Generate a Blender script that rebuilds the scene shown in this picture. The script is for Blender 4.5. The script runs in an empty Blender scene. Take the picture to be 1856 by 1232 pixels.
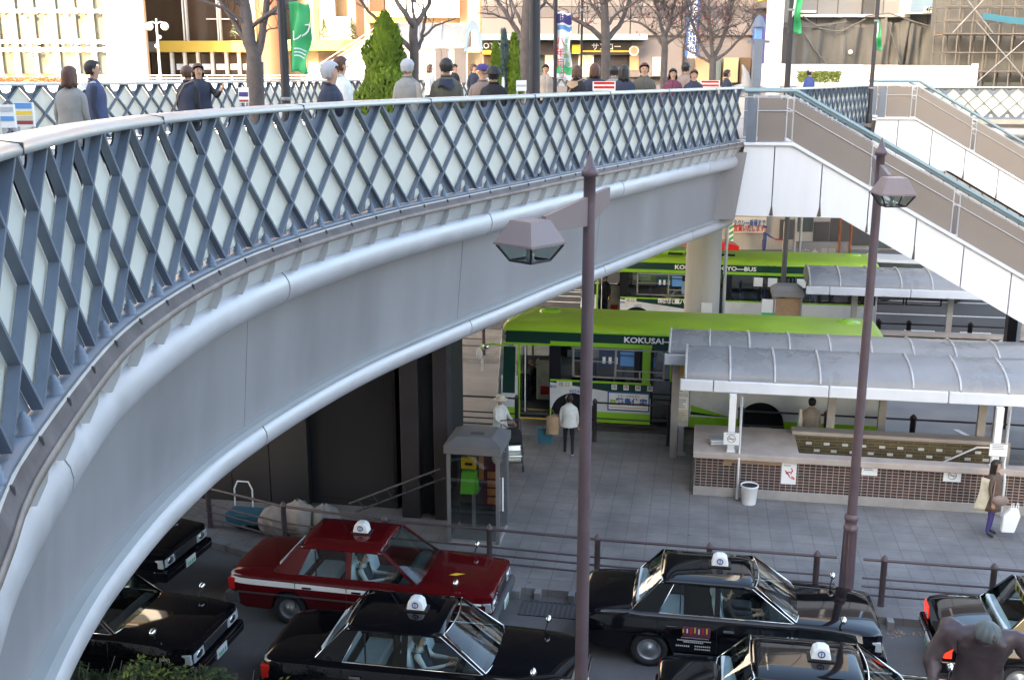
import bpy, math, random
from math import sin, cos, tan, pi, radians as R, sqrt, atan2, hypot
from mathutils import Vector, Matrix
random.seed(11)
SC = bpy.context.scene
# ---------------------------------------------------------------- camera, sky, sun, exposure
# street frame: +x along the kerb, +y away across the plaza, camera stands on the deck at 0,0
EYE, FPX, PITCH, YAW = 9.4, 1950.0, R(13.85), R(10)
cd = bpy.data.cameras.new("camera"); cam = bpy.data.objects.new("camera", cd); SC.collection.objects.link(cam)
cam.location = (0, 0, EYE); cam.rotation_euler = (R(90) - PITCH, 0, YAW)
cd.sensor_width = 36; cd.lens = FPX / 1856 * 36; cd.clip_start = .1; cd.clip_end = 3000
SC.camera = cam
SUN_EL = R(17); SUN_AZ = (-.38, -.925)           # horizontal direction towards the sun (behind the camera, to the left)
w = bpy.data.worlds.new("World"); SC.world = w; w.use_nodes = True
nt = w.node_tree; sky = nt.nodes.new("ShaderNodeTexSky"); sky.sky_type = 'NISHITA'; sky.sun_disc = False
sky.sun_elevation = SUN_EL; sky.sun_rotation = atan2(SUN_AZ[0], SUN_AZ[1]); sky.air_density = 1.0; sky.dust_density = 4.5; sky.ozone_density = .35
nt.links.new(sky.outputs[0], nt.nodes["Background"].inputs[0]); nt.nodes["Background"].inputs[1].default_value = .15
sl = bpy.data.lights.new("sun", 'SUN'); sl.energy = 2.2; sl.angle = R(.55); sl.color = (1, .87, .70)
so = bpy.data.objects.new("sun", sl); SC.collection.objects.link(so)
so.rotation_euler = Vector((-SUN_AZ[0] * cos(SUN_EL), -SUN_AZ[1] * cos(SUN_EL), -sin(SUN_EL))).to_track_quat('-Z', 'Y').to_euler()
SC.view_settings.view_transform = 'Standard'; SC.view_settings.look = 'None'
SC.view_settings.exposure = 3.0; SC.view_settings.gamma = 1

# ---------------------------------------------------------------- helpers
COL = SC.collection
def c2s(X, Y): return (X * cos(YAW) - Y * sin(YAW), X * sin(YAW) + Y * cos(YAW))
def pt(u, v, Y):
    "point seen at photo pixel (u,v) at forward distance Y"
    a = (u - 928) / FPX; b = -(v - 616) / FPX
    fy = cos(PITCH) + b * sin(PITCH); fz = -sin(PITCH) + b * cos(PITCH); t = Y / fy
    x, y = c2s(a * t, Y); return Vector((x, y, EYE + fz * t))
def tag(o, label=None, cat=None, group=None, kind=None):
    if label: o["label"] = label
    if cat: o["category"] = cat
    if group: o["group"] = group
    if kind: o["kind"] = kind
    return o
def thing(name, label, cat, loc=(0, 0, 0), rz=0, group=None):
    o = bpy.data.objects.new(name, None); COL.objects.link(o); o.location = loc; o.rotation_euler = (0, 0, rz)
    o.empty_display_size = .2
    return tag(o, label, cat, group)
def dup(root, loc, rz=0, label=None, group=None, parent=None):
    r = root.copy(); COL.objects.link(r)
    if parent: r.parent = parent
    else: r.location = loc; r.rotation_euler = (0, 0, rz)
    if label: r["label"] = label
    if group: r["group"] = group
    for ch in list(root.children): dup(ch, None, 0, None, None, r)
    return r
class MB:
    def __init__(s): s.v = []; s.f = []; s.m = []; s.s = []
    def add(s, vs, fs, mi=0, sm=False):
        b = len(s.v); s.v += [tuple(v) for v in vs]
        for f in fs: s.f.append([b + i for i in f]); s.m.append(mi); s.s.append(sm)
        return s
    def bx(s, x0, x1, y0, y1, z0, z1, mi=0):
        vs = [(x, y, z) for z in (z0, z1) for x, y in ((x0, y0), (x1, y0), (x1, y1), (x0, y1))]
        return s.add(vs, [(3, 2, 1, 0), (4, 5, 6, 7), (0, 1, 5, 4), (1, 2, 6, 5), (2, 3, 7, 6), (3, 0, 4, 7)], mi)
    def obx(s, c, d, rot=None, mi=0):
        M = rot if rot else Matrix.Identity(3); c = Vector(c)
        vs = [c + M @ Vector((a * d[0] / 2, b * d[1] / 2, e * d[2] / 2)) for e in (-1, 1) for a, b in ((-1, -1), (1, -1), (1, 1), (-1, 1))]
        return s.add(vs, [(3, 2, 1, 0), (4, 5, 6, 7), (0, 1, 5, 4), (1, 2, 6, 5), (2, 3, 7, 6), (3, 0, 4, 7)], mi)
    def tube(s, pts, r, n=8, mi=0, cap=True, sm=True):
        pts = [Vector(p) for p in pts]; rs = r if isinstance(r, (list, tuple)) else [r] * len(pts); vs = []; up = None
        for i, p in enumerate(pts):
            t = (pts[min(i + 1, len(pts) - 1)] - pts[max(i - 1, 0)]).normalized()
            if up is None:
                up = Vector((0, 0, 1)) if abs(t.z) < .9 else Vector((1, 0, 0))
            u = t.cross(up)
            if u.length < 1e-4: u = t.cross(Vector((.3, 1, .2)))
            u.normalize(); up = u.cross(t).normalized()
            for k in range(n):
                a = 2 * pi * k / n; vs.append(p + (u * cos(a) + up * sin(a)) * rs[i])
        fs = [(i * n + k, i * n + (k + 1) % n, (i + 1) * n + (k + 1) % n, (i + 1) * n + k) for i in range(len(pts) - 1) for k in range(n)]
        s.add(vs, fs, mi, sm)
        if cap:
            m = len(pts) - 1
            s.add(vs[:n], [tuple(range(n))[::-1]], mi); s.add(vs[m * n:], [tuple(range(n))], mi)
        return s
    def cyl(s, p0, p1, r0, r1=None, n=12, mi=0, sm=True): return s.tube([p0, p1], [r0, r0 if r1 is None else r1], n, mi, True, sm)
    def prism(s, poly, ax, a0, a1, mi=0):
        n = len(poly)
        def P(p, a):
            return {'y': (p[0], a, p[1]), 'z': (p[0], p[1], a), 'x': (a, p[0], p[1])}[ax]
        vs = [P(p, a0) for p in poly] + [P(p, a1) for p in poly]
        fs = [tuple(range(n)), tuple(range(n, 2 * n))[::-1]] + [(i, n + i, n + (i + 1) % n, (i + 1) % n) for i in range(n)]
        return s.add(vs, fs, mi)
    def lathe(s, prof, c=(0, 0, 0), n=16, mi=0, sm=True):
        vs = [(c[0] + r * cos(2 * pi * k / n), c[1] + r * sin(2 * pi * k / n), c[2] + z) for r, z in prof for k in range(n)]
        fs = [(i * n + k, i * n + (k + 1) % n, (i + 1) * n + (k + 1) % n, (i + 1) * n + k) for i in range(len(prof) - 1) for k in range(n)]
        m = len(prof) - 1
        fs2 = [tuple(range(n))[::-1], tuple(range(m * n, m * n + n))]
        s.add(vs, fs, mi, sm); s.add(vs[:n], [fs2[0]], mi); s.add(vs[m * n:], [tuple(range(n))], mi)
        return s
    def ball(s, c, r, nu=12, nv=8, mi=0):
        r = r if isinstance(r, (tuple, list)) else (r, r, r); vs = []; fs = []
        for j in range(nv + 1):
            t = pi * j / nv
            for k in range(nu):
                a = 2 * pi * k / nu; vs.append((c[0] + r[0] * sin(t) * cos(a), c[1] + r[1] * sin(t) * sin(a), c[2] + r[2] * cos(t)))
        for j in range(nv):
            for k in range(nu): fs.append((j * nu + k, (j + 1) * nu + k, (j + 1) * nu + (k + 1) % nu, j * nu + (k + 1) % nu))
        return s.add(vs, fs, mi, True)
    def grid(s, fn, nu, nv, mi=0, sm=True):
        vs = [fn(i / nu, j / nv) for j in range(nv + 1) for i in range(nu + 1)]
        fs = [(j * (nu + 1) + i, j * (nu + 1) + i + 1, (j + 1) * (nu + 1) + i + 1, (j + 1) * (nu + 1) + i) for j in range(nv) for i in range(nu)]
        return s.add(vs, fs, mi, sm)
    def quad(s, a, b, c, d, mi=0): return s.add([a, b, c, d], [(0, 1, 2, 3)], mi)
    def build(s, name, mats, parent=None, loc=(0, 0, 0), rz=0, bev=0, weld=False):
        me = bpy.data.meshes.new(name); me.from_pydata(s.v, [], s.f)
        for m in (mats if isinstance(mats, (list, tuple)) else [mats]): me.materials.append(m)
        me.polygons.foreach_set("material_index", s.m); me.polygons.foreach_set("use_smooth", s.s); me.update()
        o = bpy.data.objects.new(name, me); COL.objects.link(o)
        if weld:
            import bmesh
            bm = bmesh.new(); bm.from_mesh(me); bmesh.ops.remove_doubles(bm, verts=bm.verts, dist=1e-4)
            bmesh.ops.recalc_face_normals(bm, faces=bm.faces); bm.to_mesh(me); bm.free()
        if parent: o.parent = parent
        o.location = loc; o.rotation_euler = (0, 0, rz)
        if bev:
            b = o.modifiers.new("bevel", 'BEVEL'); b.width = bev; b.segments = 2; b.limit_method = 'ANGLE'; b.angle_limit = R(35)
        return o
def text(body, size, mat, name, parent=None, loc=(0, 0, 0), rot=(pi / 2, 0, 0), ext=.004, align='CENTER', sx=1.0, bold=0.0):
    cu = bpy.data.curves.new(name, 'FONT'); cu.body = body; cu.size = size; cu.extrude = ext; cu.align_x = align; cu.align_y = 'CENTER'; cu.offset = bold
    cu.resolution_u = 2
    t = bpy.data.objects.new("lettering_source", cu); COL.objects.link(t)
    dg = bpy.context.evaluated_depsgraph_get(); me = bpy.data.meshes.new_from_object(t.evaluated_get(dg))
    bpy.data.objects.remove(t); bpy.data.curves.remove(cu)
    me.materials.clear(); me.materials.append(mat); me.name = name
    o = bpy.data.objects.new(name, me); COL.objects.link(o); o.location = loc; o.rotation_euler = rot; o.scale = (sx, 1, 1)
    if parent: o.parent = parent
    return o

# ---------------------------------------------------------------- materials
M = {}
def mat(name, col, rough=.55, metal=0, var=.15, scale=2.0, bump=0.0, bscale=None, spec=.5, coat=0, streak=0, tl=0, emit=0):
    m = bpy.data.materials.new(name); m.use_nodes = True; n = m.node_tree.nodes; l = m.node_tree.links
    p = n["Principled BSDF"]; p.inputs["Metallic"].default_value = metal; p.inputs["Roughness"].default_value = rough
    p.inputs["Specular IOR Level"].default_value = spec; p.inputs["Coat Weight"].default_value = coat; p.inputs["Coat Roughness"].default_value = .03
    c = (*col, 1); p.inputs["Base Color"].default_value = c
    tc = n.new("ShaderNodeTexCoord")
    if var:
        nz = n.new("ShaderNodeTexNoise"); nz.inputs["Scale"].default_value = scale; nz.inputs["Detail"].default_value = 6; nz.inputs["Roughness"].default_value = .65
        if streak:
            mp = n.new("ShaderNodeMapping"); mp.inputs["Scale"].default_value = (1, 1, streak); l.new(tc.outputs["Object"], mp.inputs[0]); l.new(mp.outputs[0], nz.inputs["Vector"])
        else: l.new(tc.outputs["Object"], nz.inputs["Vector"])
        mr = n.new("ShaderNodeMapRange"); mr.inputs[1].default_value = .3; mr.inputs[2].default_value = .7; mr.inputs[3].default_value = 1 - var; mr.inputs[4].default_value = 1 + var * .6
        l.new(nz.outputs[0], mr.inputs[0])
        mx = n.new("ShaderNodeMix"); mx.data_type = 'RGBA'; mx.blend_type = 'MULTIPLY'; mx.inputs[0].default_value = 1; mx.inputs[6].default_value = c
        l.new(mr.outputs[0], mx.inputs[7]); l.new(mx.outputs[2], p.inputs["Base Color"])
        r2 = n.new("ShaderNodeMapRange"); r2.inputs[1].default_value = .3; r2.inputs[2].default_value = .7; r2.inputs[3].default_value = max(0, rough - .1 * (rough > .15)); r2.inputs[4].default_value = min(1, rough + .12 * (rough > .15))
        l.new(nz.outputs[0], r2.inputs[0]); l.new(r2.outputs[0], p.inputs["Roughness"])
    if bump:
        n2 = n.new("ShaderNodeTexNoise"); n2.inputs["Scale"].default_value = bscale or scale * 6; n2.inputs["Detail"].default_value = 4; l.new(tc.outputs["Object"], n2.inputs["Vector"])
        b = n.new("ShaderNodeBump"); b.inputs["Strength"].default_value = bump; b.inputs["Distance"].default_value = .02; l.new(n2.outputs[0], b.inputs["Height"]); l.new(b.outputs[0], p.inputs["Normal"])
    if emit:
        p.inputs["Emission Color"].default_value = c; p.inputs["Emission Strength"].default_value = emit
    if tl:
        t = n.new("ShaderNodeBsdfTranslucent"); t.inputs[0].default_value = c; ms = n.new("ShaderNodeMixShader"); ms.inputs[0].default_value = tl
        l.new(p.outputs[0], ms.inputs[1]); l.new(t.outputs[0], ms.inputs[2]); l.new(ms.outputs[0], n["Material Output"].inputs[0])
    M[name] = m; return m
def glass(name, tint=(.75, .85, .85), base=.06, rough=.02, gl=(1, 1, 1)):
    m = bpy.data.materials.new(name); m.use_nodes = True; n = m.node_tree.nodes; l = m.node_tree.links; n.remove(n["Principled BSDF"])
    t = n.new("ShaderNodeBsdfTransparent"); t.inputs[0].default_value = (*tint, 1); g = n.new("ShaderNodeBsdfGlossy"); g.inputs["Roughness"].default_value = rough; g.inputs[0].default_value = (*gl, 1)
    lw = n.new("ShaderNodeLayerWeight"); pw = n.new("ShaderNodeMath"); pw.operation = 'POWER'; pw.inputs[1].default_value = 4.0; l.new(lw.outputs["Facing"], pw.inputs[0]); fr = n.new("ShaderNodeMath"); fr.operation = 'MULTIPLY_ADD'; fr.inputs[1].default_value = .9; fr.inputs[2].default_value = .04; l.new(pw.outputs[0], fr.inputs[0]); ad = n.new("ShaderNodeMath"); ad.operation = 'ADD'; ad.inputs[1].default_value = base; ad.use_clamp = True
    ms = n.new("ShaderNodeMixShader"); l.new(fr.outputs[0], ad.inputs[0]); l.new(ad.outputs[0], ms.inputs[0]); l.new(t.outputs[0], ms.inputs[1]); l.new(g.outputs[0], ms.inputs[2]); l.new(ms.outputs[0], n["Material Output"].inputs[0])
    M[name] = m; return m
def brick(name, c1, c2, mortar, bw, bh, ms=.02, off=.5, rough=.6, sq=1, rot=(0, 0, 0), bias=0, bump=.4, var=.25, nscale=1.5, spots=False):
    m = bpy.data.materials.new(name); m.use_nodes = True; n = m.node_tree.nodes; l = m.node_tree.links; p = n["Principled BSDF"]; p.inputs["Roughness"].default_value = rough
    tc = n.new("ShaderNodeTexCoord"); mp = n.new("ShaderNodeMapping"); mp.inputs["Rotation"].default_value = rot; l.new(tc.outputs["Object"], mp.inputs[0])
    b = n.new("ShaderNodeTexBrick"); b.offset = off; b.squash = sq
    b.inputs["Scale"].default_value = 1; b.inputs["Brick Width"].default_value = bw; b.inputs["Row Height"].default_value = bh; b.inputs["Mortar Size"].default_value = ms; b.inputs["Bias"].default_value = bias; b.inputs["Mortar Smooth"].default_value = .1
    b.inputs["Color1"].default_value = (*c1, 1); b.inputs["Color2"].default_value = (*c2, 1); b.inputs["Mortar"].default_value = (*mortar, 1); l.new(mp.outputs[0], b.inputs["Vector"])
    nz = n.new("ShaderNodeTexNoise"); nz.inputs["Scale"].default_value = nscale; nz.inputs["Detail"].default_value = 8; nz.inputs["Roughness"].default_value = .7; l.new(tc.outputs["Object"], nz.inputs["Vector"])
    mr = n.new("ShaderNodeMapRange"); mr.inputs[1].default_value = .3; mr.inputs[2].default_value = .7; mr.inputs[3].default_value = 1 - var; mr.inputs[4].default_value = 1 + var * .7; l.new(nz.outputs[0], mr.inputs[0])
    mx = n.new("ShaderNodeMix"); mx.data_type = 'RGBA'; mx.blend_type = 'MULTIPLY'; mx.inputs[0].default_value = 1; l.new(b.outputs[0], mx.inputs[6]); l.new(mr.outputs[0], mx.inputs[7]); l.new(mx.outputs[2], p.inputs["Base Color"])
    if spots:
        vo = n.new("ShaderNodeTexVoronoi"); vo.inputs["Scale"].default_value = 1.6; l.new(tc.outputs["Object"], vo.inputs["Vector"]); v2 = n.new("ShaderNodeMapRange"); v2.inputs[1].default_value = .03; v2.inputs[2].default_value = .055; v2.inputs[3].default_value = .45; v2.inputs[4].default_value = 1; l.new(vo.outputs["Distance"], v2.inputs[0])
        m3 = n.new("ShaderNodeMix"); m3.data_type = 'RGBA'; m3.blend_type = 'MULTIPLY'; m3.inputs[0].default_value = 1; l.new(mx.outputs[2], m3.inputs[6]); l.new(v2.outputs[0], m3.inputs[7]); l.new(m3.outputs[2], p.inputs["Base Color"])
    bp = n.new("ShaderNodeBump"); bp.inputs["Strength"].default_value = bump; bp.inputs["Distance"].default_value = .01; bp.invert = True; l.new(b.outputs["Fac"], bp.inputs["Height"]); l.new(bp.outputs[0], p.inputs["Normal"])
    M[name] = m; return m
# ground and masonry
mat('asphalt', (.075, .075, .082), .85, var=.35, scale=.8, bump=.5, bscale=60)
mat('worn_asphalt', (.13, .125, .125), .85, var=.3, scale=.6, bump=.4, bscale=50)
mat('bus_bay_concrete', (.27, .25, .24), .8, var=.25, scale=.7, bump=.2, bscale=40)
mat('kerb_stone', (.22, .22, .22), .8, var=.3, scale=3, bump=.3)
mat('road_paint', (.72, .72, .72), .7, var=.3, scale=8)
brick('paving', (.215, .205, .20), (.19, .183, .182), (.145, .14, .14), .42, .42, .010, 0, .8, bump=.3, var=.38, nscale=.55, spots=True)
brick('brown_tile', (.085, .030, .020), (.020, .013, .016), (.33, .30, .27), .125, .068, .008, .0, .35, rot=(R(90), 0, 0), var=.15, nscale=3)
mat('concrete', (.34, .32, .30), .8, var=.25, scale=1.5, bump=.2)
mat('pink_concrete', (.40, .345, .31), .8, var=.2, scale=2, bump=.15)
mat('deck_paving', (.36, .33, .30), .8, var=.2)
mat('pier_concrete', (.42, .40, .375), .75, var=.15, scale=1.2, streak=.15)
# metals, paints
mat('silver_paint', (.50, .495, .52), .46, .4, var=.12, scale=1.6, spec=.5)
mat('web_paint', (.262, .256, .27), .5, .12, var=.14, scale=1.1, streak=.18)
mat('bracket_paint', (.50, .51, .52), .5, .1, var=.12, scale=3)
mat('deck_edge_bounce_tone', (.46, .42, .38), .6, var=.2, scale=4)  # cream stands in for warm light reflected between the brackets
mat('steel_blue', (.135, .165, .215), .42, .1, var=.18, scale=2)
mat('cap_metal', (.46, .47, .46), .4, .25, var=.10, scale=1)
mat('rusty_channel', (.27, .225, .20), .7, .1, var=.35, scale=4)
mat('milky_panel', (.73, .745, .70), .35, 0, var=.06, scale=1.0, tl=.35)
mat('white_panel', (.66, .69, .74), .45, 0, var=.10, scale=.8, streak=.12)
mat('seam_dark', (.09, .075, .065), .8, var=.3)
mat('stair_glass_tan', (.185, .165, .155), .35, 0, var=.08, scale=.5)
mat('rail_teal', (.20, .285, .315), .35, .3, var=.1)
mat('galvanised', (.50, .52, .56), .4, .6, var=.1)
mat('lamp_mauve', (.115, .082, .095), .45, .1, var=.15, scale=3)
mat('lamp_mauve_light', (.22, .175, .175), .5, .1, var=.1, scale=3)
mat('fence_brown', (.085, .062, .070), .5, .1, var=.2, scale=4)
mat('fence_dark', (.030, .022, .028), .5, .1, var=.2, scale=4)
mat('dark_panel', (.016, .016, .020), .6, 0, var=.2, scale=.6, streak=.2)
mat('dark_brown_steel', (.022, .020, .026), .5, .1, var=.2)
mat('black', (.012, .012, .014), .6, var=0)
mat('rubber', (.022, .022, .024), .8, var=.2, scale=8)
mat('white', (.78, .79, .80), .5, var=.06)
mat('offwhite', (.62, .61, .58), .6, var=.1)
mat('grey', (.25, .25, .26), .6, var=.12)
mat('booth_grey', (.14, .14, .15), .5, var=.15)
mat('dark_grey', (.07, .07, .075), .6, var=.15)
mat('chrome', (.80, .80, .80), .12, 1, var=0)
mat('black_paint', (.004, .004, .006), .045, 0, var=0, coat=0, spec=.5)
mat('red_paint', (.085, .004, .006), .08, 0, var=0, coat=0)
mat('lens_red', (.55, .02, .015), .15, var=0)
mat('lit_tail_lamp', (.9, .05, .02), .2, var=0, emit=.12)
mat('lens_clear', (.55, .60, .62), .08, .3, var=0)
mat('lens_amber', (.7, .25, .02), .2, var=0)
mat('seat_cover', (.62, .68, .72), .8, var=.12, scale=6)
mat('seat_dark', (.05, .055, .065), .8, var=.1)
glass('car_glass', (.66, .76, .76), .0)
glass('window_glass', (.45, .52, .52), .12)
glass('lantern_glass', (.70, .76, .74), .02, .08)
glass('booth_glass', (.72, .74, .74), .03)
mat('bus_green', (.245, .52, .022), .30, 0, var=.10, scale=.8, coat=.3)
mat('bus_roof_green', (.30, .47, .03), .45, 0, var=.18, scale=.9, coat=0, streak=1)
mat('bus_dark_green', (.012, .045, .034), .2, 0, var=0, coat=.5)
mat('bus_white', (.62, .65, .68), .3, 0, var=.08, scale=1, coat=.3)
mat('bus_black', (.010, .011, .016), .25, 0, var=0)
mat('alu', (.45, .46, .47), .35, .7, var=.08)
mat('sign_blue', (.03, .10, .33), .4, var=0)
mat('sign_red', (.55, .03, .03), .5, var=.05)
mat('sign_yellow', (.80, .55, .04), .5, var=.05)
mat('sign_green', (.05, .42, .15), .5, var=.05)
mat('screen_blue', (.12, .30, .62), .3, var=.1)
mat('blue_grey', (.20, .28, .36), .5, var=.1)
mat('lime', (.16, .60, .05), .5, var=.08)
mat('orange', (.62, .25, .08), .5, var=.1)
# canopies
mat('canopy_acrylic', (.33, .335, .35), .3, 0, var=.16, scale=.9, streak=.5, tl=.25)
mat('canopy_rib', (.52, .52, .53), .45, .3, var=.2, scale=5)
# cloth, skin, hair
for nm, c in dict(skin=(.50, .30, .21), hair_black=(.012, .010, .010), hair_brown=(.075, .028, .016), hair_grey=(.42, .42, .45), cloth_navy=(.022, .028, .055), cloth_black=(.012, .012, .016),
                  cloth_beige=(.36, .31, .27), cloth_white=(.66, .66, .64), cloth_grey=(.24, .235, .225), cloth_olive=(.085, .080, .062), cloth_brown=(.11, .072, .052), cloth_taupe=(.24, .18, .155), cloth_blue=(.04, .07, .24), cloth_jean=(.05, .065, .14), cloth_purple=(.06, .045, .20), cloth_cream=(.58, .54, .42), cloth_tan=(.38, .25, .15), cloth_teal=(.03, .13, .19), cloth_mauve=(.13, .03, .06), bronze=(.085, .062, .068)).items():
    mat(nm, c, .45 if nm in ('hair_black', 'hair_brown', 'bronze') else .8, .35 if nm == 'bronze' else 0, var=.22 if nm.startswith('cloth') else .12, scale=5, bump=.25 if nm.startswith('cloth') else 0, bscale=25)

# ================================================================ the setting: ground, roads, pavements
def struct(o): o["kind"] = "structure"; return o
g = MB(); g.quad((-400, -150, 0), (400, -150, 0), (400, 600, 0), (-400, 600, 0)); struct(g.build('ground', M['asphalt']))
g = MB(); g.quad((-60, 6, .004), (60, 6, .004), (60, 18.0, .004), (-60, 20.2, .004)); struct(g.build('taxi_road', M['worn_asphalt']))
g = MB(); g.quad((-60, 26.5, .004), (60, 26.5, .004), (60, 34.4, .004), (-60, 34.4, .004)); struct(g.build('bus_bay_road', M['bus_bay_concrete']))
KERB = [(-40, 27.5), (-14, 20.9), (-11.5, 19.75), (-9.8, 19.05), (-8, 18.4), (-6, 18.05), (-3, 17.9), (60, 17.9)]
def offs(pl, d):
    out = []
    for i, p in enumerate(pl):
        a = Vector(pl[max(i - 1, 0)]); b = Vector(pl[min(i + 1, len(pl) - 1)]); t = (b - a).normalized(); out.append((p[0] - t.y * d, p[1] + t.x * d))
    return out
K2 = offs(KERB, .18)
g = MB(); g.prism(K2 + [(60, 26.72), (-40, 28)], 'z', .0, .146); struct(g.build('pavement', M['paving']))
g = MB()
for i in range(len(KERB) - 1):
    a, b = Vector(KERB[i]), Vector(KERB[i + 1]); c, d = Vector(K2[i]), Vector(K2[i + 1]); n = max(1, int((b - a).length / .62))
    for k in range(n):
        f0, f1 = k / n + .004, (k + 1) / n - .004
        q = [a.lerp(b, f0), a.lerp(b, f1), c.lerp(d, f1), c.lerp(d, f0)]; g.prism([tuple(x) for x in q], 'z', 0, .150 + .002 * (k % 2))
struct(g.build('kerb', M['kerb_stone'], bev=.012))
g = MB()
for k in range(100): g.bx(-40 + k, -39.012 + k, 26.72, 26.9, 0, .150)
for k in range(60): g.bx(-20 + k, -19.012 + k, 34.2, 34.38, 0, .150)
for k in range(60): g.bx(-20 + k, -19.012 + k, 38.22, 38.4, 0, .150)
struct(g.build('island_kerb', M['kerb_stone'], bev=.012))
g = MB(); g.bx(-20, 60, 34.38, 38.22, 0, .146); struct(g.build('island_pavement', M['paving']))
g = MB(); g.bx(-120, 120, 55, 75, 0, .15); struct(g.build('far_pavement', M['paving']))
g = MB()
for y in (44.55, 47.3): g.quad((-40, y - .09, .006), (60, y - .09, .006), (60, y + .09, .006), (-40, y + .09, .006))
for x in (-8, -5.2, 7.75, 9.75, 11.75): g.quad((x, 41.55, .006), (x + 1.1, 41.55, .006), (x + 1.1, 41.72, .006), (x, 41.72, .006))
for y in (45.7, 46.7, 48.9): g.quad((-9, y, .0065), (-3.7, y, .0065), (-3.7, y + .2, .0065), (-9, y + .2, .0065))
g.quad((7.0, 29.6, .008), (7.15, 29.6, .008), (8.0, 27.5, .008), (7.85, 27.5, .008))
struct(g.build('road_marking', M['road_paint']))
# drain grate and dead leaves by the kerb
g = MB()
for k in range(12): g.bx(-2.95 + k * .09, -2.90 + k * .09, 17.3, 17.85, .004, .016)
for y in (17.3, 17.83): g.bx(-2.95, -1.9, y, y + .03, .004, .018)
tag(g.build('drain_grate', M['dark_grey']), 'dark slotted drain grate in the gutter behind the red taxi bonnet', 'drain grate')
g = MB()
for k in range(260):
    x = 3.2 + random.random() * 4.5; y = 17.88 - abs(random.gauss(0, .13)); s = .012 + random.random() * .022; a = random.random() * 6; dx, dy = s * cos(a), s * sin(a)
    g.add([(x - dx, y - dy, .01), (x + dy, y - dx, .014 + random.random() * .02), (x + dx, y + dy, .012), (x - dy, y + dx, .02)], [(0, 1, 2, 3)], k % 2)
tag(g.build('fallen_leaves', [M['cloth_taupe'], M['cloth_tan']]), 'small dry leaves gathered in the gutter along the kerb', 'leaves', kind='stuff')

# ================================================================ curve of the footbridge edge
CP = [(-.2, -4.5), (-.7, -2.5), (-1.15, -.6), (-1.6, 1.0), (-2.0, 2.15), (-2.4, 3.05), (-2.83, 3.94), (-3.5, 5.78), (-3.79, 6.99), (-3.95, 8.17), (-3.99, 9.4), (-3.85, 11), (-3.55, 12.7), (-2.93, 14.94), (-2.57, 16.13), (-2.05, 17.95), (-1.34, 20.18), (-.62, 22.48), (.2, 25.0), (.86, 26.9), (1.15, 27.85)]
class Curve:
    def __init__(s, P, n=14):
        P = [Vector(p) for p in P]; P = [2 * P[0] - P[1]] + P + [2 * P[-1] - P[-2]]; o = []
        for i in range(1, len(P) - 2):
            for k in range(n):
                t = k / n; a, b, c, d = P[i - 1:i + 3]
                o.append(.5 * ((2 * b) + (-a + c) * t + (2 * a - 5 * b + 4 * c - d) * t * t + (-a + 3 * b - 3 * c + d) * t ** 3))
        o.append(P[-2]); s.p = o; s.d = [0]
        for a, b in zip(o, o[1:]): s.d.append(s.d[-1] + (b - a).length)
        s.L = s.d[-1]
    def at(s, q, o=0, z=0):
        import bisect
        q2 = min(max(q, 0), s.L - 1e-6); i = min(bisect.bisect_right(s.d, q2) - 1, len(s.p) - 2); f = (q2 - s.d[i]) / (s.d[i + 1] - s.d[i])
        a = s.p[max(i - 1, 0)]; b = s.p[min(i + 2, len(s.p) - 1)]; t = (b - a).normalized(); c = s.p[i].lerp(s.p[i + 1], f)
        return Vector((c.x + t.y * o, c.y - t.x * o, z))
FARP = ((-520, 19), (-260, 20.5), (-120, 21.4), (0, 22.4), (60, 23.0), (270, 26.2), (400, 29.4), (520, 33.5), (650, 39.5), (780, 46.5), (880, 52.5), (1060, 58))
EDGE = Curve(CP); Z0 = 7.85; PITCH_L = .61
def strip(mb, cv, q0, q1, prof, step=.35, mi=0, closed=True, sm=True):
    "sweep a profile of (offset, z) along the curve"
    n = max(1, int((q1 - q0) / step)); m = len(prof); vs = []
    for i in range(n + 1):
        q = q0 + (q1 - q0) * i / n
        vs += [cv.at(q, o, z) for o, z in prof]
    fs = [(i * m + k, (i + 1) * m + k, (i + 1) * m + (k + 1) % m, i * m + (k + 1) % m) for i in range(n) for k in range(m if closed else m - 1)]
    mb.add(vs, fs, mi, sm)
    if closed: mb.add(vs[:m], [tuple(range(m))], mi); mb.add(vs[-m:], [tuple(range(m))[::-1]], mi)
def circ(o, z, r, n=14): return [(o + r * cos(2 * pi * k / n), z + r * sin(2 * pi * k / n)) for k in range(n)]

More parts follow.
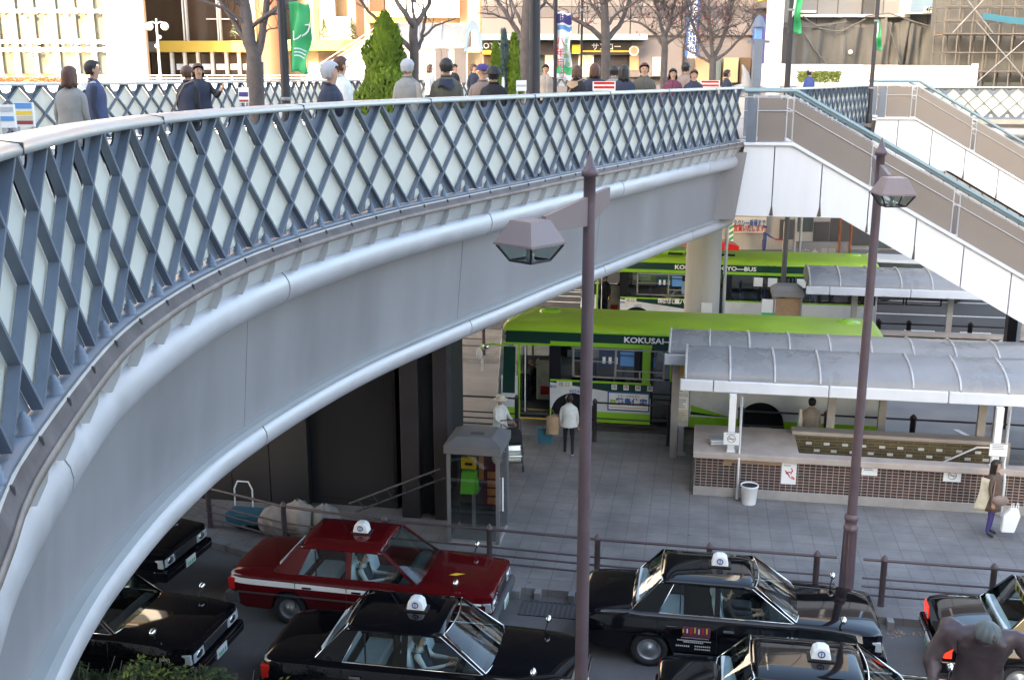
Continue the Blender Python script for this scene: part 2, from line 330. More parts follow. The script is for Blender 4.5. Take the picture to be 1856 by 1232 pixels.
def railing(name, label, cv, q0, q1, z0, H=1.25, full=True, inner=False, group=None, hw=.016, cut=.20):
    "lattice parapet: crossing flat bars, milky panels, cut plates under the cap, base plate with bolts"
    t = thing(name, label, 'railing', cv.at((q0 + q1) / 2, 0, z0), 0, group); base = Vector(t.location)
    class LC:  # curve in the thing's own space
        L = cv.L
        def at(s, q, o=0, z=0): return cv.at(q, o, z) - base
    lc = LC(); n = int(round((q1 - q0) / PITCH_L)); p = (q1 - q0) / n; lv = H / 4
    side = -1 if inner else 1
    def bar(qa, za, qb, zb, mb, nseg=4):
        vs = []
        for i in range(nseg + 1):
            f = i / nseg; q = qa + (qb - qa) * f; z = za + (zb - za) * f
            for dq, o in ((-hw, 0), (hw, 0), (hw, -.055 * side), (-hw, -.055 * side)): vs.append(lc.at(q + dq, o, z))
        fs = [(i * 4 + k, (i + 1) * 4 + k, (i + 1) * 4 + (k + 1) % 4, i * 4 + (k + 1) % 4) for i in range(nseg) for k in range(4)]
        mb.add(vs, fs)
    for i in range(-1, n + 1):
        for s in (1, -1):
            qa = q0 + p * i if s > 0 else q0 + p * (i + 1); qb = qa + s * 2 * p; za, zb = z0 + H - .03, z0 + .03
            f0, f1 = 0, 1
            if qa < q0 - 1e-6: f0 = (q0 - qa) / (qb - qa)
            if qa > q1 + 1e-6: f0 = (q1 - qa) / (qb - qa)
            if qb > q1: f1 = (q1 - qa) / (qb - qa)
            if qb < q0: f1 = (q0 - qa) / (qb - qa)
            if f1 - f0 < .06: continue
            mb = MB(); bar(qa + (qb - qa) * f0, za + (zb - za) * f0, qa + (qb - qa) * f1, za + (zb - za) * f1, mb); mb.build('lattice_bar', M['steel_blue'], t)
    for i in range(n):
        a, b = q0 + p * i, q0 + p * (i + 1); m = (a + b) / 2
        mb = MB(); o = -.066 * side
        for k in range(2):
            qa, qb = a + .003 + (p - .006) * k / 2, a + .003 + (p - .006) * (k + 1) / 2
            za, zb2 = (z0 + H - .06, z0 + H - .36) if k == 0 else (z0 + H - .36, z0 + H - .06)
            for oo in (o, o - .02 * side): mb.add([lc.at(qa, oo, z0 + .06), lc.at(qb, oo, z0 + .06), lc.at(qb, oo, zb2), lc.at(qa, oo, za)], [(0, 1, 2, 3) if oo == o else (3, 2, 1, 0)])
        mb.build('infill_panel', M['milky_panel'], t)
        # plate under the cap with a half-round cut-out
        o = -.056 * side; zt = z0 + H - .03; rr = p * cut
        arc = [(m + rr * cos(pi - pi * k / 8), zt - rr * .95 * sin(pi * k / 8)) for k in range(9)]
        pl = [(a + .01, zt)] + arc + [(b - .01, zt)] ; vs = [lc.at(q, o, z) for q, z in pl] + [lc.at(m, o, zt - lv)]
        tip = len(vs) - 1; fs = [(k, k + 1, tip) for k in range(len(pl) - 1)]
        mb = MB(); mb.add(vs, fs); mb.add([v + (lc.at(m, o - .012, 0) - lc.at(m, o, 0)) for v in vs], [f[::-1] for f in fs]); mb.build('cutout_plate', M['steel_blue'], t)
        # foot plate with a notch and an anchor bolt
        zb = z0 + .03; arc = [(m + .085 * cos(pi - pi * k / 6), zb + .15 * sin(pi * k / 6)) for k in range(7)]
        if True:
            pl = [(a + .02, zb)] + arc + [(b - .02, zb)]; tp = lc.at(m, o, zb + lv - .03); vs = [lc.at(q, o, z) for q, z in pl] + [tp]; tip = len(vs) - 1
            mb = MB(); mb.add(vs, [(k, k + 1, tip) for k in range(len(pl) - 1)]); mb.build('foot_plate', M['steel_blue'], t)
            if full:
                c = lc.at(m, -.02 * side, z0 + .012); mb = MB(); mb.lathe([(.050, 0), (.050, .012), (.042, .016), (.042, .042), (.032, .046), (.032, .07), (.02, .075), (.016, .092), (0.006, .10)], c, 10); mb.build('anchor_bolt', M['steel_blue'], t)
    mb = MB(); strip(mb, lc, q0 - .02, q1 + .02, [(.015 * side, z0 - .02), (.015 * side, z0 + .012), (-.17 * side, z0 + .012), (-.17 * side, z0 - .02)], .3); mb.build('base_plate', M['steel_blue'], t)
    mb = MB(); zc = z0 + H
    strip(mb, lc, q0 - .03, q1 + .03, [(.03 * side, zc - .045), (.035 * side, zc - .02), (.02 * side, zc + .005), (-.06 * side, zc + .018), (-.20 * side, zc + .014), (-.235 * side, zc - .005), (-.235 * side, zc - .045)], .3); mb.build('cap_rail', M['cap_metal'], t)
    if full:
        q = q0
        while q < q1:
            mb = MB(); strip(mb, lc, q, q + .012, [(.038 * side, zc - .048), (.037 * side, zc + .008), (-.06 * side, zc + .021), (-.237 * side, zc + .01), (-.237 * side, zc - .048)], .3); q += 3.05; mb.build('cap_joint', M['dark_grey'], t)
    return t
QS = EDGE.L
NR = railing('lattice_railing', 'long curved blue-grey lattice railing along the near edge of the footbridge', EDGE, 3.2, QS - 1.08, Z0)
def endpost(name, label, p, h, mt, d=.12):
    mb = MB(); mb.bx(-d, d, -d, d, 0, h); o = mb.build(name, M[mt], None, p, 0, .01); return tag(o, label, 'post')

# ---------------------------------------------------------------- the footbridge itself
B = thing('footbridge', 'silver curved footbridge deck with two pipe rims over the taxi road', 'footbridge', (0, 0, 0))
mb = MB(); strip(mb, EDGE, 0, QS, [(.02, Z0 - .13), (.02, Z0 - .022), (-.30, Z0 - .022), (-.30, Z0 - .13)], .3); mb.build('deck_edge', M['deck_edge_bounce_tone'], B)
mb = MB(); strip(mb, EDGE, 0, QS, [(.018, Z0 - .035), (.060, Z0 - .115), (.066, Z0 - .10), (.074, Z0 - .10), (.074, Z0 - .15), (.018, Z0 - .15)], .3); mb.build('gutter_channel', M['rusty_channel'], B)
q = 4.2
while q < QS:
    for d in (0, ):
        mb = MB(); strip(mb, EDGE, q + d, q + d + .018, [(.022, Z0 - .028), (.040, Z0 - .034), (.040, Z0 - .07), (.022, Z0 - .07)], .3); mb.build('channel_clip', M['dark_grey'], B)
    q += PITCH_L
TO, TZ, TR, BO, BZ, BR = -.20, 7.35, .19, -.5, 5.78, .15
for k in range(200):
    q0 = -.6 + k * 5.2; q1 = min(q0 + 5.2, QS + .1)
    if q0 > QS: break
    mb = MB(); strip(mb, EDGE, max(q0, 0) + .012, q1 - .012, circ(TO, TZ, TR, 18), .22); mb.build('upper_pipe', M['silver_paint'], B)
    mb = MB(); strip(mb, EDGE, max(q0, 0) + .010, q1 - .010, circ(BO, BZ, BR, 16), .22); mb.build('lower_pipe', M['silver_paint'], B)
mb = MB(); strip(mb, EDGE, 0, QS + .08, circ(TO, TZ, TR - .012, 12), .3); strip(mb, EDGE, 0, QS + .08, circ(BO, BZ, BR - .012, 12), .3); mb.build('pipe_joint', M['dark_grey'], B)
q = .55
while q < QS - .2:                                  # bracket fins between the deck edge and the pipe
    mb = MB(); m = []
    prof = [(.055, Z0 - .15), (-.28, Z0 - .15), (-.28, TZ + .02)] + [(TO + (TR + .004) * cos(a), TZ + (TR + .004) * sin(a)) for a in (R(100), R(85), R(70), R(58), R(46))]
    # concave outer edge
    prof += [(-.02, TZ + .14), (.035, TZ + .25)]
    strip(mb, EDGE, q, q + .014, prof, .3, 0, True, False); mb.build('bracket', M['bracket_paint'], B)
    q += PITCH_L
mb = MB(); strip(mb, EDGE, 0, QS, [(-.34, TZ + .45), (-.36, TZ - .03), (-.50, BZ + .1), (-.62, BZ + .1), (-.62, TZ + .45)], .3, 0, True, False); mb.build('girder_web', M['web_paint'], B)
for k in range(5):
    q0 = 4.4 + k * 5.2; mb = MB(); strip(mb, EDGE, q0, q0 + .012, [(-.356, TZ - .05), (-.496, BZ + .1), (-.51, BZ + .1), (-.37, TZ - .05)], .3, 0, True, False); mb.build('web_seam', M['web_paint'], B)
mb = MB(); strip(mb, EDGE, 0, QS, [(.0, Z0 - .152), (-.085, TZ + .16), (-.11, TZ + .15), (-.03, Z0 - .152)], .3, 0, True, False); mb.build('skirt_plate', M['bracket_paint'], B)
mb = MB(); mb.prism([(.28, 5.95), (.80, 5.95), (1.02, 7.58), (.45, 7.58)], 'y', 26.80, 26.86); mb.build('end_plate', M['web_paint'], B)
mb = MB(); strip(mb, EDGE, 0, QS, [(-.345, BZ + BR + .002), (-.40, BZ + BR + .016), (-.52, BZ + BR + .012), (-.52, BZ + BR - .02)], .3, 0, True, False); mb.build('weld_bead', M['cap_metal'], B)
# slab: region left of the edge, inside
poly = [tuple(EDGE.at(EDGE.L * i / 60, -.3)[:2]) for i in range(61)]
poly = poly + [(.2, 27.4), (1.0, 28.4), (2.2, 30.6), (3.6, 33.8), (5.35, 39.0), (5.4, 42.5), (3.5, 56)] + [c2s((u - 928) / FPX * Y, Y) for u, Y in FARP[::-1]] + [(-22, 8), (-22, -9), (-.4, -9)]
mb = MB(); mb.prism(poly, 'z', Z0 - .5, Z0 - .01); mb.build('deck_slab', M['deck_paving'], B)
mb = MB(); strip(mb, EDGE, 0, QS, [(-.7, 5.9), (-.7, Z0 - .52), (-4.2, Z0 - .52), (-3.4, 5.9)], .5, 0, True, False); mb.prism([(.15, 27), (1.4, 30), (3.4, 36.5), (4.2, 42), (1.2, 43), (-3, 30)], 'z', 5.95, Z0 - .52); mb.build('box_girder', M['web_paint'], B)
mb = MB(); mb.lathe([(.53, .1), (.53, 6.2)], (.12, 33, 0), 32); mb.build('pier_column', M['pier_concrete'], B)
tag(MB().bx(-.16, .16, -.006, .006, 0, .34).build('notice_sheet', M['white'], None, (.27, 32.45, 2.35)), 'small white sheet pasted on the round concrete pier', 'notice')
mb = MB(); mb.cyl((0, 0, 0), (0, 0, 6.0), .05, .05, 8); mb.bx(-.09, .09, -.04, .04, .9, .93); mb.bx(-.09, .09, -.04, .04, 3.9, 3.93)
tag(mb.build('downpipe', M['galvanised'], None, (.78, 32.75, .15)), 'thin grey downpipe beside the round concrete pier', 'pipe')
# far railing, on the other side of the deck, seen from inside
FR = [c2s((u - 928) / FPX * Y * 1.0, Y) for u, Y in FARP]
FARC = Curve(FR); railing('lattice_railing', 'far lattice railing with half-round cut-outs behind the walking people', FARC, .1, FARC.L - .1, 7.96, full=False, inner=False, hw=.026, cut=.27)
# inner railing between the two stair heads and railing of the span beyond
MC = Curve([(2.05, 29.0), (2.9, 31.2), (3.9, 34.2), (4.9, 37.2), (5.5, 39.05)]); railing('lattice_railing', 'steeply foreshortened lattice railing between the two stair heads', MC, .05, MC.L - .05, 7.8, full=False)
RC = Curve([c2s(11.2, 41.6), c2s(14, 43.6), c2s(17, 44.6), c2s(20.5, 44.2), c2s(24, 42.5), c2s(27.5, 39.5)]); railing('lattice_railing', 'lattice railing of the footbridge span behind the farther stairs', RC, .05, RC.L - .05, 7.66, full=False)
B2 = thing('footbridge', 'pale footbridge span ending behind the farther stairs', 'footbridge', (0, 0, 0))
mb = MB(); strip(mb, RC, 2, RC.L, circ(-.1, 7.1, .2, 12), .4); mb.build('upper_pipe', M['silver_paint'], B2)
mb = MB(); strip(mb, RC, 2, RC.L, circ(-.4, 5.7, .16, 12), .4); mb.build('lower_pipe', M['silver_paint'], B2)
mb = MB(); strip(mb, RC, 2, RC.L, [(-.2, 7.5), (-.3, 7.0), (-.4, 5.75), (-.6, 5.75), (-.6, 7.5)], .4, 0, True, False); mb.build('girder_web', M['web_paint'], B2)
mb = MB(); strip(mb, RC, 0, RC.L, [(.05, 7.64), (.05, 7.45), (-8, 7.45), (-8, 7.64)], .6, 0, True, False); mb.build('deck_slab', M['deck_paving'], B2)

# ---------------------------------------------------------------- the two stairs
def stairs(label, x0, y, wd, zt, lx, slope, x1, depth=1.70, npan=(2.9, 4.25), full=True):
    "x0 landing start, lx landing length, descends towards +x; near face at y"
    t = thing('stairway', label, 'stairs', (x0, y, 0)); f = lambda x: zt - max(0, x - lx) * slope; X1 = x1 - x0
    bz = lambda x: zt - depth - max(0, x - lx - 1.22) * slope
    ends = [0]; x = .87
    while x < X1: ends.append(x); x += 1.13
    ends.append(X1)
    for yy, nm in ((0, 'side_panel'), (wd, 'side_panel')):
        for a, b in zip(ends, ends[1:]):
            a2, b2 = a + .012, b - .012; xs = sorted({a2, b2, *[k for k in (lx, lx + 1.22) if a2 < k < b2]})
            poly = [(k, bz(k)) for k in xs] + [(k, f(k)) for k in xs[::-1]]
            if a == 0 and full: poly[0] = (-.06, poly[0][1]); poly[-1] = (.15, poly[-1][1])
            mb = MB(); mb.prism(poly, 'y', yy - .04, yy + .04); mb.build(nm, M['white_panel'], t, bev=.008)
    xs = [0.01, lx, lx + 1.22, X1 - .02]
    mb = MB(); mb.prism([(k, bz(k) + .03) for k in xs] + [(k, f(k) - .03) for k in xs[::-1]], 'y', .05, .12); mb.prism([(k, bz(k) + .01) for k in xs] + [(k, bz(k) + .25) for k in xs[::-1]], 'y', .12, wd - .05); mb.build('stringer', M['seam_dark'], t)
    mb = MB()
    for yy in (0, wd): mb.prism([(k, f(k) + .004) for k in (.13, lx, X1)] + [(k, f(k) + .075) for k in (X1, lx, .13)], 'y', yy - .11, yy + .09)
    mb.build('coping', M['white_panel'], t, bev=.01)
    for e in ends[1:5]:
        mb = MB(); q = bz(e); wd_ = random.uniform(.03, .07); mb.add([(e - wd_, -.0425, q + .02), (e + wd_ * .8, -.0425, q + .02), (e + .012, -.0425, q + random.uniform(.2, .45)), (e - .012, -.0425, q + .25)], [(0, 1, 2, 3)]); mb.build('rust_stain', M['seam_dark'], t)
    mb = MB(); mb.prism([(0, zt - .3), (lx, zt - .3), (lx, zt - .12), (0, zt - .12)], 'y', .12, wd - .05)
    k = 0; x = lx
    while x < X1 - .3: mb.bx(x, x + .32, .12, wd - .05, f(x) - .45, f(x) - .15 - .16); x += .3
    mb.build('steps', M['concrete'], t)
    post = [.45, lx - .1] ; x = lx + 1.92
    while x < X1: post.append(x); x += 1.93
    for yy in (0.0, wd):
        r = MB(); h0 = 1.28; r.tube([(.1, yy, zt + h0), (lx + .02, yy, zt + h0), (X1, yy, f(X1) + h0)], .052, 10); r.build('handrail', M['rail_teal'], t)
        r = MB(); r.tube([(.1, yy, zt + h0 - .15), (lx, yy, zt + h0 - .15), (X1, yy, f(X1) + h0 - .15)], .017, 6); r.tube([(.1, yy - .03, zt + .82), (lx, yy - .03, zt + .82), (X1, yy - .03, f(X1) + .82)], .012, 6); r.build('mid_rail', M['galvanised'], t)
        pr = [.42] + post[1:]
        for i, a in enumerate(pr):
            mb = MB()
            for dx in ((0,) if i == 0 else (-.075, .075)): mb.cyl((a + dx, yy, f(a + dx) + .07), (a + dx, yy, f(a + dx) + h0 - .12), .019, .019, 8)
            if i: mb.obx((a, yy, f(a) + .80), (.16, .03, .03)); mb.obx((a, yy, f(a) + .09), (.19, .05, .03)); mb.obx((a, yy, f(a) + h0 - .17), (.16, .03, .03))
            mb.build('baluster', M['galvanised'], t)
            b = pr[i + 1] if i + 1 < len(pr) else X1
            a2, b2 = a + (.03 if i == 0 else .10), b - .10; xs = sorted({a2, b2, *([lx] if a2 < lx < b2 else [])})
            if b2 > a2:
                mb = MB(); mb.prism([(k, f(k) + .10) for k in xs] + [(k, f(k) + h0 - .19) for k in xs[::-1]], 'y', yy - .012, yy + .012); mb.build('screen_panel', M['stair_glass_tan'], t)
        mb = MB(); mb.bx(.18, .40, yy - .05, yy + .05, zt + .05, zt + h0 - .2); mb.build('end_plate', M['steel_blue'], t)
    return t
stairs('nearer white-panelled stairs with tan screens coming down to the right', .80, 26.92, 2.2, 7.74, 1.28, .555, 15.5)
stairs('farther white-panelled stairs with tan screens, behind the nearer flight', 5.62, 39.2, 2.2, 7.9, 1.42, .57, 18.5)
endpost('rail_post', 'steel post where the curved lattice railing meets the stairs', (1.04, 26.98, 7.80), 1.22, 'steel_blue', .06)

# ================================================================ street furniture below
def guard_rail(label, posts, rails=(1.0, .66, .50, .34), h=1.02, mt='fence_brown', r=.028, ext=(0, 0), group=None, pr=.055):
    "posts: list of (x, y); rails run straight between them"
    o = Vector((*posts[0], .15)); t = thing('guard_rail', label, 'fence', o, 0, group)
    for p in posts:
        c = Vector((*p, .15)) - o; mb = MB(); mb.lathe([(pr * 1.15, 0), (pr * 1.1, .03), (pr, .05), (pr, h - .06), (pr * 1.25, h - .05), (pr * 1.25, h - .02), (pr * .8, h + .02), (pr * .35, h + .05), (.01, h + .06)], c, 10); mb.build('post', M[mt], t)
    pts = [Vector((*p, .15)) - o for p in posts]
    if ext[0]: pts = [pts[0] + (pts[0] - pts[1]).normalized() * ext[0]] + pts
    if ext[1]: pts = pts + [pts[-1] + (pts[-1] - pts[-2]).normalized() * ext[1]]
    for k, z in enumerate(rails):
        mb = MB(); mb.tube([p + Vector((0, 0, z - .15)) for p in pts], r if k == 0 else r * .72, 8); mb.build('rail', M[mt], t)
    return t
guard_rail('brown post-and-rail fence along the taxi kerb, from the lamp post to the left', [(-14.5, 22.0), (-12, 20.5), (-9.92, 19.65), (-8.0, 19.0), (-5.8, 18.68), (-3.72, 18.62), (-1.65, 18.52), (.40, 18.5), (2.30, 18.5)], (1.02, .66, .5, .34), .92, ext=(0, .34))
guard_rail('brown post-and-rail fence along the taxi kerb, right of the lamp post', [(3.46, 18.5), (5.3, 18.5), (7.2, 18.5), (9.1, 18.5)], (1.02, .66, .5, .34), .92, ext=(.36, 0))
guard_rail('short dark fence at the bus kerb behind the phone booth', [(-8.2, 26.5), (-6.1, 26.5), (-4.55, 26.5)], (1.2, .78, .62, .46), 1.1, 'fence_dark', .026)
guard_rail('short dark fence beside the front bus, left of the bus stop sign', [(-2.5, 26.5), (-.60, 26.5)], (1.2, .78, .62, .46), 1.1, 'fence_dark', .026)
guard_rail('dark fence at the bus kerb behind the stairwell wall', [(1.2, 26.6), (3.3, 26.6), (5.35, 26.6), (7.3, 26.6), (9.2, 26.6)], (1.15, .55), 1.08, 'fence_dark', .026, pr=.07)
guard_rail('dark fence at the far island kerb above the white dashes', [(6.2, 37.95), (7.2, 37.95), (9.2, 37.95), (11.2, 37.95)], (1.05, .5), 1.0, 'fence_dark', .028, pr=.08)
guard_rail('pale brown fence of four rails on the far island, left of the front bus', [(-14, 34.7), (-11.7, 34.7), (-9.4, 34.7), (-7.1, 34.7)], (1.3, 1.0, .7, .45), 1.2, 'fence_brown', .028)

# stairwell of the subway under the bus stop roof
W = thing('stairwell_wall', 'low brown-tiled wall round the subway stairwell, with notices on it', 'wall', (0.1, 23.25, .15))
mb = MB(); mb.bx(0, 14, 0, .22, .22, .93); mb.bx(0, .2, .22, 1.75, .22, .93); mb.build('tile_face', M['brown_tile'], W)
mb = MB(); mb.bx(-.03, 14, -.03, .22, 0, .22); mb.bx(-.03, .2, .22, 1.8, 0, .22); mb.build('plinth', M['concrete'], W, bev=.01)
mb = MB(); mb.prism([(-.06, -.14), (14, -.14), (14, .20), (2.26, .20), (2.26, 1.86), (-.06, 1.86)], 'z', .93, 1.07); mb.build('coping', M['pink_concrete'], W, bev=.015)
mb = MB(); mb.bx(.62, 2.1, -.016, .02, .82, .925); mb.bx(.60, .8, -.016, .02, .76, .815); mb.build('tile_repair', M['cloth_tan'], W)
brick('olive_tile', (.085, .062, .028), (.125, .095, .042), (.16, .14, .10), .34, .075, .01, .5, .4, rot=(R(90), 0, 0), var=.25, nscale=3)
mb = MB(); mb.bx(2.26, 6.95, 1.45, 1.62, -.2, 1.08); mb.bx(2.24, 2.30, .2, 1.45, -.2, .93); mb.build('inner_face', M['olive_tile'], W)
mb = MB()
for k in range(11):
    for j in range(5):
        x = 2.5 + k * .42 + (.2 if j % 2 else 0) + random.uniform(-.03, .03)
        if x < 6.7: mb.bx(x, x + .13, 1.435, 1.45, .18 + j * .17, .24 + j * .17)
mb.build('white_tile', M['offwhite'], W); W.children[-1]["kind"] = "stuff"
mb = MB(); mb.bx(2.2, 7.0, 1.42, 1.80, 1.08, 1.17); mb.bx(6.82, 7.0, 1.38, 1.8, 0, 1.08); mb.build('inner_coping', M['pink_concrete'], W, bev=.012)
mb = MB(); mb.tube([(5.55, 1.36, .62), (6.28, 1.36, 1.04), (6.75, 1.36, 1.06)], .022, 8); mb.build('handrail', M['white'], W)
mb = MB()
for k in range(14): mb.bx(6.8 - k * .3, 7.1 - k * .3, .22, 1.45, -.15 - k * .16, -.05 - k * .16)
mb.build('stair_tread', M['concrete'], W); W.children[-1]["kind"] = "stuff"
def notice(label, x, z, w_, h, y=23.235, lines=2, pic=None):
    t = thing('notice', label, 'notice', (x, y, z)); mb = MB(); mb.bx(-w_ / 2, w_ / 2, -.012, 0, -h / 2, h / 2); mb.build('sheet', M['white'], t)
    mb = MB(); f = .008; mb.bx(-w_ / 2 - f, w_ / 2 + f, -.009, -.001, -h / 2 - f, h / 2 + f); mb.build('edge', M['grey'], t)
    if pic:
        mb = MB()
        if pic == 'no_smoking':
            mb.tube([(.085 * cos(2 * pi * k / 20), -.016, .085 * sin(2 * pi * k / 20)) for k in range(21)], .008, 5); mb.tube([(-.06, -.016, .06), (.06, -.016, -.06)], .007, 5); mb.bx(-.07, .07, -.018, -.014, -.01, .01)
        else:
            for k in range(9): mb.obx((random.uniform(-.1, .1), -.015, random.uniform(-.12, .12)), (.09, .006, .02), Matrix.Rotation(random.random() * 3, 3, 'Y'))
        mb.build('picture', M['grey' if pic == 'no_smoking' else 'sign_red'], t)
    mb = MB()
    for k in range(lines): mb.bx(-w_ * .36, w_ * random.uniform(.1, .36), -.016, -.012, h * (.36 - k * .14), h * (.36 - k * .14) + .014)
    mb.build('print', M['grey'], t); return t
notice('tall white notice with red scribble on the tiled wall', 2.15, .80, .32, .50, pic='red', lines=1)
notice('small white notice with grey lines on the tiled wall, left of the lamp post', 3.86, 1.0, .33, .26, lines=4)
notice('white no smoking notice on the tiled wall near the woman', 5.58, .98, .36, .28, pic='no_smoking', lines=1)
notice('white no smoking notice tied to the left roof post', .86, 1.58, .34, .28, 23.10, pic='no_smoking', lines=1)
notice('white notice with three lines tied to the right roof post', 6.42, 1.66, .36, .27, 23.10, lines=3)
t = thing('newspaper_stack', 'untidy stack of papers on the wall top beside the roof post', 'papers', (.55, 23.75, 1.22), .2)
for k in range(5): mb = MB(); mb.obx((random.uniform(-.03, .03), random.uniform(-.03, .03), .02 + k * .03), (.36, .28, .028), Matrix.Rotation(random.uniform(-.2, .2), 3, 'Z')); mb.build('paper', M['white' if k % 2 else 'grey'], t)
t = thing('waste_bin', 'white round waste bin at the foot of the tiled wall', 'bin', (1.3, 22.95, .146))
mb = MB(); mb.lathe([(.15, 0), (.155, .02), (.19, .40), (.20, .41), (.20, .44), (.18, .44), (.16, .06)], n=20); mb.build('bucket', M['white'], t)
mb = MB(); mb.lathe([(.16, .34), (.175, .34), (.185, .42), (.16, .40)], n=20); mb.build('liner', M['black'], t)

def canopy(label, x0, x1, y0, y1, y2, zf=2.5, zr=3.2, group=None, posts=(), bpost=(), fascia=True, depth=0):
    "quarter vault roof of acrylic bays with ribs, white fascia in front, posts"
    t = thing('shelter_roof', label, 'shelter', (x0, y0, 0), 0, group); L = x1 - x0; n = max(1, round(L / .95)); p = L / n
    a = [(i / 10) for i in range(11)]
    def sec(f):  # front edge -> ridge -> back
        th = f * pi * .5
        return (y1 - y0) * (1 - cos(th)), zf + .27 + (zr - zf - .27) * sin(th)
    prof = [sec(f) for f in a] + [(y1 - y0 + (y2 - y1) * sin(f * pi / 2), zr - .55 * (1 - cos(f * pi / 2))) for f in (.25, .5, .75, 1)]
    for i in range(n):
        mb = MB(); m = len(prof) - 1
        for q in (0, -.012):
            mb.grid(lambda u, v, q=q: (i * p + .02 + (p - .04) * u, prof[int(round(v * m))][0], prof[int(round(v * m))][1] + q), 1, m)
        mb.build('acrylic_bay', M['canopy_acrylic'], t)
    for i in range(n + 1):
        mb = MB(); mb.tube([(i * p, y, z + .012) for y, z in prof], .028, 6); mb.build('rib', M['canopy_rib'], t)
    if fascia:
        x = 0; k = 0
        while x < L:
            e = min(x + (.62 if k == 0 else 2.5), L); mb = MB(); mb.bx(x - (.12 if k == 0 else 0) + .008, e - .008, -.06, .05, zf, zf + .26); mb.build('fascia', M['white_panel'], t, bev=.02); x = e; k += 1
        mb = MB(); mb.bx(0, L, .05, .16, zf + .05, zf + .25); mb.bx(0, L, y2 - y0 - .1, y2 - y0 + .02, zf + .08, zf + .3); mb.build('gutter', M['grey'], t)
    mb = MB(); mb.prism([(y, z) for y, z in prof] + [(y2 - y0, zf + .1), (0, zf + .1)], 'x', .0, .03); mb.build('end_panel', M['canopy_acrylic'], t)
    for x, y, z in posts:
        mb = MB(); mb.bx(x - x0 - .075, x - x0 + .075, y - y0 - .06, y - y0 + .06, z, zf + .05); mb.bx(x - x0 - .1, x - x0 + .1, y - y0 - .09, y - y0 + .09, z, z + .02); mb.bx(x - x0 - .16, x - x0 + .16, -.02, .4, zf + .02, zf + .06); mb.build('post', M['white'], t, bev=.008)
        mb = MB(); mb.tube([(x - x0 + .19, y - y0 - .05, zf), (x - x0 + .19, y - y0 - .05, 1.3), (x - x0 + .18, y - y0 - .26 if z > .5 else y - y0 - .05, 1.0), (x - x0 + .18, y - y0 - .26 if z > .5 else y - y0 - .05, .2)], .032, 8); mb.build('downpipe', M['galvanised'], t)
    for x, y, z in bpost:
        mb = MB(); mb.bx(x - x0 - .09, x - x0 + .09, y - y0 - .06, y - y0 + .06, z, zf + .5); mb.build('back_post', M['concrete'], t, bev=.01)
    return t
canopy('front bus stop roof of dull acrylic bays over the tiled stairwell wall', -.2, 12.5, 23.6, 25.0, 25.25, 2.5, 3.2, posts=((.86, 23.3, 1.22), (6.42, 23.3, 1.22)), bpost=((3.2, 25.15, .15), (6.55, 25.15, .15), (6.9, 25.15, .15)))
canopy('second bus stop roof of dull acrylic bays, right behind the front one', -.62, 12.5, 25.32, 26.2, 27.2, 2.62, 3.26, bpost=((-.45, 25.6, .15), (4.5, 26.0, .15)))
canopy('far bus stop roof of acrylic bays below the stairs', 3.55, 13.0, 35.35, 36.7, 37.6, 2.5, 3.2, posts=((5.5, 35.7, .15),), bpost=((5.05, 35.9, .15), (8.05, 36.0, .15), (10.3, 36.0, .15)))
t = thing('stairwell_wall', 'far low wall of olive tiles beyond the front bus', 'wall', (5.8, 35.55, .15))
mb = MB(); mb.bx(0, 10, 0, .2, .1, 1.05); mb.build('tile_face', M['olive_tile'], t); mb = MB(); mb.bx(-.05, 10, -.1, .3, 1.05, 1.15); mb.build('coping', M['pink_concrete'], t, bev=.01)
mb = MB()
for k in range(24):
    for j in range(3): x = .2 + k * .4 + (.2 if j % 2 else 0); mb.bx(x, x + .13, -.012, .01, .35 + j * .22, .43 + j * .22)
mb.build('white_tile', M['offwhite'], t)["kind"] = "stuff"
mb = MB(); mb.tube([(3.1, -.06, .75), (3.9, -.06, 1.06), (4.3, -.06, 1.06)], .022, 8); mb.build('handrail', M['white'], t)
t = thing('roof_pillar', 'thick dark pillar with a white edge at the right end of the far wall', 'pillar', (8.32, 30.0, 0))
mb = MB(); mb.bx(-.14, .10, -.15, .15, 0, 3.6); mb.build('shaft', M['dark_brown_steel'], t); mb = MB(); mb.bx(.105, .20, -.15, .15, 0, 3.6); mb.build('edge_strip', M['white'], t)

# bus stop sign
t = thing('bus_stop_sign', 'tall narrow bus stop sign with timetable plates beside the roof end', 'sign', (-.28, 25.9, .15))
mb = MB(); mb.bx(-.07, .07, -.06, .06, 0, .75); mb.bx(-.14, .14, -.12, .12, 0, .02); mb.cyl((-.24, 0, 0), (-.24, 0, 2.3), .022, n=8); mb.build('stand', M['galvanised'], t)
mb = MB(); mb.bx(-.17, .17, -.075, .075, .75, 3.05); mb.build('case', M['offwhite'], t, bev=.01)
for k, (z, c) in enumerate(((2.62, 'white'), (2.05, 'sign_yellow'), (1.62, 'white'), (1.2, 'white'), (.86, 'cloth_cream'))):
    mb = MB(); mb.bx(-.14, .14, -.082, -.076, z, z + .32); mb.build('timetable', M[c], t)
    mb = MB()
    for j in range(5): mb.bx(-.11, random.uniform(.0, .11), -.085, -.082, z + .04 + j * .05, z + .06 + j * .05)
    mb.build('print', M['grey'], t)

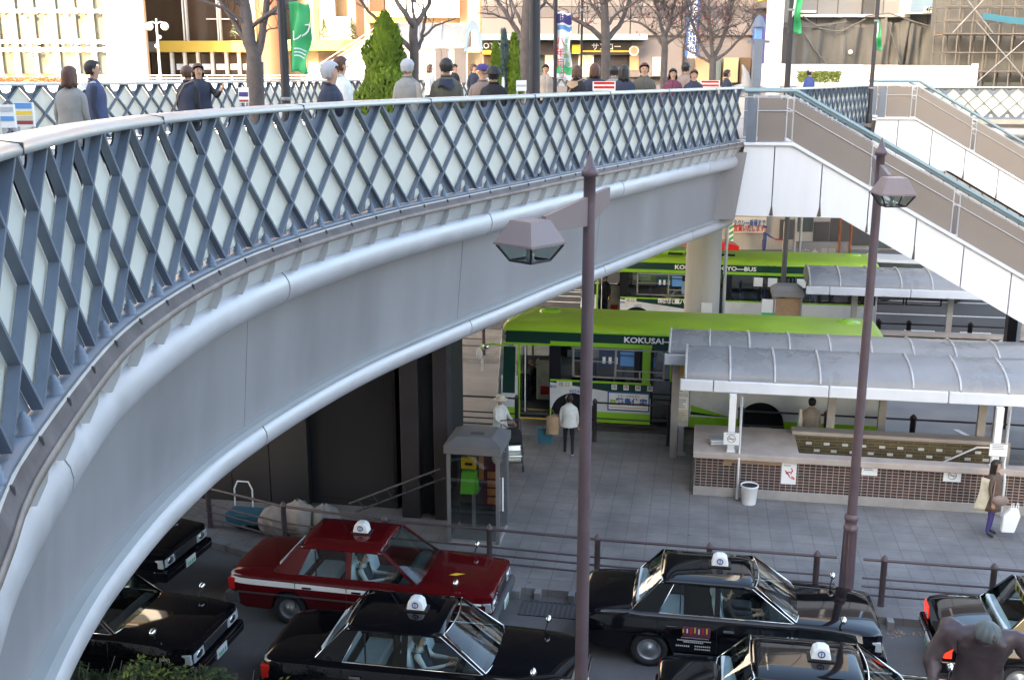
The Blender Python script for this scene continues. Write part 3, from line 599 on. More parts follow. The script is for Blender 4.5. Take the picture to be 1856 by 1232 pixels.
# phone booth
t = thing('phone_booth', 'grey-roofed glass phone booth with lime phones and posters inside', 'phone booth', (-4.27, 20.25, .146)); t.scale = (1, 1, .90)
hw, hd = .5, .5
mb = MB(); mb.bx(-.52, .52, -.52, .52, 0, .06); mb.build('base', M['concrete'], t)
mb = MB(); prof = [(-.62, -.62), (.62, -.62), (.62, .62), (-.62, .62)]
mb.bx(-.58, .58, -.58, .58, 2.16, 2.36)
mb.add([(-.58, -.58, 2.362), (.58, -.58, 2.362), (.58, .58, 2.362), (-.58, .58, 2.362), (-.36, -.36, 2.50), (.36, -.36, 2.50), (.36, .36, 2.50), (-.36, .36, 2.50)], [(0, 1, 5, 4), (1, 2, 6, 5), (2, 3, 7, 6), (3, 0, 4, 7), (4, 5, 6, 7)]); mb.build('roof', M['booth_grey'], t, bev=.015)
mb = MB(); mb.bx(-.12, .16, -.2, -.08, 2.505, 2.52); mb.build('roof_vent', M['dark_grey'], t)
for sx, sy in ((-1, -1), (1, -1), (1, 1), (-1, 1)): mb = MB(); mb.bx(sx * .5 - .035, sx * .5 + .035, sy * .5 - .035, sy * .5 + .035, .06, 2.16); mb.build('corner_post', M['booth_grey'], t)
for nm, a in (('front', (-.46, .46, -.505, -.497)), ('back', (-.46, .46, .497, .505)), ('side', (-.505, -.497, -.46, .46)), ('side', (.497, .505, -.46, .46))):
    mb = MB(); mb.bx(*a, .12, 2.14); mb.build('glass_pane', M['booth_glass'], t)
mb = MB(); mb.cyl((.535, -.15, .7), (.535, -.15, 1.5), .018, n=8); mb.build('door_handle', M['white'], t)
mb = MB(); mb.bx(-.47, .47, .38, .46, .06, 2.1); mb.build('back_board', M['dark_grey'], t)
mb = MB(); mb.bx(-.36, -.02, .0, .36, .98, 1.02); mb.bx(-.16, -.10, .1, .2, .06, .98); mb.build('shelf', M['galvanised'], t)
mb = MB(); mb.prism([(-.1, 1.02), (.2, 1.02), (.2, 1.5), (.05, 1.5)], 'x', -.36, -.06); mb.build('telephone', M['lime'], t, bev=.01); ph = t.children[-1]
mb = MB(); mb.tube([(-.03, -.02, 1.4), (.0, -.1, 1.3), (.0, -.1, 1.15), (-.03, -.02, 1.08)], .03, 8); mb.build('handset', M['lime'], ph)
mb = MB(); mb.bx(-.38, -.08, .1, .2, 1.55, 1.82); mb.build('phone_notice', M['sign_yellow'], t)
mb = MB(); mb.bx(-.30, -.14, .09, .099, 1.64, 1.70); mb.build('notice_print', M['black'], t)
for k in range(4): mb = MB(); mb.bx(.12, .44, .34, .37, .62 + k * .21, .78 + k * .21); mb.build('poster_strip', M['orange'], t)
mb = MB(); mb.bx(.02, .46, .36, .379, .55, 1.95); mb.build('poster', M['cloth_mauve'], t)
mb = MB(); mb.ball((.33, .345, 1.72), (.12, .02, .12), 14, 8); mb.build('poster_disc', M['offwhite'], t)
mb = MB(); mb.bx(-.06, .04, .35, .378, 1.2, 1.95); mb.build('poster', M['orange'], t)

# street lamps
def lamp(label, x, y, zb, ztip, ang, arm=.95, zarm=7.62):
    t = thing('street_lamp', label, 'street lamp', (x, y, zb), 0, 'mauve-brown lantern posts over the plaza')
    H = ztip - zb; za = zarm - zb
    mb = MB(); mb.lathe([(.17, 0), (.17, .05), (.14, .09), (.128, .12), (.112, 1.35), (.13, 1.37), (.13, 1.42), (.105, 1.45), (.105, 1.54), (.125, 1.56), (.125, 1.62), (.095, 1.66)], n=20); mb.build('base', M['lamp_mauve'], t)
    for k in range(10): mb = MB(); a = 2 * pi * k / 10; mb.cyl((.122 * cos(a), .122 * sin(a), .15), (.110 * cos(a), .110 * sin(a), 1.33), .012, n=6); mb.build('flute', M['lamp_mauve'], t)
    mb = MB(); mb.lathe([(.086, 1.66), (.076, 5.0), (.070, H - .62)], n=20); mb.build('pole', M['lamp_mauve'], t)
    mb = MB(); mb.lathe([(.070, H - .62), (.070, H - .29), (.098, H - .28), (.098, H - .22), (.075, H - .20), (.075, H - .18), (.058, H - .17), (.008, H)], n=14); mb.build('finial', M['lamp_mauve'], t)
    d = Vector((cos(ang), sin(ang), 0)); n = Vector((-sin(ang), cos(ang), 0))
    def L(s, w_, z): return d * s + n * w_ + Vector((0, 0, z))
    mb = MB(); pl = [(-.34, .22), (arm - .22, -.02), (arm - .22, -.20), (.02, -.20), (-.34, .04)]
    vs = [L(s, sg * .03, za + z) for sg in (-1, 1) for s, z in pl]; k = len(pl)
    mb.add(vs, [tuple(range(k)), tuple(range(k, 2 * k))[::-1]] + [(i, k + i, k + (i + 1) % k, (i + 1) % k) for i in range(k)]); mb.build('arm', M['lamp_mauve_light'], t)
    def fr(a, b, z0, z1, mb, cap=True):
        vs = [L(arm + sx * a, sy * a, z0) for sx, sy in ((-1, -1), (1, -1), (1, 1), (-1, 1))] + [L(arm + sx * b, sy * b, z1) for sx, sy in ((-1, -1), (1, -1), (1, 1), (-1, 1))]
        fs = [(i, (i + 1) % 4, 4 + (i + 1) % 4, 4 + i) for i in range(4)]
        if cap: fs += [(3, 2, 1, 0), (4, 5, 6, 7)]
        mb.add(vs, fs)
    zc = za - .28
    mb = MB(); fr(.275, .155, zc, zc + .24, mb); fr(.285, .285, zc - .025, zc, mb); o = mb.build('hood', M['lamp_mauve_light'], t)
    mb = MB(); fr(.255, .155, zc - .03, zc - .20, mb, False); mb.build('lantern_glass', M['lantern_glass'], t)
    mb = MB()
    for sx, sy in ((-1, -1), (1, -1), (1, 1), (-1, 1)): mb.cyl(L(arm + sx * .262, sy * .262, zc - .03), L(arm + sx * .158, sy * .158, zc - .205), .014, n=6)
    for i in range(4):
        c = [(-1, -1), (1, -1), (1, 1), (-1, 1)]; p, q = c[i], c[(i + 1) % 4]; mb.cyl(L(arm + p[0] * .158, p[1] * .158, zc - .205), L(arm + q[0] * .158, q[1] * .158, zc - .205), .014, n=6)
    mb.build('lantern_frame', M['fence_dark'], t)
    mb = MB(); c = L(arm, 0, zc - .05); mb.lathe([(.05, 0), (.05, -.04), (.035, -.06), (.055, -.09), (.045, -.15), (.0, -.17)], c, 12); mb.build('bulb', M['lens_clear'], t)
    mb = MB(); fr(.152, .148, zc - .206, zc - .211, mb); mb.build('lantern_floor', M['lantern_glass'], t)
lamp('mauve-brown lantern post in front, its lantern hanging to the left', -1.28, 12.4, 0, 8.55, R(236), 1.0, 7.90)
lamp('mauve-brown lantern post on the pavement, its lantern facing the camera', 2.86, 18.65, .146, 8.40, R(-80), .72, 7.86)

# enclosure under the bridge
t = thing('bridge_enclosure', 'dark grey panelled enclosure with louvres under the footbridge', 'enclosure', (-5.05, 21.2, .146))
mb = MB()
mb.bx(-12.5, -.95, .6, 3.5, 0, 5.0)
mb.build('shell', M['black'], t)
xs = [-12.4, -11.6, -10.8, -10.0, -9.2, -8.2]
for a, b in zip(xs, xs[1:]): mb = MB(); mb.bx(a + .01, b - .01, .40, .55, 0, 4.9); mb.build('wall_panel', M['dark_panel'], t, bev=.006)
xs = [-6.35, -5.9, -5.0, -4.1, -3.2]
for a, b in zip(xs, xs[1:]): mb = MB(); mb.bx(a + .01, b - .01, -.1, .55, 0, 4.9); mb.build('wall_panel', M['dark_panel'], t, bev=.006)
mb = MB()
for k in range(60): mb.add([(-3.18, .02, .2 + k * .075), (-1.3, .02, .2 + k * .075), (-1.3, .09, .255 + k * .075), (-3.18, .09, .255 + k * .075)], [(0, 1, 2, 3)])
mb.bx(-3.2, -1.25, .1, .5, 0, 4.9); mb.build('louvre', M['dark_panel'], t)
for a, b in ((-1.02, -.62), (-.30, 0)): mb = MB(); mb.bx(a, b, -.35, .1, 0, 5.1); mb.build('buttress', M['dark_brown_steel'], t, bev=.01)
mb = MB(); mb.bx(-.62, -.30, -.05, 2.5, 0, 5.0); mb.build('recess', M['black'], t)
# ladder, bags, hand trolley behind the fence
t = thing('ladder', 'grey metal ladder leaning low against the dark enclosure', 'ladder', (-7.0, 20.1, .15))
for y in (0, .38): mb = MB(); mb.tube([(0, y, .55 - y * .9), (1.9, y + .25, 1.35 - y * .9)], .022, 6); mb.build('rail', M['dark_grey'], t)
for k in range(6): mb = MB(); f = .1 + k * .16; a = Vector((1.9 * f, .25 * f, .55 + .8 * f)); mb.cyl(a, a + Vector((0, .38, -.342)), .014, n=6); mb.build('rung', M['dark_grey'], t)
def bag(label, x, y, r, m, gr):
    rnd = random.Random(x * 7 + y); a = [rnd.random() * 6 for _ in range(6)]
    def fn(u, v):
        th = 2 * pi * u; f = v
        rad = r * (.75 + .35 * sin(pi * min(1, f * 1.15)) - .72 * max(0, f - .8) * 4.5 * .3) * (1 + .10 * sin(5 * th + a[0]) * f + .06 * sin(9 * th + a[1] + 3 * f))
        rad *= 1 - .75 * max(0, (f - .78) / .22); return (rad * cos(th), rad * sin(th), 2.1 * r * f + .05 * r * sin(3 * th + a[2]))
    mb = MB(); mb.grid(fn, 36, 14); o = mb.build('rubbish_bag', M[m], None, (x, y, .15)); tag(o, label, 'bag', gr)
bag('crumpled white rubbish bag, leftmost of the heap behind the fence', -8.45, 19.6, .30, 'cloth_beige', 'rubbish bags under the bridge')
bag('crumpled white rubbish bag in the middle of the heap', -8.0, 19.75, .34, 'cloth_beige', 'rubbish bags under the bridge')
bag('grey rubbish bag, rightmost of the heap behind the fence', -7.45, 19.85, .30, 'cloth_grey', 'rubbish bags under the bridge')
t = thing('hand_trolley', 'hand trolley with a bent white handle and blue tub behind the fence', 'trolley', (-9.3, 20.0, .15))
mb = MB(); mb.tube([(-.2, 0, 0), (-.2, .02, .75), (-.12, .02, .92), (.12, .02, .92), (.2, .02, .75), (.2, 0, 0)], .018, 8); mb.build('handle', M['white'], t)
mb = MB(); mb.bx(-.24, .24, -.5, .05, .12, .16); mb.build('platform', M['grey'], t)
mb = MB(); mb.prism([(-.18, .162), (.5, .162), (.56, .38), (-.22, .38)], 'y', -.5, -.02); mb.build('tub', M['cloth_teal'], t, bev=.02)
for sx in (-.2, .2): mb = MB(); mb.cyl((sx - .02, -.2, .06), (sx + .02, -.2, .06), .06, n=10); mb.build('wheel', M['rubber'], t)

# ================================================================ taxis (local: +x forward, origin on the ground at the centre)
WX = (1.50, -1.25)
def taxi(label, paint, loc, rz=0, stripe=None, chrome_line=True, sign=True, covers='seat_cover', mirrors=True, lit=False):
    t = thing('taxi', label, 'taxi', loc, rz, 'taxis queueing along the kerb'); P = M[paint]
    LH = 2.345
    def dz(x):
        if x > 1.0: f = (x - 1.0) / 1.345; return .955 - .03 * f - .06 * f ** 4
        if x < -1.5: f = (-x - 1.5) / .845; return .955 - .01 * f - .035 * f ** 4
        return .94
    def hwf(x): e = max(0, abs(x) - 1.95) / .395; return .845 - .075 * e ** 2.2
    def arch(x):
        for c in WX:
            d = abs(x - c)
            if d < .35: return .30 + sqrt(.35 ** 2 - d * d)
        return 0
    def sec(x, cab):
        hw = hwf(x); a = arch(x); z = dz(x); e = max(0, abs(x) - 2.1) / .245
        zb = max(.22 + .10 * e, a); zs = max(.27 + .09 * e, a); z3 = max(.50, a + .015); z4 = max(.71, a + .03)
        L = [(0, zb), (hw * .55, zb), (hw - .04, zs), (hw, z3), (hw + .002, z4), (hw - .012, .735), (hw - .03, .86), (hw - .07, z - .02), (hw - .12, z)]
        if cab: L += [(hw - .15, z - .01), (hw - .22, .42), (0, .36)]
        else: L += [(.52, z + .012), (.24, z + .024), (0, z + .028)]
        return L
    xs = [-LH]; x = -LH
    while x < LH - .001: x += .067; xs.append(min(x, LH))
    secs = []
    for x in xs:
        cab = -1.45 < x < .95
        secs.append((x, sec(x, cab)))
    mb = MB(); m = len(secs[0][1]); full = []
    def ring(x, s): return [(x, y, z) for y, z in s] + [(x, -y, z) for y, z in s[-2:0:-1]]
    rs = [ring(*s) for s in secs]
    # pulled-in end caps
    def shrink(r, dx): return [(p[0] + dx, p[1] * .965, .56 + (p[2] - .56) * .93) for p in r]
    rs = [shrink(rs[0], -.03)] + rs + [shrink(rs[-1], .03)]
    n = len(rs[0]); vs = [v for r in rs for v in r]
    fs = [(i * n + k, i * n + (k + 1) % n, (i + 1) * n + (k + 1) % n, (i + 1) * n + k) for i in range(len(rs) - 1) for k in range(n)]
    mb.add(vs, fs, 0, True); mb.add(rs[0], [tuple(range(n))], 0); mb.add(rs[-1], [tuple(range(n))[::-1]], 0)
    body = mb.build('body', P, t, weld=True)
    es = body.modifiers.new('edge', 'EDGE_SPLIT'); es.split_angle = R(40)
    # panel gaps and sill
    for sx in (-1, 1):
        for x in (.98, -.18, -1.12):
            mb = MB(); mb.bx(x - .005, x + .005, sx * .842 - .006, sx * .842 + .007, .36, .86); mb.build('door_gap', M['black'], t)
        mb = MB(); mb.bx(-.85, 1.1, sx * .845 - .02, sx * .845 + .01, .25, .30); mb.build('sill_trim', M['dark_grey'], t)
        for x in (-.08, -.98): mb = MB(); mb.bx(x - .0, x + .17, sx * .845 - .02, sx * .868, .745, .785); mb.build('door_handle', M['chrome'], t, bev=.006)
        mb = MB(); mb.bx(-2.2, 2.2, sx * .846 - .012, sx * .856, .565, .60); mb.build('side_moulding', M['dark_grey'] if paint != 'black_paint' else P, t, bev=.005)
        if stripe:
            for a_, b_, h0, h1 in ((-2.34, -2.15, .10, .10), (-2.15, -1.95, .10, .10), (-1.95, -1.25, .10, .095), (-1.25, .35, .095, .075), (.35, 1.95, .075, .035), (1.95, 2.2, .035, .03)):
                mb = MB(); mb.add([(a_, sx * (hwf(a_) + .004), .73), (b_, sx * (hwf(b_) + .004), .73), (b_, sx * (hwf(b_) + .004 - .012), .73 + h1), (a_, sx * (hwf(a_) - .008), .73 + h0)], [(0, 1, 2, 3)]); mb.build('white_stripe', M['white'], t)
    # greenhouse
    yb, yt, zb, zt = .735, .600, .935, 1.425
    def Y(z): return yb + (yt - yb) * (z - zb) / (zt - zb)
    def roof(u, v):
        x = -1.10 + 1.50 * u; y = (-1 + 2 * v); a = abs(y); e = max(0, abs(u - .5) * 2 - .75) / .25
        return (x, y * (.635 - .02 * e), 1.432 + .075 * (1 - a ** 3.2) - .028 * e ** 2)
    mb = MB(); mb.grid(roof, 18, 14); o = mb.build('roof', P, t); s_ = o.modifiers.new('thick', 'SOLIDIFY'); s_.thickness = .035; s_.offset = -1
    def plate(name, pts, m, th=.035):  # pts (x,z) on the side plane
        for sx in (-1, 1):
            mb = MB(); k = len(pts); vs = [(x, sx * Y(z), z) for x, z in pts] + [(x, sx * (Y(z) - th), z) for x, z in pts]
            mb.add(vs, [tuple(range(k)), tuple(range(k, 2 * k))[::-1]] + [(i, k + i, k + (i + 1) % k, (i + 1) % k) for i in range(k)]); mb.build(name, m, t)
    plate('front_pillar', [(1.07, zb), (1.00, zb), (.37, zt + .01), (.44, zt + .015)], P)
    plate('centre_pillar', [(-.14, zb), (-.23, zb), (-.23, zt + .01), (-.14, zt + .01)], P)
    plate('rear_pillar', [(-1.10, zb), (-1.56, zb), (-1.12, zt + .02), (-.86, zt + .02)], P, .05)
    plate('window_rail', [(.42, zt + .018), (.38, zt - .03), (-.86, zt - .03), (-.9, zt + .018)], P)
    gl = M['car_glass']
    for pts in ([(-.15, zb), (1.0, zb), (.39, zt - .03), (-.15, zt - .03)], [(-.22, zb), (-.22, zt - .03), (-.86, zt - .03), (-1.10, zb)]):
        for sx in (-1, 1): mb = MB(); mb.add([(x, sx * (Y(z) - .012), z) for x, z in pts], [(0, 1, 2, 3)]); mb.build('side_window', gl, t)
    for sx in (-1, 1): mb = MB(); mb.bx(-.785, -.765, sx * .69 - .012, sx * .69 + .012, zb, zt - .02); mb.build('window_divider', M['black'], t)
    for nm, x0, x1, z0 in (('windscreen', 1.05, .40, .955), ('rear_window', -1.54, -1.08, .955)):
        def ws(u, v):
            y = (-1 + 2 * u) * (.715 + (.585 - .715) * v); b = (.10 if x0 > 0 else -.05) * (1 - (2 * u - 1) ** 2); return (x0 + (x1 - x0) * v + b * (1 - .3 * v), y, z0 + (1.445 - z0) * v)
        mb = MB(); mb.grid(ws, 12, 6); mb.build(nm, gl, t)
        mb = MB(); mb.tube([ws(i / 12, 0) for i in range(13)] + [ws(1, j / 6) for j in range(1, 7)] + [ws(1 - i / 12, 1) for i in range(1, 13)] + [ws(0, 1 - j / 6) for j in range(1, 7)], .013, 6); mb.build('window_trim', M['chrome'] if chrome_line else M['black'], t)
    if chrome_line:
        for sx in (-1, 1):
            pts = [(1.02, zb), (-1.12, zb), (-.88, zt - .015), (.36, zt - .015), (1.02, zb)]
            mb = MB(); mb.tube([(x, sx * (Y(z) + .006), z) for x, z in pts], .011, 6); mb.build('chrome_trim', M['chrome'], t)
    # interior
    sc = M[covers]
    mb = MB(); mb.bx(-1.30, -.72, -.62, .62, .40, .62); mb.build('rear_seat', sc, t, bev=.04); rsn = t.children[-1]
    mb = MB(); mb.prism([(-1.42, .58), (-1.22, .58), (-1.36, 1.08), (-1.5, 1.08)], 'y', -.60, .60); mb.build('backrest', sc, rsn, bev=.03)
    for sy in (-.36, .36):
        mb = MB(); mb.bx(-.10, .42, sy - .25, sy + .25, .42, .62); mb.build('front_seat', M['seat_dark'], t, bev=.04); f = t.children[-1]
        mb = MB(); mb.prism([(-.16, .56), (-.02, .56), (-.16, 1.12), (-.28, 1.12)], 'y', sy - .24, sy + .24); mb.build('backrest', sc, f, bev=.04)
        mb = MB(); mb.ball((-.25, sy, 1.22), (.06, .14, .10), 12, 8); mb.build('headrest', sc, f)
    mb = MB(); mb.prism([(.62, .55), (1.0, .55), (1.08, .93), (.78, .95), (.66, .85)], 'y', -.66, .66); mb.build('dashboard', M['seat_dark'], t, bev=.02)
    mb = MB(); c = Vector((.55, -.36, .86)); mb.tube([c + Vector((.07 * sin(2 * pi * k / 18), .18 * cos(2 * pi * k / 18), .17 * sin(2 * pi * k / 18))) for k in range(19)], .014, 6); mb.tube([c - Vector((0, .18, 0)), c + Vector((0, .18, 0))], .012, 6); mb.tube([c, (.72, -.36, .72)], .02, 6); mb.build('steering_wheel', M['black'], t)
    # ends
    for sy in (-1, 1):
        mb = MB(); mb.prism([(2.30, .60), (2.392, .60), (2.375, .765), (2.28, .765)], 'y', min(sy * .40, sy * .735), max(sy * .40, sy * .735)); mb.build('headlight', M['lens_clear'], t, bev=.015); h = t.children[-1]
        mb = MB(); mb.ball((2.385, sy * .56, .685), (.02, .10, .065), 12, 6); mb.build('lamp_ring', M['chrome'], h)
        mb = MB(); mb.prism([(2.20, .60), (2.37, .60), (2.35, .76), (2.20, .76)], 'y', min(sy * .74, sy * .80), max(sy * .74, sy * .80)); mb.build('indicator', M['lens_clear'], t, bev=.01)
        mb = MB(); mb.bx(-2.39, -2.25, min(sy * .48, sy * .80), max(sy * .48, sy * .80), .58, .80); mb.build('tail_lamp', M['lit_tail_lamp' if lit else 'lens_red'], t, bev=.015); h = t.children[-1]
        mb = MB(); mb.bx(-2.396, -2.38, min(sy * .5, sy * .6), max(sy * .5, sy * .6), .60, .69); mb.build('reverse_lamp', M['lens_clear'], h)
        if mirrors:
            mb = MB(); mb.tube([(1.72, sy * .70, .92), (1.74, sy * .74, 1.02), (1.76, sy * .78, 1.06)], .014, 6); mb.build('fender_mirror', M['black'], t); h = t.children[-1]
            mb = MB(); mb.ball((1.76, sy * .79, 1.10), (.05, .085, .06), 12, 8); mb.build('shell', M['chrome'], h)
    mb = MB(); mb.bx(2.33, 2.385, -.385, .385, .60, .775); mb.build('grille', M['chrome'], t, bev=.01); gr = t.children[-1]
    for k in range(5): mb = MB(); mb.bx(2.384, 2.389, -.36, .36, .615 + k * .03, .632 + k * .03); mb.build('slot', M['black'], gr)
    for sx, nm in ((1, 'front'), (-1, 'rear')):
        mb = MB(); mb.prism([(sx * 2.18, .34), (sx * 2.44, .34), (sx * 2.46, .44), (sx * 2.44, .55), (sx * 2.18, .55)], 'y', -.83, .83); mb.build('bumper', M['dark_grey'] if paint != 'black_paint' else P, t, bev=.03); b = t.children[-1]
        mb = MB(); mb.bx(min(sx * 2.455, sx * 2.47), max(sx * 2.455, sx * 2.47), -.165, .165, .36, .52); mb.build('licence_plate', M['sign_green' if paint == 'x' else 'white'], t); pl = t.children[-1]
        mb = MB()
        for k in range(4): mb.bx(min(sx * 2.469, sx * 2.474), max(sx * 2.469, sx * 2.474), -.11 + k * .065, -.075 + k * .065, .38, .45)
        mb.build('plate_print', M['sign_green'], pl)
        mb = MB(); mb.bx(min(sx * 2.452, sx * 2.462), max(sx * 2.452, sx * 2.462), -.80, .80, .47, .485); mb.build('bumper_trim', M['chrome'], b)
    for x in WX:
        for sy in (-1, 1):
            o = Vector((x, sy * .735, .30)); w_ = thing('wheel', None, None, o); w_.parent = t
            mb = MB(); vs = []; prof = [(.20, -.085), (.26, -.095), (.295, -.075), (.305, -.03), (.305, .03), (.295, .075), (.26, .095), (.20, .085)]; N = 28
            mb.add([(r * cos(2 * pi * k / N), d, r * sin(2 * pi * k / N)) for r, d in prof for k in range(N)], [(i * N + k, i * N + (k + 1) % N, ((i + 1) % 8) * N + (k + 1) % N, ((i + 1) % 8) * N + k) for i in range(8) for k in range(N)], 0, True); mb.build('tyre', M['rubber'], w_)
            mb = MB(); pr = [(.0, .075), (.05, .075), (.055, .06), (.12, .055), (.15, .035), (.17, .06), (.198, .075), (.205, .03)]
            mb.add([(r * cos(2 * pi * k / N), d * sy, r * sin(2 * pi * k / N)) for r, d in pr for k in range(N)], [(i * N + k, i * N + (k + 1) % N, (i + 1) * N + (k + 1) % N, (i + 1) * N + k) for i in range(7) for k in range(N)], 0, True); mb.build('rim', M['alu'], w_)
    if sign:
        mb = MB(); mb.prism([(-.30, 1.525), (-.02, 1.525), (-.05, 1.66), (-.11, 1.70), (-.21, 1.70), (-.27, 1.66)], 'y', -.095, .095); mb.build('roof_sign', M['white'], t, bev=.015); r_ = t.children[-1]
        mb = MB(); mb.bx(-.34, .02, -.12, .12, 1.495, 1.53); mb.build('sign_base', M['black'], r_)
        for sy in (-1, 1):
            mb = MB(); mb.tube([(-.16 + .045 * cos(2 * pi * k / 14), sy * .1, 1.61 + .045 * sin(2 * pi * k / 14)) for k in range(15)], .009, 5); mb.bx(-.165, -.155, min(sy * .098, sy * .104), max(sy * .098, sy * .104), 1.565, 1.655); mb.build('emblem', M['sign_blue'], r_)
        mb = MB(); mb.cyl((-.42, .0, 1.5), (-.55, .0, 1.72), .004, n=4); mb.build('aerial', M['black'], t)
    return t
TX = {}
TX['red'] = taxi('dark red taxi with a white stripe along its side, waiting at the kerb', 'red_paint', (-5.55, 17.02, .004), R(-1.5), stripe=True, chrome_line=False)
mb = MB(); mb.add([(-.16, 0, 0), (0, -.05, .004), (.16, 0, .0), (0, .05, .004)], [(0, 1, 2, 3)]); o = mb.build('bonnet_emblem', M['sign_yellow'], TX['red'], (1.62, -.22, .965), R(20))
TX['b3'] = taxi('black taxi with a red picture on its rear door, right of the front lamp post', 'black_paint', (.70, 16.78, .004), 0, lit=True)
TX['b2'] = taxi('black taxi in the second lane behind the front lamp post, driver inside', 'black_paint', (-3.86, 14.45, .004), 0)
TX['b4'] = taxi('black taxi at the bottom edge, only its roof and rear window showing', 'black_paint', (2.05, 14.05, .004), 0)
TX['b5'] = taxi('black taxi with a yellow sign in its rear window, at the right edge', 'black_paint', (6.38, 16.80, .004), 0, lit=True)
TX['b6'] = taxi('black taxi half hidden by the bridge pipe, headlamps facing right', 'black_paint', (-9.75, 14.62, .004), R(-2))
TX['b7'] = taxi('black taxi behind it near the kerb, only its bonnet showing under the bridge', 'black_paint', (-11.75, 17.70, .004), R(-4))
# advertisement on the rear door of b3, number on b6, sign in the rear window of b5
mb = MB(); mb.bx(-.72, -.28, -.856, -.850, .62, .80); mb.build('door_picture', M['cloth_mauve'], TX['b3'])
pic = TX['b3'].children[-1]
for k in range(7): mb = MB(); mb.bx(-.72 + k * .062, -.70 + k * .062, -.859, -.8565, .65 + random.random() * .05, .74 + random.random() * .06); mb.build('figure_mark', M[('sign_yellow', 'white', 'sign_red')[k % 3]], pic)
for k, (a, b, z) in enumerate(((-.74, -.30, .585), (-.80, -.26, .545), (-.70, -.40, .515), (-.82, -.62, .44), (-.52, -.28, .45), (-.52, -.28, .40))):
    mb = MB(); x = a
    while x < b: mb.bx(x, x + .022, -.858, -.852, z, z + .022); x += .032
    mb.build('door_print', M['offwhite'], TX['b3']); TX['b3'].children[-1]["kind"] = "stuff"
text('(601)', .085, M['cloth_cream'], 'fender_number', TX['b6'], (1.95, -.851, .68), (pi / 2, 0, 0))
mb = MB(); mb.bx(-1.10, -1.04, -.42, .42, 1.27, 1.42); mb.build('window_sign', M['sign_yellow'], TX['b5']); sg = TX['b5'].children[-1]
for k in range(4): mb = MB(); mb.bx(-1.108, -1.10, -.30 + k * .17, -.19 + k * .17, 1.30, 1.39); mb.build('sign_print', M['black'], sg)
mb = MB(); mb.bx(-1.045, -1.035, .12, .42, 1.272, 1.418); mb.build('sign_end', M['white'], sg)

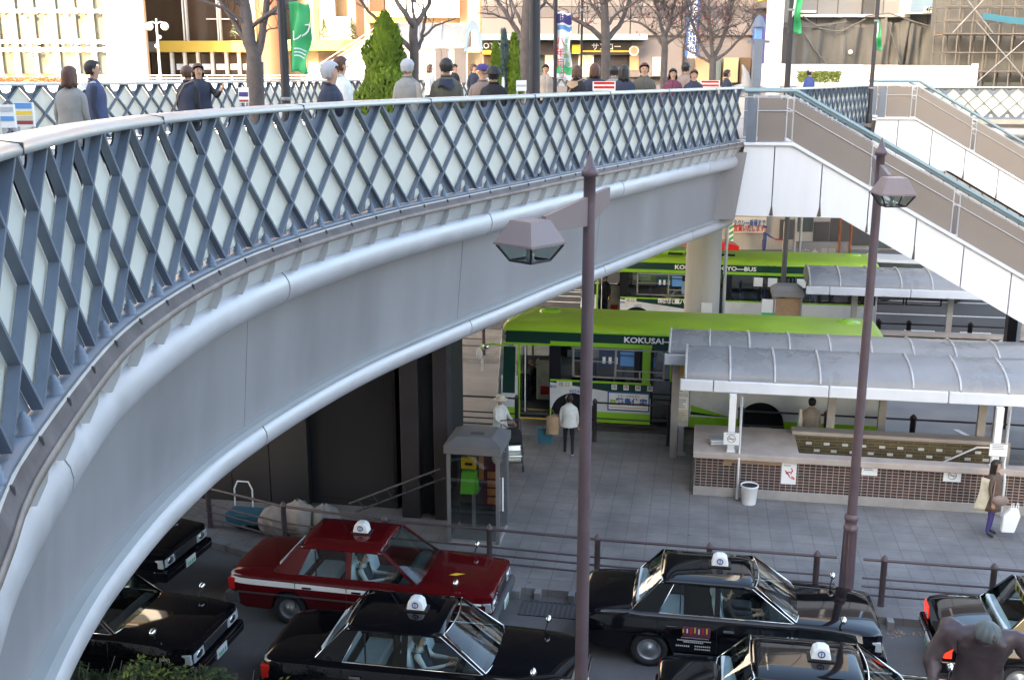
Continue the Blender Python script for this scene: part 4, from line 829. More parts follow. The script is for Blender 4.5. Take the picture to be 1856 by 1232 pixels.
# ================================================================ city buses (local: front towards -x, near side -y, origin at front near corner on the ground)
def bus(label, loc, number, L=9.9, full=True):
    t = thing('city_bus', label, 'bus', loc, 0, 'green and white city buses'); W_, H = 2.45, 2.96
    WHL = (1.95, 6.9)
    # lower shell as side panels with arch openings
    def arch(x):
        for c in WHL:
            d = abs(x - c)
            if d < .60: return .48 + sqrt(.36 - d * d)
        return 0
    def skirt(name, x0, x1, z0, z1, m, y=0.0, z1b=None, z0b=None):
        "side sheet from x0 to x1; top may slope to z1b, bottom to z0b"
        n = max(1, int((x1 - x0) / .05)); pts = []
        for side, yy, th in ((0, y, .03), (1, W_ - y, -.03)):
            mb = MB(); vs = []
            for i in range(n + 1):
                f = i / n; x = x0 + (x1 - x0) * f; zb_ = z0 + ((z0b if z0b is not None else z0) - z0) * f; zt_ = z1 + ((z1b if z1b is not None else z1) - z1) * f
                a = arch(x); zb_ = max(zb_, a); zt_ = max(zt_, zb_)
                vs += [(x, yy, zb_), (x, yy, zt_), (x, yy + th, zb_), (x, yy + th, zt_)]
            fs = []
            for i in range(n): b = i * 4; fs += [(b, b + 4, b + 5, b + 1), (b + 2, b + 3, b + 7, b + 6), (b, b + 2, b + 6, b + 4), (b + 1, b + 5, b + 7, b + 3)]
            mb.add(vs, fs); mb.build(name, m, t)
    G, Wt, DG, BK = M['bus_green'], M['bus_white'], M['bus_dark_green'], M['bus_black']
    door = (.50, 1.32); mdoor = (4.02, 5.05)
    # lower band: green strip, white flank, dark wedge above
    for a, b in ((.0, door[0]), (door[1], mdoor[0]), (mdoor[1], L)):
        skirt('green_skirt', a, b, .30, .60, G); skirt('white_flank', a, b, .60, 1.02, Wt)
    skirt('white_flank', 0, door[0], 1.02, 1.25, Wt)
    skirt('white_flank', door[1], 2.7, 1.02, 1.36, Wt, z1b=1.20); skirt('white_flank', 2.7, mdoor[0], 1.02, 1.20, Wt, z1b=1.03)
    skirt('dark_band', door[1], 2.7, 1.36, 1.40, DG, .002, z0b=1.20); skirt('dark_band', 2.7, mdoor[0], 1.20, 1.40, DG, .002, z0b=1.03)
    skirt('white_flank', mdoor[1], L, 1.02, 1.40, Wt)
    mb = MB(); mb.prism([(mdoor[1] + .03, .92), (mdoor[1] + 1.15, .62), (mdoor[1] + .03, .74)], 'y', -.006, .0); mb.build('green_flash', G, t)
    mb = MB(); mb.prism([(mdoor[1] + .03, .74), (mdoor[1] + 1.15, .62), (mdoor[1] + .03, .66)], 'y', -.006, .0); mb.build('dark_flash', DG, t)
    # window band
    skirt('green_line', door[1], mdoor[0], 1.40, 1.45, G, -.004); skirt('green_line', mdoor[1], L, 1.40, 1.45, G, -.004)
    skirt('green_line', door[1], mdoor[0], 2.38, 2.50, G, -.004); skirt('green_line', mdoor[1] - .05, L, 2.40, 2.50, G, -.004)
    skirt('green_line', .0, door[1], 2.36, 2.42, G, -.004)
    skirt('dark_cornice', .12, L, 2.50, 2.74, DG, -.002)
    for a, b in ((door[1], door[1] + .28), (door[1] + 1.62 + .62, door[1] + 1.62 + .80), (3.72, mdoor[0]), (mdoor[1], mdoor[1] + .2), (L - .6, L)): skirt('window_post', a, b, 1.45, 2.40, BK, .004)
    skirt('green_post', 3.78, 3.99, 1.45, 2.40, G, -.002)
    x = mdoor[1] + .2
    while x < L - .7: skirt('window_post', x, x + .08, 1.45, 2.40, BK, .004); x += 1.05
    skirt('door_post', door[0] - .06, door[0], .4, 2.36, G, -.004); skirt('door_post', door[1] - .03, door[1], .4, 2.36, BK, 0); skirt('door_post', mdoor[0], mdoor[0] + .05, .35, 2.4, BK); skirt('door_post', mdoor[1] - .05, mdoor[1], .35, 2.4, BK)
    # glazing with frames
    def win(x0, x1, z0, z1, bars=(), fr='alu', pane='window_glass'):
        mb = MB(); mb.quad((x0, .018, z0), (x1, .018, z0), (x1, .018, z1), (x0, .018, z1)); mb.build('window', M[pane], t); wn = t.children[-1]
        mb = MB(); q = .022
        for a in ((x0 - q, x1 + q, z0 - q, z0 + q), (x0 - q, x1 + q, z1 - q, z1 + q), (x0 - q, x0 + q, z0, z1), (x1 - q, x1 + q, z0, z1)) + tuple(bars): mb.bx(a[0], a[1], -.008, .02, a[2], a[3])
        mb.build('frame', M[fr], wn); return wn
    wa = win(1.62, 3.62, 1.56, 2.34, ((1.62, 2.56, 1.98, 2.0), (2.54, 2.58, 1.56, 2.34), (2.58, 3.62, 1.75, 1.78), (3.08, 3.11, 1.56, 1.76)))
    mb = MB(); mb.bx(1.78, 2.42, .03, .05, 2.08, 2.27); mb.build('route_board', M['lens_clear'], t)
    text('東京 17', .12, M['sign_blue'], 'route_text', t, (2.10, .026, 2.17))
    mb = MB(); mb.bx(2.62, 3.52, .03, .05, 1.86, 2.32); mb.build('route_display', M['sign_blue'], t); mb = MB(); mb.bx(2.66, 3.42, .022, .032, 1.90, 2.16); mb.bx(2.66, 3.2, .022, .032, 2.20, 2.28); mb.build('display_panel', M['screen_blue'], t.children[-1])
    for k in range(4): mb = MB(); mb.bx(2.72 + k * .16, 2.80 + k * .16, .016, .023, 1.94, 2.12); mb.build('display_print', M['white'], t)
    win(4.05 - .9 + .02 + .6, 4.0, 1.56, 2.34, (), 'bus_green')
    x = mdoor[1] + .24
    while x < L - .75: win(x, x + .97, 1.52, 2.34, ((x, x + .97, 2.06, 2.08),), 'bus_black'); x += 1.05
    # leaf of the centre door pushed open, seen through glass
    mb = MB(); mb.bx(mdoor[0] + .05, mdoor[1] - .05, .10, .13, .45, 2.35); mb.build('door_leaf', M['window_glass'], t)
    mb = MB(); mb.bx(mdoor[0] + .52, mdoor[0] + .58, .06, .09, .42, 2.36); mb.build('door_post', BK, t)
    # roof
    R_ = .22; prof = [(0, 2.74), (.01, 2.80), (.06, 2.87), (.16, 2.925), (.34, 2.955), (W_ / 2, 2.985), (W_ - .34, 2.955), (W_ - .16, 2.925), (W_ - .06, 2.87), (W_ - .01, 2.80), (W_, 2.74)]
    mb = MB(); vs = []; st = [(.22, .50), (.10, .72), (.13, .9), (.22, .97), (.40, 1), (L - .3, 1), (L - .12, .97), (L - .04, .88), (L, .7), (L, .5)]
    st = [(.02, .2), (.03, .55), (.08, .8), (.18, .93), (.38, 1), (L - .35, 1), (L - .16, .94), (L - .06, .82), (L - .01, .55), (L, .2)]
    for x, s in st: vs += [(x, y, 2.74 + (z - 2.74) * s) for y, z in prof]
    m = len(prof); mb.add(vs, [(i * m + k, i * m + k + 1, (i + 1) * m + k + 1, (i + 1) * m + k) for i in range(len(st) - 1) for k in range(m - 1)], 0, True); mb.build('roof', M['bus_roof_green'], t)
    mb = MB(); mb.tube([(.25, -.008, 2.765), (L - .02, -.008, 2.765)], .022, 6); mb.tube([(.25, W_ + .008, 2.765), (L - .02, W_ + .008, 2.765)], .022, 6); mb.build('roof_gutter', G, t)
    for x in (1.1, L - .75):
        mb = MB(); mb.lathe([(.30, 0), (.30, .03), (.24, .07), (.10, .09), (.01, .095)], (0, 0, 0), 24); mb.build('roof_vent', G, t, (x, W_ * .62, 2.955)); t.children[-1].scale = (1.2, .7, 1)
    if not full:
        mb = MB(); mb.bx(2.4, 4.6, .65, 1.7, 2.96, 3.12); mb.build('cooling_unit', G, t, bev=.03); cu = t.children[-1]
        for k in range(4): mb = MB(); mb.bx(2.5 + k * .52, 2.95 + k * .52, .635, .66, 2.99, 3.07); mb.build('grille', BK, cu)
    # front end
    mb = MB(); fr = [(.02, 2.74), (.0, 2.42), (-.03, 2.3), (-.10, 1.15), (-.10, .45), (-.06, .30)]
    mb.grid(lambda u, v: (lambda k: (fr[k][0] - .10 * (1 - (2 * u - 1) ** 4), W_ * u, fr[k][1]))(int(round(v * 5))), 14, 5); mb.build('front_panel', Wt, t)
    mb = MB(); mb.grid(lambda u, v: (-.035 - .07 * v - .112 * (1 - (2 * (.05 + .9 * u) - 1) ** 4) + .03 * (1 - v), W_ * (.05 + .9 * u), 2.32 - 1.12 * v), 14, 5); mb.build('windscreen', M['window_glass'], t)
    mb = MB(); mb.prism([(-.005, .78), (.46, .78), (.46, 1.5), (-.02, 1.5)], 'y', -.004, .004); mb.build('corner_panel', Wt, t)
    mb = MB(); mb.prism([(.02, 1.0), (.36, 1.0), (.38, 2.3), (.06, 2.3)], 'y', -.014, -.006); mb.build('corner_window', M['bus_dark_green'], t)
    mb = MB(); mb.bx(.10, L, .0, .03, 2.36, 2.52); mb.build('header', DG, t)
    mb = MB(); mb.tube([(.05, .02, 2.30), (-.25, -.05, 2.38), (-.52, -.08, 2.32), (-.60, -.08, 2.2)], .025, 8); mb.build('mirror_arm', G, t)
    mb = MB(); mb.ball((-.60, -.1, 2.08), (.09, .06, .16), 12, 8); mb.bx(-.56, -.50, -.1, -.04, 1.6, 1.95); mb.build('mirror', M['offwhite'], t)
    mb = MB(); mb.ball((-.42, -.1, 2.28), (.10, .05, .08), 12, 8); mb.build('round_mirror', M['chrome'], t)
    mb = MB(); mb.bx(-.16, -.06, .12, W_ - .12, .30, .62); mb.build('bumper', M['white'], t, bev=.03)
    for y in (.35, W_ - .35): mb = MB(); mb.ball((-.19, y, .72), (.05, .13, .10), 12, 8); mb.build('headlight', M['lens_clear'], t)
    mb = MB(); mb.bx(L - .02, L, .0, W_, .35, 2.74); mb.build('rear_panel', Wt, t); rp = t.children[-1]
    mb = MB(); mb.bx(L, L + .006, .3, W_ - .3, 1.5, 2.3); mb.build('rear_window', M['bus_black'], t)
    for y in (.12, W_ - .3): mb = MB(); mb.bx(L, L + .03, y, y + .18, .8, 1.3); mb.build('tail_lamp', M['lens_red'], t)
    # interior
    mb = MB(); mb.bx(.05, L - .05, .05, W_ - .05, .40, .46); mb.bx(5.3, L - .05, .06, W_ - .06, .46, .85); mb.build('floor', M['dark_grey'], t)
    mb = MB(); mb.bx(.06, L - .04, W_ - .05, W_ - .02, .45, 1.45); mb.bx(.06, L - .04, .06, W_ - .02, 2.60, 2.64); mb.build('inner_lining', M['grey'], t)
    mb = MB(); mb.bx(.75, 1.28, 1.30, 1.34, .46, 1.6); mb.build('driver_partition', M['cloth_cream'], t)
    mb = MB(); mb.bx(.88, 1.14, 1.27, 1.30, .62, .86); mb.build('partition_box', M['lens_red'], t)
    mb = MB(); mb.bx(.30, .62, 1.1, 2.2, .46, 1.25); mb.build('dashboard', BK, t, bev=.03)
    mb = MB(); mb.bx(.72, 1.22, 1.55, 2.05, .8, .95); mb.bx(1.12, 1.24, 1.55, 2.05, .95, 1.7); mb.build('driver_seat', M['cloth_navy'], t, bev=.03)
    mb = MB(); c = Vector((.62, 1.8, 1.35)); mb.tube([c + Vector((.12 * sin(2 * pi * k / 18), .22 * cos(2 * pi * k / 18), .16 * sin(2 * pi * k / 18))) for k in range(19)], .018, 6); mb.build('steering_wheel', BK, t)
    for k in range(8):
        for y in (.35, 1.75):
            if k < 3 and y < 1: continue
            mb = MB(); x = 1.9 + k * .85; z = .85 if x > 5.2 else .46; mb.bx(x, x + .45, y, y + .42, z + .3, z + .42); mb.bx(x + .38, x + .46, y, y + .42, z + .42, z + 1.0); mb.build('passenger_seat', M['cloth_blue'], t, bev=.03)
    for x in (1.45, 3.0, 5.2): mb = MB(); mb.cyl((x, .5, .46), (x, .5, 2.6), .016, n=8); mb.build('grab_pole', M['sign_yellow' if x > 2 else 'chrome'], t)
    mb = MB(); mb.bx(door[0], door[1], .0, .3, .33, .345); mb.build('door_step', M['dark_grey'], t); mb = MB(); mb.bx(door[0], door[1], -.01, .03, .30, .33); mb.bx(door[0], door[1], .30, .33, .46, .475); mb.build('step_edge', M['sign_yellow'], t)
    mb = MB(); mb.cyl((door[0] + .12, .12, .4), (door[0] + .12, .12, 2.3), .018, n=8); mb.build('door_rail', M['white'], t)
    mb = MB(); mb.quad((door[0] + .02, .07, .4), (door[0] + .16, .28, .4), (door[0] + .16, .28, 2.3), (door[0] + .02, .07, 2.3)); mb.build('front_door_leaf', M['window_glass'], t)
    mb = MB(); mb.bx(.3, L - .4, .25, W_ - .25, .25, .40); mb.build('chassis', BK, t)
    # wheels
    for x in WHL:
        mb = MB(); mb.bx(x - .62, x + .62, .05, .12, .46, 1.12); mb.build('arch_liner', BK, t)
        for y, sg in ((.18, -1), (W_ - .18, 1)):
            o = thing('wheel', None, None, (x, y, .48)); o.parent = t; N = 28
            pr = [(.30, -.12), (.42, -.13), (.475, -.10), (.48, 0), (.475, .10), (.42, .13), (.30, .12)]
            mb = MB(); mb.add([(r * cos(2 * pi * k / N), d, r * sin(2 * pi * k / N)) for r, d in pr for k in range(N)], [(i * N + k, i * N + (k + 1) % N, ((i + 1) % 7) * N + (k + 1) % N, ((i + 1) % 7) * N + k) for i in range(7) for k in range(N)], 0, True); mb.build('tyre', M['rubber'], o)
            pr = [(0, .10), (.09, .10), (.11, .05), (.20, .02), (.26, .06), (.30, .10), (.31, .03)]
            mb = MB(); mb.add([(r * cos(2 * pi * k / N), d * sg, r * sin(2 * pi * k / N)) for r, d in pr for k in range(N)], [(i * N + k, i * N + (k + 1) % N, (i + 1) * N + (k + 1) % N, (i + 1) * N + k) for i in range(6) for k in range(N)], 0, True); mb.build('rim', M['grey'], o)
    # lettering
    text('KOKUSAI—KOGYO—BUS', .205, M['white'], 'cornice_lettering', t, (4.72, -.014, 2.61), sx=1.22, bold=.006)
    mb = MB(); mb.bx(1.50, 1.92, -.012, 0, 1.24, 1.40); mb.build('exit_plate', M['offwhite'], t); text('出 口', .13, M['black'], 'exit_text', t.children[-1], (1.71, -.014, 1.32))
    text('(東京)', .085, M['sign_blue'], 'depot_text', t, (1.40, -.006, 1.24)); text(number, .14, M['sign_blue'], 'fleet_number', t, (1.98, -.006, 1.13))
    if full:
        for k, ch in enumerate('国際興業'):
            mb = MB(); mb.bx(2.98 + k * .315, 3.12 + k * .315, -.014, 0, 1.24, 1.38); mb.build('crest_plate', M['white'], t); text(ch, .12, M['bus_dark_green'], 'crest_text', t.children[-1], (3.05 + k * .315, -.017, 1.31))
        sg = thing('side_advert', 'blue-framed advertising board of a housing firm', None, (2.88, -.012, .66)); sg.parent = t
        mb = MB(); mb.bx(0, 1.12, -.012, 0, 0, .53); mb.build('frame', M['sign_blue'], sg); mb = MB(); mb.bx(.035, 1.085, -.018, -.008, .04, .49); mb.build('board', M['white'], sg)
        text('藤島住宅', .21, M['sign_blue'], 'board_text', sg, (.64, -.021, .25), bold=.008); text('住まいの総合商社', .075, M['grey'], 'board_line', sg, (.56, -.021, .42))
        mb = MB()
        for a, b in ((.07, .22), (.15, .22), (.07, .30), (.15, .30)): mb.bx(a, a + .07, -.022, -.017, b - .06, b + .01)
        mb.build('board_mark', M['bus_green'], sg); mb = MB(); mb.bx(.06, 1.06, -.021, -.017, .09, .11); mb.build('board_rule', M['orange'], sg)
    else:
        text('国際興業バス', .20, M['white'], 'side_text', t, (3.3, -.012, 1.33), bold=.006)
        mb = MB(); mb.bx(3.55, 4.0, -.01, 0, 1.62, 2.1); mb.build('window_poster', M['blue_grey'], t)
        for k, xx in enumerate((6.1, 6.6, 7.6)): mb = MB(); mb.bx(xx, xx + .32, -.01, .0, 2.0, 2.32); mb.build('window_notice', M['white'], t)
    return t
bus('green and white city bus at the nearer stop, number 9054 on its flank', (-5.15, 27.62, .004), '9054')
bus('green and white city bus farther off, behind the round concrete pier', (-4.15, 39.0, .004), '6022', 10.4, False)

# ================================================================ people (local: facing +x, feet on z=0)
def person(label, loc, rz, h=1.66, top='cloth_grey', bot='cloth_black', hair='hair_black', hl=.0, coat=None, hem=.80, shoes='black', J=None, group=None, skirt=False, hat=None, slim=1.0, sit=False, parent=None):
    s = h / 1.70; V = {}
    V.update(pel=(0, 0, .95, .105), spi=(0, 0, 1.12, .105), che=(.0, 0, 1.30, .115), nb=(-.005, 0, 1.435, .07), nk=(.008, 0, 1.50, .052), jaw=(.032, 0, 1.555, .066), hd=(.018, 0, 1.615, .088), tp=(.008, 0, 1.665, .062))
    for k, y in (('l', 1), ('r', -1)):
        V.update({'hip' + k: (0, y * .085, .90, .088), 'kn' + k: (.02, y * .10, .50, .056), 'an' + k: (-.02, y * .105, .09, .038), 'to' + k: (.13, y * .12, .035, .030), 'sh' + k: (0, y * .175, 1.385, .062), 'el' + k: (-.03, y * .225, 1.12, .043), 'wr' + k: (.04, y * .235, .89, .030)})
    if sit: V.update(pel=(0, 0, .55, .115), spi=(-.05, 0, .72, .105), che=(-.10, 0, .90, .115), nb=(-.115, 0, 1.035, .07), nk=(-.10, 0, 1.09, .052), jaw=(-.07, 0, 1.14, .066), hd=(-.085, 0, 1.20, .088), tp=(-.095, 0, 1.25, .062))
    if sit:
        for k, y in (('l', 1), ('r', -1)): V.update({'hip' + k: (.02, y * .09, .54, .085), 'kn' + k: (.42, y * .12, .58, .058), 'an' + k: (.66, y * .12, .26, .04), 'to' + k: (.80, y * .12, .24, .03), 'sh' + k: (-.10, y * .175, .985, .062), 'el' + k: (.06, y * .23, .78, .043), 'wr' + k: (.32, y * .16, .88, .030)})
    if J:
        for k, v in J.items(): V[k] = (*v, V[k][3]) if len(v) == 3 else v
    E_ = [('pel', 'spi'), ('spi', 'che'), ('che', 'nb'), ('nb', 'nk'), ('nk', 'jaw'), ('jaw', 'hd'), ('hd', 'tp')]
    for k in 'lr': E_ += [('pel', 'hip' + k), ('hip' + k, 'kn' + k), ('kn' + k, 'an' + k), ('an' + k, 'to' + k), ('che', 'sh' + k), ('sh' + k, 'el' + k), ('el' + k, 'wr' + k)]
    for k, y in (('l', 1), ('r', -1)):
        w_ = Vector(V['wr' + k][:3]); d = (w_ - Vector(V['el' + k][:3])).normalized(); sd = d.cross(Vector((0, y, 0)));
        if sd.length < .1: sd = Vector((1, 0, 0))
        sd.normalize(); pa = w_ + d * .065; V['pa' + k] = (*pa, .030); E_.append(('wr' + k, 'pa' + k)); nrm = sd.cross(d)
        for i, (o, l) in enumerate(((-.030, .058), (-.010, .072), (.010, .067), (.028, .050))):
            a = pa + sd * o + d * .035; b = a + d * l * .55 - nrm * .010 * y; c = b + d * l * .45 - nrm * .022 * y
            for q, pnt in (('a', a), ('b', b), ('c', c)): V[f'f{k}{i}{q}'] = (*pnt, .0088 if q != 'c' else .007)
            E_ += [('pa' + k, f'f{k}{i}a'), (f'f{k}{i}a', f'f{k}{i}b'), (f'f{k}{i}b', f'f{k}{i}c')]
        a = w_ + d * .035 - sd * .040; b = a + d * .035 - sd * .018
        V['t' + k + 'a'] = (*a, .011); V['t' + k + 'b'] = (*b, .008); E_ += [('wr' + k, 't' + k + 'a'), ('t' + k + 'a', 't' + k + 'b')]
    names = list(V); ix = {n: i for i, n in enumerate(names)}
    me = bpy.data.meshes.new('body'); me.from_pydata([tuple(c * s for c in V[n][:3]) for n in names], [(ix[a], ix[b]) for a, b in E_], [])
    o = bpy.data.objects.new('person', me); COL.objects.link(o)
    sk = o.modifiers.new('skin', 'SKIN'); sk.use_smooth_shade = True; sk.branch_smoothing = .6
    if not me.skin_vertices: me.attributes  # layer is made with the modifier below
    if not me.skin_vertices:
        import bmesh
        bm = bmesh.new(); bm.from_mesh(me); bm.verts.layers.skin.verify(); bm.to_mesh(me); bm.free()
    for n, sv in zip(names, me.skin_vertices[0].data):
        r = V[n][3] * s * (slim if n in ('pel', 'spi', 'che') else 1); sv.radius = (r, r); sv.use_root = n == 'pel'
    su = o.modifiers.new('sub', 'SUBSURF'); su.levels = su.render_levels = 1
    dg = bpy.context.evaluated_depsgraph_get(); m2 = bpy.data.meshes.new_from_object(o.evaluated_get(dg)); o.modifiers.clear(); o.data = m2; m2.name = 'body'
    m2.materials.clear()
    for m_ in ('skin', top, bot, shoes): m2.materials.append(M[m_])
    cls = {}
    for n in names:
        cls[n] = 0
        if n[:2] in ('sp', 'ch', 'nb', 'sh', 'el'): cls[n] = 1
        if n[:2] in ('pe', 'hi', 'kn', 'an'): cls[n] = 2
        if n[:2] == 'to': cls[n] = 3
    segs = [(Vector(V[a][:3]) * s, Vector(V[b][:3]) * s, a, b) for a, b in E_]
    for p in m2.polygons:
        c = p.center; best = 9; bi = 0
        for a, b, na, nb_ in segs:
            d = b - a; t_ = max(0, min(1, (c - a).dot(d) / max(d.length_squared, 1e-9))); q = (c - a - d * t_).length - V[na][3] * s * (1 - t_) - V[nb_][3] * s * t_
            if q < best:
                best = q; bi = cls[na] if (t_ < .5 or nb_[0] == 'x') else cls[nb_]
                if na[:2] == 'el': bi = 1 if t_ < .88 else 0
                if na == 'nb': bi = 1 if t_ < .3 else 0
                if na[:2] == 'an': bi = 3
                if na == 'pel' and nb_ == 'spi': bi = 2 if t_ < .4 else 1
        p.material_index = bi; p.use_smooth = True
    # face: nose, eyes, mouth, ears, joined to the body mesh
    mb = MB(); hd = Vector(V['hd'][:3]) * s; k = s
    mb.add([hd + Vector(q) * k for q in ((.084, 0, .012), (.082, .014, -.030), (.082, -.014, -.030), (.112, 0, -.026))], [(0, 1, 3), (0, 3, 2), (1, 2, 3)], 0)
    for y in (-1, 1):
        mb.ball(hd + Vector((.080, y * .032, .004)) * k, (.008 * k, .013 * k, .007 * k), 8, 5, 1); mb.ball(hd + Vector((0, y * .086, -.01)) * k, (.022 * k, .012 * k, .032 * k), 8, 6, 0); mb.obx(hd + Vector((.082, y * .032, .026)) * k, (.006 * k, .034 * k, .006 * k), None, 1)
    mb.obx(hd + Vector((.084, 0, -.058)) * k, (.008 * k, .040 * k, .008 * k), None, 2)
    f = mb.build('face', [M['skin'], M['hair_black'], M['cloth_mauve']])
    import bmesh
    m2.materials.append(M['hair_black']); m2.materials.append(M['cloth_mauve']); bm = bmesh.new(); bm.from_mesh(m2); n0 = len(bm.faces); bm.from_mesh(f.data); bm.faces.ensure_lookup_table()
    for q in bm.faces[n0:]: q.material_index = (0, 4, 5)[q.material_index]
    bm.to_mesh(m2); bm.free(); bpy.data.objects.remove(f)
    # hair
    if hair:
        rnd = random.Random(label); ph = rnd.random() * 6; rx, ry, rz_ = .110, .095, .108
        def hf(u, v):
            az = 2 * pi * u; c = cos(az); lim = R(58) + R(60) * max(0, min(1, (.62 - c) / .62)) + R(4) * sin(7 * az)
            th = lim * v; z = rz_ * cos(th); r = sin(th) if th < pi / 2 else 1.0
            w2 = 1 + (.05 * sin(9 * az + 4 * v + ph) + .035 * sin(23 * az + 9 * v + 2 * ph)) * v + .04 * sin(3 * az + ph) * sin(pi * v)
            if th > pi / 2: z = -max(hl, .085) * (th - pi / 2) / (R(118) - pi / 2); r = 1.0 + .12 * min(1, -z / .25) if hl > .05 else 1.0 - .22 * (th - pi / 2) / R(28)
            return (hd.x + (-.012 + rx * r * c * w2) * k, hd.y + ry * r * sin(az) * w2 * k, hd.z + (.012 + z) * k)
        mb = MB(); mb.grid(hf, 28, 12); ho = mb.build('hair', M[hair], o); q = ho.modifiers.new('thick', 'SOLIDIFY'); q.thickness = .007; q.offset = -1
    if hat:
        mb = MB(); c = hd + Vector((0, 0, .035)) * k; mb.lathe([(.115, 0), (.112, .03), (.10, .07), (.06, .10), (.005, .108)], c, 18); 
        if hat[1] == 'brim': mb.lathe([(.10, .0), (.19, -.02), (.185, -.03), (.1, -.012)], c, 18)
        if hat[1] == 'peak': mb.obx(c + Vector((.135, 0, .005)), (.09, .15, .012))
        mb.build('hat', M[hat[0]], o)
    if coat and not sit:
        secs = [(hem, .185 + .05 * (.85 - hem), .235 + .05 * (.85 - hem)), (.95, .165, .215), (1.10, .150, .198), (1.26, .158, .212), (1.36, .135, .200), (1.42, .100, .150), (1.465, .068, .082)]
        sp = Vector(V['che'][:3]); lean = (V['che'][0] - V['pel'][0]) / .35
        def cf(u, v):
            q = v * (len(secs) - 1); i = min(int(q), len(secs) - 2); t_ = q - i; z, a, b = [secs[i][j] + (secs[i + 1][j] - secs[i][j]) * t_ for j in range(3)]
            th = 2 * pi * u; w2 = 1 + (.03 * sin(7 * th + 3) + .02 * sin(12 * th)) * max(0, (1.25 - z) / .5)
            return ((a * cos(th) * w2 + lean * (z - .95)) * s, b * sin(th) * w2 * s * slim, z * s)
        mb = MB(); mb.grid(cf, 28, 18); co = mb.build('coat', M[coat], o); q = co.modifiers.new('thick', 'SOLIDIFY'); q.thickness = .012; q.offset = -1
        mb = MB(); mb.tube([(.055 * s * cos(a) + V['nb'][0] * s, .075 * s * sin(a), 1.462 * s + .02 * s * (cos(a) < 0)) for a in [2 * pi * i / 14 for i in range(15)]], .016 * s, 6); mb.build('collar', M[coat], o)
    o.location = loc; o.rotation_euler = (0, 0, rz)
    if parent: o.parent = parent
    return tag(o, label, 'person', group)
PV = .146
GD = 'people walking on the footbridge deck'
def deck(u, vtop, Y, z0=7.84):
    p = pt(u, vtop, Y); return (p.x, p.y, z0), max(1.35, min(1.86, p.z - z0))
# ---- street level
person('woman with long black hair in a dark brown coat standing by the tiled wall', (6.12, 22.05, PV), R(-25), 1.62, 'cloth_brown', 'cloth_purple', 'hair_black', .42, 'cloth_brown', .62, slim=.86)
t = thing('carrier_bag', 'large white carrier bag held by the woman in the brown coat', 'bag', (6.46, 21.90, PV + .18), R(10))
mb = MB(); mb.prism([(-.17, .0), (.10, -.02), (.19, .34), (.14, .50), (-.02, .52), (-.16, .36)], 'y', -.05, .05); mb.build('sack', M['white'], t, bev=.02)
for x in (.0, .10): mb = MB(); mb.tube([(x, 0, .50), (x + .01, 0, .62), (x + .04, 0, .62), (x + .05, 0, .5)], .008, 5); mb.build('handle', M['white'], t)
mb = MB(); mb.ball((6.20, 21.80, 1.02), (.17, .07, .11), 16, 10); mb.tube([(6.06, 21.8, 1.06), (6.1, 21.9, 1.42), (6.2, 22.05, 1.50)], .012, 6); tag(mb.build('shoulder_bag', M['cloth_taupe']), 'taupe shoulder bag in front of the woman in the brown coat', 'bag')
mb = MB(); mb.grid(lambda u, v: (5.93 + .04 * sin(3 * v) + .07 * (u - .5) * 2 * (1 + v) - .05 * v, 21.98 + .05 * cos(pi * u) , 1.42 - .70 * v), 8, 8); o = mb.build('draped_scarf', M['cloth_cream']); q = o.modifiers.new('thick', 'SOLIDIFY'); q.thickness = .03; tag(o, 'pale yellow cloth draped over the arm of the woman in brown', 'cloth')
person('woman in a white jacket walking away with shopping bags behind the lamp post', (-3.02, 25.25, PV), R(95), 1.58, 'cloth_white', 'cloth_black', 'hair_black', .05, 'cloth_white', .86, 'white', J=dict(knl=(.10, .10, .50), anl=(.12, .105, .09), tol=(.25, .12, .035), knr=(.0, -.10, .5), anr=(-.16, -.105, .12), tor=(-.03, -.12, .04)))
t = thing('paper_bag', 'crumpled tan paper bag hanging from the shopping woman\'s arm', 'bag', (-3.42, 25.15, .75), .3); mb = MB(); mb.grid(lambda u, v: (.15 * cos(2 * pi * u) * (1 + .12 * sin(5 * 2 * pi * u + 4 * v)), .09 * sin(2 * pi * u), .46 * v + .02 * sin(11 * u)), 20, 6); mb.build('sack', M['cloth_tan'], t); mb = MB(); mb.tube([(-.08, 0, .45), (0, 0, .62), (.08, 0, .45)], .008, 5); mb.build('handle', M['cloth_tan'], t)
t = thing('shopping_bag', 'dark teal shopping bag beside the tan paper bag', 'bag', (-3.62, 25.35, .42), .1); mb = MB(); mb.prism([(-.18, 0), (.16, 0), (.20, .40), (-.2, .38)], 'y', -.07, .07); mb.build('sack', M['cloth_teal'], t, bev=.03); mb = MB(); mb.tube([(-.08, 0, .38), (0, 0, .55), (.08, 0, .38)], .01, 5); mb.build('handle', M['cloth_teal'], t)
person('person in a white tracksuit top and beige hat pushing the stroller', (-4.70, 24.95, PV), R(-35), 1.56, 'cloth_white', 'cloth_jean', None, 0, 'cloth_white', .84, hat=('cloth_cream', 'brim'), J=dict(elr=(.10, -.25, 1.12), wrr=(.36, -.20, 1.02), ell=(.10, .24, 1.12), wrl=(.38, .16, 1.02)))
mb = MB()
for y in (-.07, .08): mb.tube([(-4.70 + .12, 24.80 + y, 1.42), (-4.62, 24.78 + y, 1.2), (-4.62, 24.76 + y, 1.0)], .012, 5)
t = thing('stroller', 'dark folding stroller with a black hood and patterned seat', 'stroller', (-4.26, 24.25, PV), R(-75))
mb = MB()
for y in (-.24, .24): mb.tube([(-.62, y, 1.0), (-.50, y, .92), (-.05, y, .45), (.30, y * .9, .12)], .014, 6); mb.tube([(.05, y, .55), (-.32, y, .12)], .014, 6); mb.tube([(-.2, y, .60), (.28, y, .42)], .012, 6)
